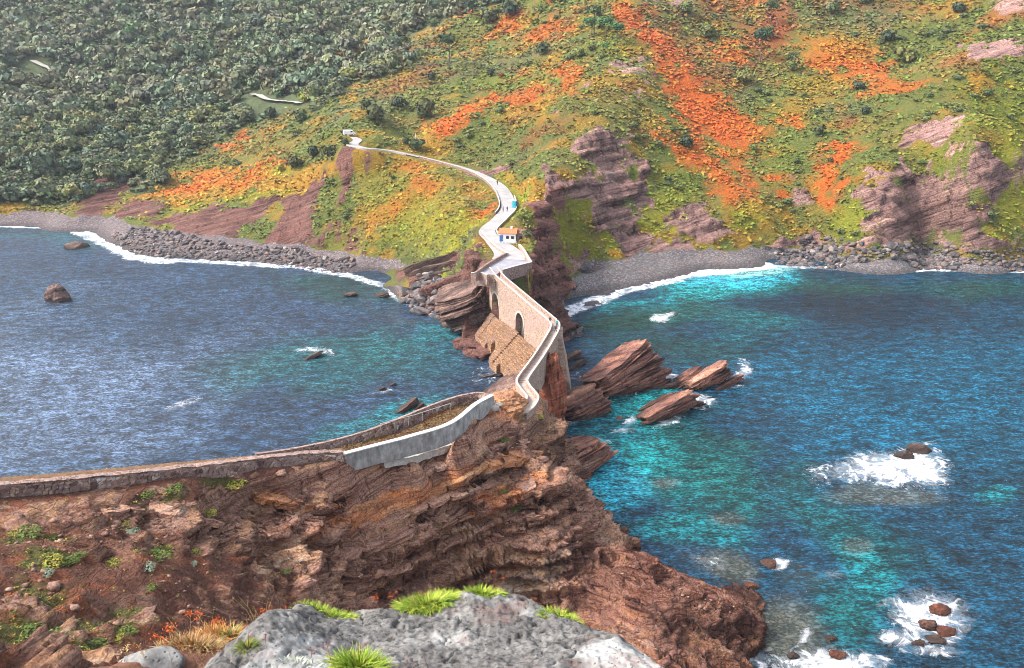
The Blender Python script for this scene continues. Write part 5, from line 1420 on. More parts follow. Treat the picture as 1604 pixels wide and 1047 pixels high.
stack("rock_outcrop", "brown beds below the terrace on the shingle side", "outcrop", [((838, 470, 5.0), (868, 452, 6.5), 9, 1.8), ((846, 484, 2.5), (884, 468, 3.5), 9, 1.8), ((830, 440, 12.5), (862, 405, 14.5), 8, 1.6), ((842, 452, 9.5), (872, 420, 11.0), 8, 1.6), ((800, 426, 15.5), (840, 412, 16.5), 7, 1.8), ((808, 440, 12.5), (850, 424, 13.5), 8, 2.0), ((824, 455, 9.0), (856, 440, 10.0), 8, 2.0)], M_stack)
stack("sea_rock", "long dark rock low in the bay water near the stair parapet", "rock", [((624, 646, .5), (655, 622, 1.9), 3, 1.2), ((622, 648, .2), (650, 632, 1.0), 3, .9)], M_darkrock)
stack("sea_rock", "smaller slanted rock just beside the long dark one", "rock", [((648, 642, .3), (665, 631, 1.1), 2, .8)], M_darkrock)
stack("sea_rock", "thin pale edged rock alone in the middle of the bay", "rock", [((478, 563, .3), (504, 548, 1.7), 2.6, .8)], M_darkrock)
stack("sea_rock", "two little dark rocks just breaking the bay surface", "rock", [((594, 611, .3), (604, 606, .8), 1.8, .6), ((610, 604, .3), (619, 600, .8), 1.6, .6)], M_darkrock)
stack("sea_rock", "dark flat ledge awash below the stepped apron", "rock", [((752, 592, .3), (790, 583, 1.0), 3.5, .9), ((780, 604, .4), (800, 588, 1.4), 3.5, .9)], M_darkrock)
stack("rock_outcrop", "dark ridge slanting from the bay up to the islet path", "outcrop", [((762, 618, 1.0), (806, 586, 3.5), 4, 1.4), ((762, 624, 4.0), (810, 596, 8.0), 4, 1.6), ((772, 628, 9), (814, 604, 13.0), 4, 1.8)], M_darkrock)

def blob_mesh(name, rad, seed, sub=3, rough=0.22, bed=0.0, mat=None, smooth=False):
    bm = bmesh.new(); bmesh.ops.create_icosphere(bm, subdivisions=sub, radius=1.0)
    V = np.array([v.co[:] for v in bm.verts])
    n = V / np.linalg.norm(V, axis=1)[:, None]
    k = 1 + rough * fbm(n + seed * 7.7, 0.75, 4, seed) + rough * .5 * fbm(n + seed, 0.3, 3, seed + 3, ridge=True)
    # a few flat cuts make the faces
    r = np.random.default_rng(seed)
    for _ in range(7):
        d = r.normal(size=3); d /= np.linalg.norm(d); lim = r.uniform(.62, .85)
        dd = (n * k[:, None]) @ d; k = np.where(dd > lim, k * lim / dd, k)
    V = n * k[:, None] * np.asarray(rad)
    if bed: 
        b = (beds(V @ POLE, 1.1, seed) - .5) * bed; V = V + n * np.array([1, 1, .2]) * b[:, None]
    for v, c in zip(bm.verts, V): v.co = c
    me = bpy.data.meshes.new(name); bm.to_mesh(me); bm.free()
    if mat: me.materials.append(mat)
    if smooth: me.polygons.foreach_set("use_smooth", np.ones(len(me.polygons), bool))
    return me
def blob(name, loc, rad, seed, label, cat, mat, group=None, **kw):
    me = blob_mesh(name, rad, seed, mat=mat, **kw)
    o = bpy.data.objects.new(name, me); COL.objects.link(o); o.location = tuple(loc)
    return tag(o, label, cat, group)
# rusty pinnacle that carries the causeway
blob("rock_pinnacle", (7.4, 152.0, 1.0), (3.5, 6.2, 13.6), 5, "rusty red rock pinnacle carrying the causeway beside the blocked arch", "rock", M_redrock, sub=5, rough=.28, bed=.8)
blob("sea_rock", PZ(91, 470, 0), (3.9, 3.4, 5.0), 8, "brown pyramid shaped rock standing alone in the bay", "rock", M_darkrock, sub=4, rough=.2)
blob("sea_rock", PZ(120, 388, 0), (4.2, 3.0, 2.2), 9, "low flat brown rock off the cobble beach", "rock", M_darkrock, sub=4, rough=.25)
for i, (u, v, r, lab) in enumerate([(551, 463, 1.6, "small brown rock off the beach, nearer the open bay"), (598, 464, 1.8, "small dark rock close to the beach end"), (1440, 706, 1.9, "brown rock poking from the big white patch of surf"), (1418, 716, 1.5, "dark wet rock at the middle of the big white patch of surf"),
      (1472, 958, 1.3, "bright rust red rock in the lower surf ring"), (1456, 980, 1.0, "tan rounded rock in the lower surf ring"), (1440, 1010, .9, "brown boulder at the edge of the lower surf ring"), (1466, 1004, 1.3, "grey brown boulder, widest in the lower surf ring"), (1478, 990, 1.1, "pale boulder near the rust red rock in the surf"),
      (1310, 1027, .9, "dark red rock in the white water at the picture's foot"), (1178, 919, .9, "small red rock beside the cliff's tip"), (1242, 1028, .8, "brown rock over the cobble shallows"), (1206, 885, 1.1, "small rock with a spot of foam off the cliff tip"), (1124, 816, 1.3, "pale rock just under the turquoise surface"),
      (942, 824, 1.1, "dark rock in the turquoise corner below the cliff"), (976, 832, .8, "small rock with foam in the turquoise corner"), (970, 656, .7, "small rock with foam between the two stacks"), (1300, 1000, .6, "small brown stone over the cobble shallows")]):
    p = PZ(u, v, 0); deep = -.9 if 'under' in lab else 0.05
    blob("sea_rock", p + np.array([0, 0, deep * r]), (r * 1.15, r * .85, r * .6), 20 + i, lab, "rock", M_redrock if 'red' in lab else M_darkrock if ('dark' in lab or 'brown' in lab) else M_stack, sub=4, rough=.42, bed=.35)

# boulder banks on both shores
M_cobble = None
M_knob = make_rock('orange_rock', [(.10, .045, .025), (.30, .13, .06), (.38, .20, .12), (.48, .22, .09), (.55, .36, .22)], .7, .8, .3, .5)
def make_cobble():
    T = NT("shore_boulder"); p = T.pos()
    r = T.n("ShaderNodeObjectInfo").outputs['Random']
    c = T.vor(p, 0.55, 'F1', 'Color'); sc = T.n("ShaderNodeSeparateColor"); T.l(c, sc.inputs[0])
    col = T.ramp(T.math('FRACT', T.math('ADD', r, sc.outputs[0])), [(0, (.045, .042, .045)), (.4, (.085, .078, .08)), (.7, (.15, .12, .112)), (.9, (.19, .12, .095)), (1, (.32, .28, .27))])
    n = T.noise(p, 1.8, 5, .7); col = T.mix(1.0, col, T.ramp(n, [(.3, .65), (.7, 1.25)]), 'MULTIPLY')
    return T.base(col, .85, .25, T.bump(n, .5, .2))
M_cobble = make_cobble()
BM = [blob_mesh("beach_boulder", (1.25, .95, .7), 60 + i, 2, .2, mat=M_cobble) for i in range(6)]
BVF = []
for me in BM:
    V = np.array([v.co[:] for v in me.vertices]); Fm = np.array([list(p.vertices) for p in me.polygons]); BVF.append((V, Fm))
def boulders(poly, n_one, n_more, size, label, group, seed):
    r = np.random.default_rng(seed); us = [p[0] for p in poly]; vs = [p[1] for p in poly]
    pts = []
    while len(pts) < n_one + n_more:
        u, v = r.uniform(min(us), max(us)), r.uniform(min(vs), max(vs))
        if not pip(np.array([u]), np.array([v]), poly)[0]: continue
        p = PZ(u, v, 1.5); p[2] = float(LANDH(p[0], p[1])[0])
        if p[2] > 7: continue
        p[2] = max(p[2], -.3); sz = size * math.exp(r.normal(0, .38)); pts.append((sz, p))
    pts.sort(key=lambda t: -t[0])
    for sz, p in pts[:n_one]:
        o = bpy.data.objects.new("beach_boulder", BM[r.integers(6)]); COL.objects.link(o)
        o.location = tuple(p + np.array([0, 0, sz * .15])); o.rotation_euler = (r.uniform(-.4, .4), r.uniform(-.4, .4), r.uniform(0, 6.28)); o.scale = (sz,) * 3
        tag(o, label, "boulder", group)
    VV, FF, off = [], [], 0
    for sz, p in pts[n_one:]:
        V, Fm = BVF[r.integers(6)]; a = r.uniform(0, 6.28); R = np.array([[math.cos(a), -math.sin(a), 0], [math.sin(a), math.cos(a), 0], [0, 0, 1]])
        VV.append((V * sz) @ R.T + p + np.array([0, 0, sz * .1])); FF.append(Fm + off); off += len(V)
    if VV: tag(mesh_np("beach_rubble", np.concatenate(VV), np.concatenate(FF), False, M_cobble), None, None, None, 'stuff')
boulders([(172, 366), (230, 364), (330, 386), (450, 394), (560, 410), (540, 422), (400, 404), (260, 398), (205, 390)], 150, 750, 0.55, "dark grey rounded boulder in the cobble bank below the brown bracken slope", "boulders of the bay's cobble bank", 71)
boulders([(1215, 396), (1300, 388), (1420, 382), (1620, 374), (1640, 420), (1450, 416), (1300, 414), (1220, 409)], 130, 800, 0.68, "reddish grey broken boulder in the rubble bank below the grey cliff", "boulders of the rubble bank", 72)
boulders([(628, 462), (665, 445), (705, 452), (712, 480), (690, 492), (650, 482)], 20, 70, 1.1, "dark flat boulder among the wet ledges at the headland's foot", "flat boulders at the headland's foot", 73)
boulders([(748, 540), (775, 530), (800, 560), (835, 575), (815, 588), (785, 578), (752, 560)], 12, 20, 0.9, "tan block fallen at the foot of the stepped apron", "tan blocks below the apron", 74) if False else None
M_tan = make_rock("tan_block", [(0.10, .055, .03), (.28, .16, .085), (.36, .21, .11), (.40, .25, .14), (.48, .34, .22)], .6, .6, .1, .2)
for i, (u, v, r, lab) in enumerate([(766, 520, 1.5, "tan block at the bay end of the apron foot"), (762, 538, 1.7, "squat tan block half way along the apron foot, dark gap beside it"), (780, 548, 2.2, "largest pale tan block below the stepped apron"), (792, 572, 1.9, "tan block with a dark hollow near the apron's end"), (812, 578, 2.0, "brown block closing the apron toward the islet"), (775, 566, 1.2, "small tan block awash below the apron"), (803, 560, 1.6, "upright ochre block on the apron's lower edge")]):
    blob("fallen_block", PZ(u, v, .9), (r * 1.45, r * 1.1, r * 1.05), 80 + i, lab, "block", M_tan, sub=3, rough=.2)
# hard beds standing out of the near cliff as ledges, broken into blocks
M_ledge = make_rock("ledge_rock", [(.07, .035, .028), (.26, .125, .085), (.40, .235, .175), (.48, .25, .15), (.58, .42, .32)], .6, .8, .4, .35)
M_oledge = make_rock("orange_ledge_rock", [(.10, .045, .025), (.38, .155, .065), (.46, .22, .12), (.56, .25, .09), (.62, .40, .26)], .6, .8, .25, .5)
def ledge(rows, label, mat, T, step, out, seed):
    r = np.random.default_rng(seed)
    P = [hit(u, v, ISLH, 30, 150) for u, v in rows]; P = [p for p in P if p is not None]
    L = catmull(P, .5); s = np.concatenate([[0], np.cumsum(np.linalg.norm(np.diff(L, axis=0), axis=1))])
    root = empty("rock_ledge", L[len(L) // 2], label, "rock ledge"); a = 0.0
    while a < s[-1] - 1:
        b = min(s[-1], a + step * r.uniform(.6, 1.5))
        A, B = (np.array([np.interp(x, s, L[:, k]) for k in range(3)]) for x in (a, b))
        d = B - A; o = np.array([d[1], -d[0], 0]); o /= np.linalg.norm(o) + 1e-6
        if o[1] > 0: o = -o
        k = o * out * r.uniform(.3, 1.2) + np.array([0, 0, r.uniform(-.12, .12)])
        slab_mesh("block", A + k, B + k + d * .04, 3.2, T * r.uniform(.75, 1.2), int(seed * 31 + a * 7) % 997, mat, root, 3, 28, .22, o + np.array([0, 0, r.uniform(-.12, .1)]))
        a = b
ledge([(400, 780), (470, 789), (540, 796), (610, 793), (680, 769), (750, 746), (820, 721), (850, 710)], "orange ledge running along the near cliff under the concrete wall", M_oledge, .75, 3.0, .75, 3)
ledge([(430, 884), (500, 870), (580, 858), (650, 834), (720, 808), (790, 782), (845, 764)], "brown overhanging ledge across the middle of the near cliff", M_ledge, 1.0, 3.6, .9, 4)
ledge([(560, 912), (640, 884), (720, 852), (800, 822), (856, 804)], "lowest brown ledge of the near cliff, just over the grass tufts", M_ledge, .7, 3.2, .7, 5)
ledge([(130, 812), (220, 800), (300, 812), (380, 826), (440, 842)], "broken red ledge across the bare slope under the stone wall", M_ledge, .8, 2.2, .6, 6)
ledge([(610, 768), (700, 734), (780, 704), (830, 690)], "thin dark red ledge just under the pale footing", M_ledge, .5, 3.0, .5, 7)
ledge([(470, 830), (540, 838), (600, 826), (660, 806), (730, 780), (800, 752)], "grey brown ledge between the orange ledge and the overhanging one", M_ledge, .55, 2.6, .6, 8)
# orange knob where the path leaves the bridge
for i, (u, v, z_, rad, lab) in enumerate([(800, 664, 19.0, (2.6, 2.2, 2.2), "orange brown knob of rock where the bridge path ends"), (790, 634, 22.0, (3.2, 2.4, 1.9), "orange layered knob between the concrete wall and the bridge path"), (772, 668, 20.6, (2.8, 2.0, 1.6), "brown ledge under the pale stones at the concrete wall's end")]):
    blob("rock_outcrop", PZ(u, v, z_), rad, 110 + i, lab, "outcrop", M_knob, sub=4, rough=.3, bed=.7)
# pale stones at the end of the concrete wall
for i, (u, v, r, lab) in enumerate([(774, 646, .55, "round white stone at the end of the concrete wall"), (770, 632, .4, "small pale stone leaning on the concrete wall's end"), (781, 636, .4, "small grey white stone above the round white one")]):
    p = hit(u, v, ISLH, 20, 160); blob("pale_stone", p + np.array([0, 0, .2]), (r * 1.3, r, r), 95 + i, lab, "stone", M_coping, sub=3, rough=.2)
# ---------------------------------------------------------------- vegetation
def quads(C, Nrm, size, r, aspect=1.0, tilt=0.6):
    """leaf-sized faces: one quad at every centre, roughly facing Nrm"""
    n = len(C)
    N = Nrm + r.normal(0, tilt, (n, 3)); N /= np.linalg.norm(N, axis=1)[:, None] + 1e-9
    A = np.cross(N, r.normal(size=(n, 3))); A /= np.linalg.norm(A, axis=1)[:, None] + 1e-9
    B = np.cross(N, A); s = np.broadcast_to(size, (n,))[:, None] * r.uniform(.65, 1.3, (n, 1))
    a, b = A * s * .5, B * s * .5 * aspect
    V = np.stack([C - a - b * .6, C + a * .8 - b, C + a + b * .7, C - a * .7 + b], 1).reshape(-1, 3)
    return V, np.arange(4 * n).reshape(n, 4)

def crown_points(R, H, lobes, n, seed, flat=0.75, squash=0.5):
    r = np.random.default_rng(seed)
    L = []
    for i in range(lobes):
        a = r.uniform(0, 6.28); d = R * r.uniform(.1, .62); z = r.uniform(.35, .85) * H
        L.append((d * math.cos(a), d * math.sin(a), z, R * r.uniform(.34, .58)))
    L.append((0, 0, H * .62, R * .6))
    w = np.array([l[3] ** 2 for l in L]); w /= w.sum()
    k = r.choice(len(L), n, p=w); L = np.array(L)[k]
    d = r.normal(size=(n, 3)); d[:, 2] = np.abs(d[:, 2]) * 1.0 - 0.35 * r.random(n); d /= np.linalg.norm(d, axis=1)[:, None]
    C = L[:, :3] + d * L[:, 3:4] * np.array([1, 1, flat]) * r.uniform(.78, 1.05, (n, 1))
    return C, d, r

def crown_mesh(name, R, H, lobes, n, leaf, seed, base, var=0.35, mat=None):
    C, d, r = crown_points(R, H, lobes, n, seed)
    V, Fq = quads(C, d, leaf, r, 1.0, .38)
    c = np.array(base) * (1 + var * r.normal(0, .6, (n, 1))) * (1 + .12 * r.normal(0, 1, (n, 3))); c = np.clip(c, .008, .6)
    return mesh_np(name, V, Fq, False, mat, dict(col=np.repeat(c, 4, 0)), link=False)

def trunk_mesh(name, H, r0, seed, limbs=4, R=2.0):
    bm = bmesh.new(); r = np.random.default_rng(seed)
    pts = [(0, 0, -.4), (r.uniform(-.2, .2), r.uniform(-.2, .2), H * .35), (r.uniform(-.3, .3), r.uniform(-.3, .3), H * .7)]
    bm_tube(bm, pts, r0, r0 * .5, 6)
    for i in range(limbs):
        a = 6.28 * i / limbs + r.uniform(-.4, .4); p = Vector(pts[1]).lerp(Vector(pts[2]), r.uniform(0, 1))
        bm_tube(bm, [p, p + Vector((math.cos(a) * R * .35, math.sin(a) * R * .35, H * .12)), p + Vector((math.cos(a) * R * .7, math.sin(a) * R * .7, H * .3))], r0 * .45, r0 * .15, 5)
    me = bpy.data.meshes.new(name); bm.to_mesh(me); bm.free(); me.materials.append(M_bark); return me

OAK = (.135, .160, .082)
CROWNS = [crown_mesh("crown", 4.9, 6.2, 7 + i % 3, 400, .95, 300 + i, (OAK, (.150, .160, .085), (.120, .152, .088), (.155, .182, .080))[i % 4], .35, M_tree) for i in range(8)]
TRUNKS = [trunk_mesh("trunk", 4.6, .22, 330 + i) for i in range(3)]
def tree(loc, sc, crown, trunk, name, label, group=None, rz=0.0, cat="tree", zs=1.0):
    o = empty(name, loc, label, cat, group, rz); o.scale = (sc, sc, sc * zs)
    c = bpy.data.objects.new("crown", crown); COL.objects.link(c); c.parent = o
    if trunk:
        t = bpy.data.objects.new("trunk", trunk); COL.objects.link(t); t.parent = o
    return o

# the oak wood on the far side of the bay
r = np.random.default_rng(77)
Wl = GridH(lx, ly, lwood); gp = []
y_ = 318.0
while y_ < 900:
    st = 5.2 + (y_ - 318) * 0.0075
    x_ = -620.0
    while x_ < 60:
        gp.append((x_ + r.uniform(-.75, .75) * st, y_ + r.uniform(-.75, .75) * st)); x_ += st
    y_ += st * .92
gp = np.array(gp); gz = LANDH(gp[:, 0], gp[:, 1]); gw = Wl(gp[:, 0], gp[:, 1])
PW = np.column_stack([gp, gz]); pu, pv = proj(PW)
pth = np.full(len(gp), 99.0)
for L in PATHS:
    for dy_ in (0, -5, -10):
        d_, _, _ = polyline_near(gp, L + np.array([0, dy_, 0])); pth = np.minimum(pth, d_)
ok = (pth > 5.5) & (gw > .5) & (pu > -260) & (pu < 1000) & (pv > -90) & (gz > 5) & (r.random(len(gp)) < .93)
PW, pu, pv = PW[ok], pu[ok], pv[ok]
vis = (pu > -10) & (pu < 900) & (pv > -5)
order = np.lexsort((PW[:, 1], ~vis))
one, rest = order[:300], order[300:]
for n_, i in enumerate(one):
    s_ = .62 + .85 * r.random() ** 1.8
    tree(PW[i] + np.array([0, 0, -1.0]), s_, CROWNS[r.integers(8)], TRUNKS[r.integers(3)], "oak_tree", "rounded grey green oak in the dense wood across the bay", "oaks of the wood across the bay", r.uniform(0, 6.28), zs=r.uniform(.75, 1.1))
VV, CC = [], []
for i in rest:
    d_ = math.hypot(PW[i, 0], PW[i, 1]); n_ = int(np.clip(150 * 430 / d_, 60, 150)); s_ = .62 + .95 * r.random() ** 1.8
    C, d, rr = crown_points(4.9 * s_, 6.0 * s_, 7, n_, 1000 + int(i))
    V, _ = quads(C, d, 1.3 * s_ * math.sqrt(170 / n_) , rr, 1.0, .38)
    b = np.array(OAK) * r.uniform(.75, 1.3) * np.array([r.uniform(.85, 1.3), 1, r.uniform(.9, 1.3)])
    c = np.clip(b * (1 + .22 * rr.normal(size=(n_, 1))), .008, .4)
    VV.append(V + PW[i] + np.array([0, 0, -1.0])); CC.append(np.repeat(c, 4, 0))
V = np.concatenate(VV); tag(mesh_np("far_wood", V, np.arange(len(V)).reshape(-1, 4), False, M_wood, dict(col=np.concatenate(CC))), None, None, None, 'stuff')

# bushes and trees that stand out singly on the open slopes
DARKG, MIDG, PINE, BRIGHTG = (.055, .072, .036), (.115, .140, .050), (.065, .10, .045), (.075, .16, .055)
BUSH = {k: [crown_mesh("crown", 2.4, 2.6, 5, 240, .55, 400 + j * 10 + i, c, .35, M_tree) for i in range(2)] for j, (k, c) in enumerate(dict(dark=DARKG, mid=MIDG, bright=BRIGHTG, yellow=(.24, .25, .03), rust=(.22, .075, .03)).items())}
BTR = trunk_mesh("trunk", 2.2, .12, 440, 3, 1.2)
singles = [(590, 190, 13, 'dark', "dark dense tree between the grassy spur and the far road end"), (626, 168, 9, 'dark', "rounded dark tree beside the two darkest trees above the road"), (668, 185, 14, 'dark', "broad very dark tree at the edge of the grass spur above the road"), (652, 236, 9, 'mid', "rounded olive bush against the pale pole on the roadside"), (637, 226, 6, 'dark', "small dark bush left of the roadside pole"),
    (575, 172, 8, 'dark', "slim dark tree behind the road end"), (516, 246, 10, 'dark', "dark bush mass just below the road end"), (490, 245, 8, 'dark', "dark bush half way along the thicket below the road end"), (462, 262, 9, 'dark', "dark bush at the lower end of the thicket above the gold bracken"), (540, 228, 6, 'dark', "dark bush hiding the parked van's wheels"), (440, 268, 4, 'yellow', "small yellow green bush on the gold bracken"),
    (850, 85, 8, 'dark', "dark bush high on the grassy flank between two bracken streaks"), (768, 118, 6, 'dark', "small dark bush beside a green meadow strip"), (785, 122, 4, 'rust', "russet bush next to a small dark bush on the meadow strip"), (675, 125, 6, 'dark', "dark bush on the rust coloured slope below the wood's edge"), (765, 36, 12, 'dark', "dark tree clump at the wood's upper corner"), (800, 26, 11, 'dark', "dark tree near the hilltop pole"), (905, 90, 8, 'mid', "mid green bush near the bright pines"),
    (1282, 212, 8, 'dark', "very dark bush at the rim of the upper cliff meadow"), (1354, 180, 6, 'dark', "round dark bush alone above the pale cliff top"), (1075, 232, 9, 'dark', "long dark bush at the foot of the largest orange patch"), (1165, 132, 11, 'mid', "broad green bush between the orange fan and the upper pines"), (1345, 142, 8, 'dark', "dark green bush under the upper orange patch"), (1420, 100, 12, 'mid', "broad green bush on the upper slope near the grey rock face"), (1390, 65, 9, 'dark', "dark bush in the pale upper scrub"), (1240, 110, 7, 'mid', "green bush among yellow grass in the upper slope"), (1300, 255, 4, 'dark', "small dark bush against the lower orange streak"),
    (1195, 60, 9, 'mid', "bushy tree next to the rust scrub and wooden pole"), (1110, 60, 10, 'mid', "green bush above the orange chute's head"), (1075, 20, 9, 'mid', "grey green bush by the highest pale outcrop"), (1500, 20, 9, 'dark', "dark tree under the top rock wall"), (1300, 22, 9, 'mid', "bush at the upper fringe of rust heath"), (1545, 150, 6, 'mid', "bush on the lush green slope beyond the rock rib"), (1180, 235, 5, 'mid', "low green bush on the flank below the orange fan"),
    (385, 195, 10, 'dark', "dark oak outlying where the wood meets the bracken"), (425, 185, 9, 'dark', "dark bush below the far footpath"), (470, 190, 9, 'mid', "olive tree by the far footpath's end"), (437, 152, 5, 'bright', "small bright tree at the far footpath"), (308, 128, 5, 'yellow', "small yellow tree within the wood"), (478, 160, 8, 'yellow', "yellowish tree just past the footpath's end"), (205, 60, 10, 'bright', "bright green crown rising from the wood"), (500, 130, 10, 'dark', "dark tree at the wood's lower corner")]
for (u, v, wpx, kind, lab) in singles:
    p = hit(u, v, LANDH)
    if p is None: continue
    d_ = math.hypot(p[1], p[2] - 75); s_ = wpx * 3.3 * d_ / 1300 / 4.8
    tree(p + np.array([0, 0, -.4 * s_]), s_, BUSH[kind][r.integers(2)], BTR, "bush" if wpx < 10 else "broadleaf_tree", lab, None, r.uniform(0, 6.28), "bush" if wpx < 10 else "tree", zs=r.uniform(.9, 1.15))
# scattered scrub on the heath
rs = np.random.default_rng(5); cnt = 0
while cnt < 120:
    u, v = rs.uniform(230, 1604), rs.uniform(0, 380)
    p = hit(u, v, LANDH)
    if p is None or p[2] < 8 or p[1] > 560: continue
    q = np.clip(np.searchsorted(ly, p[1]), 0, nyl - 1) * nxl + np.clip(np.searchsorted(lx, p[0]), 0, nxl - 1)
    if lwood[q] > .3 or lrk[q] > .3 or lcol[q][0] > .2 or polyline_near(p[None, :2], ROADC)[0][0] < 6: continue
    if vnoise(p[None] / 40, 3)[0] < -.1: continue
    s_ = rs.uniform(.5, 1.15) * (p[1] / 330)
    tree(p + np.array([0, 0, -.5 * s_]), s_, BUSH[('mid', 'mid', 'mid')[rs.integers(3)]][rs.integers(2)], BTR, "heath_shrub", "low green shrub scattered on the bracken heath", "shrubs scattered on the heath", rs.uniform(0, 6.28), "shrub", zs=rs.uniform(.55, .85)); cnt += 1
# pines with bare trunks
def pine(u, v, H, lab, col=PINE, crownw=.32, seed=0):
    p = hit(u, v, LANDH)
    o = empty("pine_tree", p + np.array([0, 0, -.3]), lab, "tree")
    bm = bmesh.new(); bm_tube(bm, [(0, 0, 0), (.15, .1, H * .45), (.05, 0, H * .95)], H * .022, H * .008, 6)
    for i in range(5):
        a = i * 2.4; z = H * (.6 + .07 * i); bm_tube(bm, [(0.1, 0, z), (math.cos(a) * H * .14, math.sin(a) * H * .14, z + H * .06)], H * .008, H * .004, 4)
    bm_obj("trunk", bm, M_bark, o)
    C, d, rr = crown_points(H * crownw, H * .42, 8, 420, 500 + seed, .6); C[:, 2] += H * .55
    V, Fq = quads(C, d, H * .06, rr); c = np.clip(np.array(col) * (1 + .3 * rr.normal(size=(420, 1))), .01, .4)
    c_ = mesh_np("crown", V, Fq, False, M_tree, dict(col=np.repeat(c, 4, 0))); c_.parent = o
for i, a in enumerate([(704, 108, 17, "pine with a long bare trunk standing over the rust slope"), (634, 92, 12, "small blue green pine at the wood's edge"), (680, 66, 12, "round topped pine among the oaks at the edge of the wood"), (930, 58, 15, "tall dark pine on the ridge crest behind the bright pines", PINE), (925, 62, 10, "bright green young pine, first of the cluster on the ridge", BRIGHTG, .4), (948, 66, 11, "bright green young pine at the middle of the ridge cluster", BRIGHTG, .42), (966, 72, 10, "bright green young pine closing the ridge cluster on the orange side", BRIGHTG, .4), (944, 92, 7, "low bright green pine below the ridge cluster", BRIGHTG, .45),
    (1190, 98, 15, "pine with a bare trunk standing on the slope above the orange fan"), (1206, 40, 12, "slender pine beside the rust red scrub"), (1240, 112, 9, "short pine on the grassy upper slope", MIDG)]):
    pine(*a[:4], *(a[4:] if len(a) > 4 else ()), seed=i)

# heath, bracken and grass tussocks covering the open slopes: nobody could count them
def cover(n, seed, ymax, wooded=False):
    r = np.random.default_rng(seed)
    X = r.uniform(-420 if wooded else -235, 60 if wooded else 300, n); Y = 205 + (ymax - 205) * r.random(n) ** 1.5
    Z = LANDH(X, Y); P = np.column_stack([X, Y, Z]); u, v = proj(P)
    k = (u > -120) & (u < 2100) & (v > -60) & (Z > 4.0)
    i = np.clip(np.searchsorted(lx, X), 0, len(lx) - 1); j = np.clip(np.searchsorted(ly, Y), 0, len(ly) - 1); q = j * len(lx) + i
    k &= ((lwood[q] > .5) if wooded else (lwood[q] < .5)) & (r.random(n) > lrk[q] * 1.05) & (lbeach[q] < .3)
    near = (X > -130) & (X < 40) & (Y < 420)
    d = np.full(n, 99.0); d[near], _, _ = polyline_near(P[near, :2], ROADC); k &= d > 4.2
    tz = np.array([[p[0], p[1]] for p in tv]); cen = tz.mean(0); k &= np.hypot(X - cen[0], Y - cen[1]) > 10
    if wooded:
        for L in PATHS:
            for dy_ in (0, -5, -10): k &= polyline_near(P[:, :2], L + np.array([0, dy_, 0]))[0] > 6
    # leave the ground open in places
    k &= fbm(P, 7, 3, 811) > -0.28
    P, q, Y = P[k], q[k], Y[k]
    col = lcol[q]; m = len(P)
    s = r.uniform(.35, 1.0, m) ** 1.4 * 1.3 * np.clip(Y / 300, .8, 1.7) * (1.35 if wooded else 1)
    if wooded:
        P = P + np.column_stack([np.zeros((m, 2)), r.uniform(.2, 2.6, m)])
    nq = 3
    C = (P + np.column_stack([np.zeros(m), np.zeros(m), .10 * s])).repeat(nq, 0) + r.normal(0, .34, (m * nq, 3)) * s.repeat(nq)[:, None] * np.array([1, 1, .4])
    V, Fq = quads(C, np.tile([0, -.25, .9], (m * nq, 1)), s.repeat(nq) * 1.0, r, .75, .36)
    c = 1.12 * col * r.uniform(.72, 1.3, (m, 1)) * (1 + .12 * r.normal(size=(m, 3)))
    c = np.clip(c.repeat(nq, 0) * r.uniform(.8, 1.2, (m * nq, 1)), .01, .6)
    return mesh_np("heath_cover", V, Fq, False, M_cover, dict(col=np.repeat(c, 4, 0)))
o = cover(80000, 93, 720, True); o.name = 'undergrowth'; tag(o, None, None, None, 'stuff')
tag(cover(195000, 91, 520), None, None, None, 'stuff')
# ---------------------------------------------------------------- low plants and loose stones on the islet
def cushion_mesh(n, leaf, seed, cols, h=.5):
    r = np.random.default_rng(seed); a = r.uniform(0, 6.28, n); d = np.sqrt(r.random(n)); z = np.sqrt(np.clip(1 - d * d, 0, 1)) * h * r.uniform(.6, 1.1, n)
    C = np.column_stack([d * np.cos(a) * (1 + .3 * np.sin(a * 2 + seed)), d * np.sin(a), z]); N = np.column_stack([C[:, :2] * .8, z + .5])
    V, Fq = quads(C, N, leaf, r, .6, .6); k = r.integers(len(cols), size=n)
    c = np.array(cols)[k] * r.uniform(.6, 1.4, (n, 1))
    return mesh_np("leaves", V, Fq, False, M_tuft, dict(col=np.repeat(c, 4, 0)), link=False)
M_tuft = make_foliage("low_plant_leaves", attr="col", var=0.0, rnd=False)
KIND = dict(green=[(.07, .11, .02), (.12, .15, .03)], yellow=[(.20, .22, .03), (.30, .24, .05)], grey=[(.20, .24, .18), (.13, .17, .11)], rust=[(.30, .09, .03), (.20, .07, .03)])
CUSH = {k: [cushion_mesh(260, .22, 700 + i, c) for i in range(2)] for k, c in KIND.items()}
names = dict(green="green", yellow="yellow green", grey="silver grey", rust="rusty")
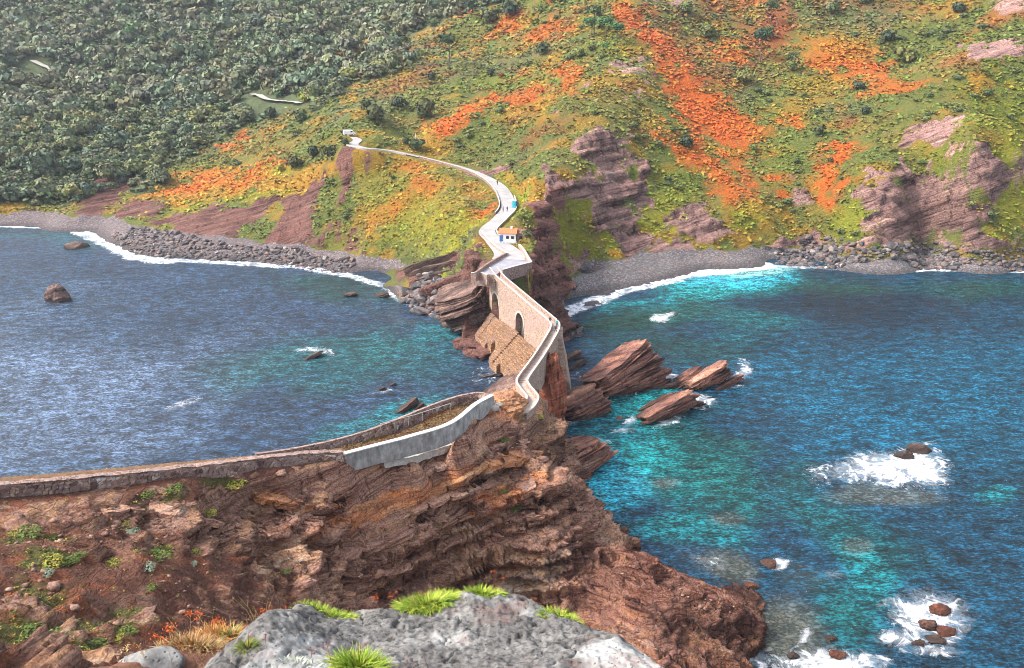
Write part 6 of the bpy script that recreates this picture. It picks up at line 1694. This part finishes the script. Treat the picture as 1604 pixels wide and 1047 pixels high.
plants = [(245, 872, 20, 'green', "large {} cushion plant at the middle of the red slope"), (232, 890, 13, 'grey', "{} cushion plant below the large green one"), (205, 835, 12, 'grey', "{} clump under the ledge of the red slope"), (262, 858, 9, 'yellow', "small {} tuft on the ledge above the large cushion"), (300, 866, 14, 'yellow', "{} tuft east of the large cushion"), (302, 884, 8, 'grey', "small {} rosette near the cliff edge of the slope"), (45, 838, 20, 'green', "{} plant near the wall's lower end"), (18, 840, 10, 'yellow', "{} tuft at the frame side under the wall"), (80, 885, 20, 'yellow', "{} mat on the bare red soil"), (110, 880, 14, 'green', "{} mat beside the yellow mat"), (75, 905, 11, 'grey', "{} clump below the yellow mat"), (125, 872, 10, 'green', "small {} clump on the soil step"), (175, 884, 15, 'yellow', "{} tuft between the soil step and large cushion"),
   (235, 925, 11, 'green', "{} clump on the lower slope"), (272, 765, 16, 'green', "{} clump just beneath the stone wall"), (228, 775, 14, 'green', "{} clump beneath the wall, beside the rock knob"), (280, 805, 10, 'grey', "{} clump among rocks under the wall"), (330, 806, 12, 'yellow', "{} tuft on the rock shelf under the wall"), (365, 762, 18, 'yellow', "{} tussock at the wall foot near the concrete wall"), (200, 823, 9, 'green', "small {} clump under the rock knob"), (40, 990, 20, 'green', "{} clump low on the red slope, near the picture's corner"), (75, 1000, 20, 'green', "{} clump next to the corner clump"), (90, 960, 14, 'rust', "{} dry clump above the corner clumps"), (150, 1015, 20, 'green', "dark {} clump at the picture's foot"), (180, 1000, 14, 'yellow', "{} clump above the one at the picture's foot"), (100, 990, 12, 'green', "small {} clump between two larger ones"), (200, 990, 14, 'green', "{} clump nearest the dry herbs"), (20, 935, 12, 'rust', "{} patch at the frame side"), (24, 940, 5, 'grey', "tiny {} star shaped rosette at the frame side"), (430, 905, 10, 'yellow', "{} clump on the cliff ledge"), (450, 900, 8, 'green', "small {} clump on the cliff ledge"),
   (790, 772, 10, 'green', "{} clump on the cliff face near its turquoise edge"), (805, 800, 12, 'green', "{} clump lower on the cliff face"), (790, 690, 9, 'green', "small {} clump below the path"), (740, 810, 10, 'rust', "{} clump on the cliff face"), (785, 612, 12, 'yellow', "{} tuft on the knob at the end of the concrete wall"), (812, 660, 11, 'yellow', "{} tuft at the foot of the curved path"), (845, 655, 9, 'yellow', "{} tuft on the rock by the path bend"), (640, 645, 12, 'rust', "{} growth on the landing")]
M_stem = simple("plant_stem", (.10, .07, .04), .9, .1, .2)
STEM = None
for (u, v, w, k, lab) in plants:
    p = hit(u, v, ISLH, 15, 170)
    if p is None: continue
    d_ = math.sqrt(p[0] ** 2 + p[1] ** 2 + (75 - p[2]) ** 2); s_ = .85 * w * d_ / 1300
    o = empty("cushion_plant", p + np.array([0, 0, -.05]), lab.format(names[k]), "plant", None, RNG.uniform(0, 6.28)); o.scale = (s_ * 1.15, s_, s_ * .62)
    c = bpy.data.objects.new("leaves", CUSH[k][RNG.integers(2)]); COL.objects.link(c); c.parent = o
# thin ground cover of herbs on the soil
r = np.random.default_rng(23); n = 26000
X = r.uniform(-52, 12, n); Y = r.uniform(30, 90, n); Z = ISLH(X, Y)
q = np.clip(np.searchsorted(iy, Y), 0, nyi - 1) * nxi + np.clip(np.searchsorted(ix, X), 0, nxi - 1)
gr_ = icol[q][:, 1] / (icol[q][:, 0] + 1e-4)
k = (near_path[q] > 1.2) & (((gr_ > .75) & (r.random(n) < .9)) | ((r.random(n) < .05) & (irk[q] < .7))); X, Y, Z, gr_ = X[k], Y[k], Z[k], gr_[k]; n = len(X)
m = 5; C = np.column_stack([X, Y, Z]).repeat(m, 0) + r.normal(0, .10, (n * m, 3)) * np.array([1, 1, .4]) + np.array([0, 0, .05])
V, Fq = quads(C, np.tile([0, -.3, 1.0], (n * m, 1)), .13, r, .7, .7)
pc = np.array([(.09, .12, .02), (.16, .17, .025), (.26, .22, .04), (.07, .09, .02), (.30, .11, .03)])[r.integers(5, size=n)]
c = pc.repeat(m, 0) * r.uniform(.6, 1.4, (n * m, 1))
SL = catmull(STAIR[:5], .16); k2 = r.integers(0, len(SL), 1500); of = r.uniform(-1.5, 1.9, 1500)
t2 = np.gradient(SL[:, :2], axis=0); t2 /= np.linalg.norm(t2, axis=1)[:, None]; P2 = SL[k2].copy(); P2[:, 0] -= t2[k2, 1] * of; P2[:, 1] += t2[k2, 0] * of; P2[:, 2] += .06
C2 = P2.repeat(4, 0) + r.normal(0, .11, (6000, 3)) * np.array([1, 1, .35]); V2, F2 = quads(C2, np.tile([0, -.3, 1.0], (6000, 1)), .15, r, .7, .7)
c2 = np.array([(.15, .085, .03), (.19, .075, .03), (.11, .085, .03), (.21, .13, .05)])[r.integers(4, size=1500)].repeat(4, 0) * r.uniform(.5, 1.3, (6000, 1))
V = np.concatenate([V, V2]); c = np.concatenate([c, c2]); Fq = np.arange(len(V)).reshape(-1, 4)
tag(mesh_np("ground_herbs", V, Fq, False, M_tuft, dict(col=np.repeat(c, 4, 0))), None, None, None, 'stuff')
# loose stones
r = np.random.default_rng(17); n = 9000
X = r.uniform(-52, 30, n); Y = r.uniform(34, 116, n); Z = ISLH(X, Y)
q = np.clip(np.searchsorted(iy, Y), 0, nyi - 1) * nxi + np.clip(np.searchsorted(ix, X), 0, nxi - 1)
k = (Z > .5) & (ISTEEP[q] < 1.6) & (near_path[q] > 1.6) & (fbm(np.column_stack([X, Y, Z]), 5, 3, 19) > -.05); X, Y, Z = X[k], Y[k], Z[k]; n = len(X)
ico = bmesh.new(); bmesh.ops.create_icosphere(ico, subdivisions=1, radius=1.0); IVv = np.array([v.co[:] for v in ico.verts]); IFf = np.array([[v.index for v in f.verts] for f in ico.faces]); ico.free()
s = .052 * np.exp(r.normal(0, .62, n)) * 1.5
Rr = r.normal(size=(n, 1, 3)) * .22
V = (IVv[None] * (1 + r.normal(0, .18, (n, len(IVv), 1))) * np.array([1.2, 1, .7]) ) * s[:, None, None] + np.column_stack([X, Y, Z + s * .2])[:, None, :]
Fq = (IFf[None] + (np.arange(n) * len(IVv))[:, None, None]).reshape(-1, 3)
M_scree = make_rock("loose_stone", [(0.08, .045, .036), (.19, .09, .066), (.26, .155, .125), (.30, .17, .11), (.42, .33, .27)], .5, .4, .4, .2)
tag(mesh_np("loose_stones", V.reshape(-1, 3), Fq, False, M_scree), None, None, None, 'stuff')

# ---------------------------------------------------------------- the ledge at the photographer's feet
FB = [(330, 1040, 3.2), (380, 1000, 3.45), (430, 978, 3.7), (500, 972, 3.85), (560, 968, 3.95), (620, 962, 3.95), (660, 962, 4.0), (695, 948, 4.05), (740, 939, 4.1), (800, 943, 4.1), (850, 960, 4.0), (890, 980, 3.85), (930, 1000, 3.7), (1000, 1030, 3.45), (1050, 1062, 3.25)]
pts = []
for u, v, y in FB:
    p = PY(u, v, y); pts.append(p)
    pts.append(p + np.array([0, .22, -.16])); pts.append(p + np.array([0, .5, -.75])); pts.append(p + np.array([0, 1.0, -1.9]))
for u, v, y in [(400, 1047, 3.05), (500, 1010, 3.45), (500, 1060, 3.0), (600, 1010, 3.55), (600, 1060, 3.1), (690, 1000, 3.65), (690, 1060, 3.15), (800, 1000, 3.65), (800, 1060, 3.15), (880, 1020, 3.5), (880, 1065, 3.12), (950, 1050, 3.25), (700, 1200, 2.4), (500, 1200, 2.35), (900, 1200, 2.4), (640, 985, 3.75), (760, 965, 3.9)]: pts.append(PY(u, v, y))
for p in [(-1.9, 3.0, 71.5), (-1.9, 4.0, 70.4), (1.2, 3.0, 71.6), (1.4, 3.6, 71.0), (1.5, 4.4, 70.0), (-1.9, 2.0, 72.2), (1.5, 2.0, 72.3)]: pts.append(np.array(p))
BR = RBF(pts, c=.18, lam=.03)
bx = np.arange(-1.75, 1.25, .0085); by = np.arange(2.2, 4.75, .0095)
X, Y = np.meshgrid(bx, by); X, Y = X.ravel(), Y.ravel(); Z = BR(X, Y); P = np.column_stack([X, Y, Z])
Z = Z + fbm(P, .55, 4, 901) * .055 + fbm(P, .16, 4, 902, ridge=True) * .022 + fbm(P, .05, 4, 903, ridge=True) * .016
pit = fbm(P, .045, 2, 905); Z -= .022 * sstep(.30, .52, pit) * sstep(-.1, .3, fbm(P, .4, 3, 906)); pit2 = fbm(P, .02, 2, 907); Z -= .008 * sstep(.3, .55, pit2)
crk = np.abs(fbm(P * np.array([1, 1.6, 1]), .5, 3, 908)); Z -= .03 * (1 - sstep(.0, .03, crk))
V = np.column_stack([X, Y, Z])
edge = sstep(1.25, .95, np.abs(X + .25) / 1.35 + 0.25 * fbm(P, .3, 3, 911))
def make_boulder():
    T = NT("weathered_grey_rock"); p = T.pos()
    n = T.noise(p, 4.0, 6, .65); f = T.noise(p, 26, 6, .7); m = T.noise(p, 1.6, 4, .6)
    col = T.ramp(n, [(.3, (.07, .066, .063)), (.48, (.125, .119, .113)), (.62, (.185, .178, .168)), (.75, (.30, .287, .27))])
    col = T.mix(1.0, col, T.ramp(f, [(.32, .28), (.5, 1.0), (.68, 1.45)]), 'MULTIPLY')
    col = T.mix(T.mapr(m, .56, .68, 0, .55), col, (.55, .55, .53))
    sp = T.vor(p, 34); col = T.mix(T.mapr(sp, .10, .22, .75, 0), col, (.035, .03, .032))
    pk = T.noise(p, 3.1, 3, .5); col = T.mix(T.mapr(pk, .58, .7, 0, .45), col, (.22, .12, .10))
    return T.base(col, .9, .2, T.bump(T.math('ADD', f, T.math('MULTIPLY', T.mapr(sp, .08, .25), .5)), .8, .012))
M_boulder = make_boulder()
b = mesh_np("grey_boulder", V, grid_faces(len(bx), len(by)), True, M_boulder)
tag(b, "weathered pale grey boulder with dark pits at the photographer's feet, grass along its crest", "boulder")
# red soil bank beside and behind it
pts = []
for u, v, y in [(60, 1075, 2.9), (150, 1050, 3.1), (215, 1032, 3.3), (280, 1008, 3.5), (340, 992, 3.7), (420, 985, 3.9), (520, 982, 4.1), (640, 975, 4.2), (760, 962, 4.3), (880, 995, 4.05), (960, 1030, 3.8)]:
    p = PY(u, v, y); pts += [p, p + np.array([0, .3, -.25]), p + np.array([0, .8, -1.1])]
for u, v, y in [(100, 1200, 2.2), (250, 1110, 2.75), (300, 1060, 3.05), (400, 1100, 2.8), (600, 1100, 2.9), (800, 1100, 2.95), (960, 1110, 2.9)]: pts.append(PY(u, v, y) + np.array([0, 0, -.12]))
pts += [np.array((-3.0, 3.0, 70.6)), np.array((-3, 2, 71.4)), np.array((2, 4.5, 69.6)), np.array((2, 2, 71))]
SB = RBF(pts, c=.2, lam=.03)
sx = np.arange(-2.6, 1.4, .022); sy = np.arange(2.0, 5.0, .022)
X, Y = np.meshgrid(sx, sy); X, Y = X.ravel(), Y.ravel(); Z = SB(X, Y); P = np.column_stack([X, Y, Z])
Z = Z + fbm(P, .3, 4, 921) * .05 + fbm(P, .07, 3, 922) * .02
M_soil = simple("red_soil", (.15, .075, .05), .95, .1, .4, 9.0, .6)
struct(mesh_np("soil_bank", np.column_stack([X, Y, Z]), grid_faces(len(sx), len(sy)), True, M_soil))
me = blob_mesh("pale_stone", (.16, .10, .08), 931, 4, .2, mat=M_boulder, smooth=True)
o = bpy.data.objects.new("pale_stone", me); COL.objects.link(o); o.location = tuple(PY(238, 1040, 3.25)); tag(o, "small lichen covered pale stone among dry herbs beside the grey boulder", "stone")
SBH = lambda x, y: max(float(BR(np.array([x]), np.array([y]))[0]), float(SB(np.array([x]), np.array([y]))[0]))

def blades(n, rx, ry, h, seed, cols, lean=.6, w=.006, base=None, spread=1.0, zoff=None):
    r = np.random.default_rng(seed)
    a = r.uniform(0, 6.28, n); d = np.sqrt(r.random(n)); bx_, by_ = d * np.cos(a) * rx, d * np.sin(a) * ry
    ln = h * r.uniform(.55, 1.15, n) * (1 - .35 * d)
    la = a + r.normal(0, .7, n); tl = lean * (.25 + .9 * d) * r.uniform(.5, 1.3, n)
    D = np.column_stack([np.cos(la), np.sin(la)])
    V, C = [], []
    k = r.integers(len(cols), size=n); c = np.array(cols)[k] * r.uniform(.65, 1.3, (n, 1))
    side = np.column_stack([-D[:, 1], D[:, 0]])
    seg = 4; ww = w * r.uniform(.7, 1.4, n)
    z0 = np.zeros(n) if zoff is None else zoff(bx_, by_)
    for i in range(seg):
        t = i / (seg - 1); bend = tl * t ** 1.6
        P = np.column_stack([bx_ + D[:, 0] * ln * np.sin(bend) * t, by_ + D[:, 1] * ln * np.sin(bend) * t, z0 - .02 + ln * t * np.cos(bend * .8)])
        wd = (ww * (1 - t * .92))[:, None]
        off = np.column_stack([side * wd, np.zeros(n)])
        V += [P - off, P + off]; C += [c, c]
    V = np.stack(V, 1).reshape(-1, 3); C = np.stack(C, 1).reshape(-1, 3)
    b0 = np.arange(n) * 2 * seg
    Fq = np.concatenate([np.column_stack([b0 + 2 * i, b0 + 2 * i + 1, b0 + 2 * i + 3, b0 + 2 * i + 2]) for i in range(seg - 1)])
    return V, Fq, np.clip(C, .01, .8)
LIME = [(.17, .30, .018), (.26, .36, .025), (.34, .38, .04), (.10, .20, .015), (.38, .36, .08)]
DRY = [(.42, .30, .12), (.34, .20, .08), (.50, .40, .20), (.36, .14, .05)]
def tuft(u, v, y, rx, ry, h, n, seed, lab, cols=LIME, lean=1.15, w=.0045, name="grass_tuft", cat="grass tuft"):
    p = PY(u, v, y); g = lambda X, Y: np.maximum(BR(p[0] + X, p[1] + Y), SB(p[0] + X, p[1] + Y)) - p[2]
    V, Fq, C = blades(n, rx, ry, h, seed, cols, lean, w, zoff=g)
    o = empty(name, p, lab, cat)
    m = mesh_np("blades", V, Fq, False, M_tuft, dict(col=C)); m['kind'] = 'stuff'; m.parent = o
    return o
tuft(500, 972, 3.95, .215, .06, .08, 1300, 951, "bright green grass tuft along the boulder's rim, beside dry herbs")
tuft(668, 955, 4.10, .165, .09, .125, 1500, 952, "tallest bright grass tuft on the boulder's crest")
tuft(752, 940, 4.18, .14, .05, .085, 700, 953, "lower grass tuft joining the tallest one on the crest")
tuft(878, 972, 3.95, .12, .05, .09, 600, 954, "small bright tuft hanging on the seaward edge of the boulder")
tuft(562, 1046, 3.15, .115, .07, .13, 800, 955, "yellow green tuft in front of the boulder at the picture's foot")
tuft(390, 1035, 3.2, .04, .03, .07, 160, 956, "small olive tuft on the grey boulder's lower left flank", [(.10, .14, .02), (.2, .2, .04)])
tuft(363, 992, 3.6, .035, .03, .12, 130, 957, "narrow green grass clump amid dry herbs", [(.16, .22, .03), (.34, .34, .12)])
tuft(300, 1020, 3.45, .17, .06, .10, 500, 958, "straw coloured dry grass beside the grey boulder", DRY, 1.1, .004)
tuft(345, 1005, 3.6, .12, .06, .12, 300, 960, "orange dry grass at the boulder's shoulder", [(.48, .16, .04), (.5, .3, .1)], 1.1, .004)
tuft(650, 1046, 3.12, .20, .05, .06, 380, 959, "thin straw grass fringe below the boulder's face", DRY, 1.2, .004)
tuft(460, 1046, 3.1, .16, .05, .05, 300, 961, "silvery low herb at the boulder's lower edge", [(.30, .34, .26), (.42, .44, .36)], 1.2, .008)

# dry herbs: thin stems with small rusty heads
M_dry = simple("dry_stem", (.40, .26, .12), .9, .1, .2); M_reddry = simple("red_stem", (.22, .06, .04), .9, .1, .2)
M_rust = simple("rusty_head", (.46, .10, .03), .9, .1, .3, 30.0); M_crim = simple("crimson_head", (.20, .025, .03), .9, .1, .3, 30.0); M_straw = simple("straw_head", (.52, .38, .18), .9, .1, .2, 30.0)
def herb(u, v, y, H, lean, lab, stem, head, hs=.018, seed=0, branches=3, stemr=.0016):
    p = PY(u, v, y); p[2] = SBH(p[0], p[1]) - .01
    o = empty("dry_herb", p, lab, "dry herb"); r = np.random.default_rng(seed)
    top = Vector((lean * H, r.uniform(-.1, .1) * H, H)); mid = Vector((lean * H * .35, 0, H * .55))
    bm = bmesh.new(); bm_tube(bm, [(0, 0, 0), mid, top], stemr, stemr * .6, 4)
    tips = [top]
    for i in range(branches):
        b0 = mid.lerp(top, .25 + .7 * i / max(1, branches)); t = b0 + Vector((r.uniform(-.3, .3) * H, r.uniform(-.2, .2) * H, r.uniform(.12, .3) * H))
        bm_tube(bm, [b0, t], stemr * .7, stemr * .5, 4); tips.append(t)
    bm_obj("stem", bm, stem, o)
    for t in tips:
        n = 18; hs_ = hs * .72; C = r.normal(size=(n, 3)) * hs_ * np.array([.55, .55, .38]) + np.array(t); V, Fq = quads(C, C - np.array(t) + np.array([0, 0, .004]), hs_ * .5, r, .6, .8)
        h_ = mesh_np("flower_head", V, Fq, False, head); h_['kind'] = 'stuff'; h_.parent = o
H = [(400, 975, 3.9, .20, -.55, "long straw stalk leaning away from the boulder with one pale head", M_dry, M_straw, .010, 0, 0),
     (300, 1000, 3.6, .17, .1, "rust headed herb rising among straw grass", M_dry, M_rust, .022, 1, 3), (322, 985, 3.7, .16, -.2, "rust headed herb leaning toward the bare slope", M_dry, M_rust, .022, 2, 3), (345, 1000, 3.6, .12, .1, "short orange herb beside the narrow green clump", M_dry, M_rust, .024, 3, 3), (270, 1010, 3.5, .11, -.1, "orange herb next to the pale stone", M_dry, M_rust, .03, 4, 4), (255, 1022, 3.4, .09, .1, "lowest orange herb near the pale stone", M_dry, M_rust, .028, 5, 3),
     (410, 965, 3.95, .11, .1, "rusty herb where the boulder's crest begins", M_reddry, M_rust, .02, 6, 3), (440, 958, 4.0, .12, .0, "red herb at the start of the green rim tuft", M_reddry, M_rust, .018, 7, 3), (476, 960, 4.05, .12, .2, "rusty herb behind the rim tuft", M_reddry, M_rust, .02, 8, 3), (585, 955, 4.1, .10, .1, "small red herb between the rim tuft and tallest tuft", M_reddry, M_rust, .016, 9, 3), (620, 940, 4.2, .16, -.2, "wiry red stems beside the tallest tuft", M_reddry, M_rust, .012, 10, 4), (660, 930, 4.25, .16, .15, "wiry stems rising out of the tallest tuft", M_reddry, M_rust, .010, 11, 4), (775, 925, 4.3, .20, .0, "upright dark stem behind the lower crest tuft", M_reddry, M_rust, .014, 12, 2), (880, 960, 4.0, .15, .25, "pair of thin red stems by the seaward tuft", M_reddry, M_rust, .005, 13, 1), (840, 940, 4.1, .06, -.2, "short dark sprig on the crest's seaward end", M_reddry, M_rust, .012, 14, 1),
     (393, 1040, 3.2, .10, .1, "crimson headed sprig in front of the boulder's pale flank", M_reddry, M_crim, .014, 15, 1), (420, 1040, 3.2, .09, .05, "second crimson sprig, nearer the silvery herb", M_reddry, M_crim, .012, 16, 2), (520, 1040, 3.15, .13, -.15, "dark crimson sprig by the yellow green tuft", M_reddry, M_crim, .011, 17, 3), (490, 1045, 3.12, .11, .0, "crimson sprig between silvery herb and yellow green tuft", M_reddry, M_crim, .012, 18, 2), (636, 1040, 3.15, .12, .1, "crimson sprig over the straw grass fringe", M_reddry, M_crim, .010, 19, 1), (565, 1035, 3.2, .14, .02, "bare dark stems standing in the yellow green tuft", M_reddry, M_crim, .004, 20, 4), (672, 1035, 3.2, .09, -.25, "curved dark sprig on the boulder's face", M_reddry, M_crim, .004, 21, 0),
     (205, 1040, 3.25, .09, -.1, "straw headed herb at the picture's lower left corner", M_dry, M_straw, .018, 22, 3), (230, 1040, 3.2, .12, -.2, "straw stalk with pale bud by the pale stone", M_dry, M_straw, .014, 23, 1), (280, 1000, 3.6, .14, -.3, "thin straw stalk bending over the bare slope", M_dry, M_straw, .006, 24, 2), (330, 980, 3.75, .18, .2, "thin straw stalk crossing the rust headed herbs", M_dry, M_straw, .006, 25, 2)]
for a in H: herb(*a)
rr_ = np.random.default_rng(41)
for i in range(16):                                                    # more thin straws among the dry grass
    u = rr_.uniform(255, 430); v = 1046 - (u - 255) * .32 + rr_.uniform(-10, 22)
    herb(u, v, 3.25 + (1047 - v) * .008, rr_.uniform(.10, .22), rr_.uniform(-.45, .35), "thin bare straw among the dry grass beside the grey boulder", M_dry, M_straw, .004, 60 + i, 1, .0013)
for o in list(COL.objects):
    if o.get('label', '').startswith("thin bare straw among"): o['group'] = "straws beside the grey boulder"

# ---------------------------------------------------------------- sea air
bm = bmesh.new(); bm_box(bm, 0, 455, 147.5, 1400, 1250, 325)
hz = bm_obj("haze", bm); hz['kind'] = 'stuff'
hm = bpy.data.materials.new("haze_air"); hm.use_nodes = True; ht = hm.node_tree
for n in list(ht.nodes): ht.nodes.remove(n)
ho = ht.nodes.new("ShaderNodeOutputMaterial"); hv = ht.nodes.new("ShaderNodeVolumePrincipled")
hv.inputs['Color'].default_value = (.80, .87, 1.0, 1); hv.inputs['Density'].default_value = .00009; hv.inputs['Anisotropy'].default_value = .2
ht.links.new(hv.outputs[0], ho.inputs['Volume']); hz.data.materials.append(hm)
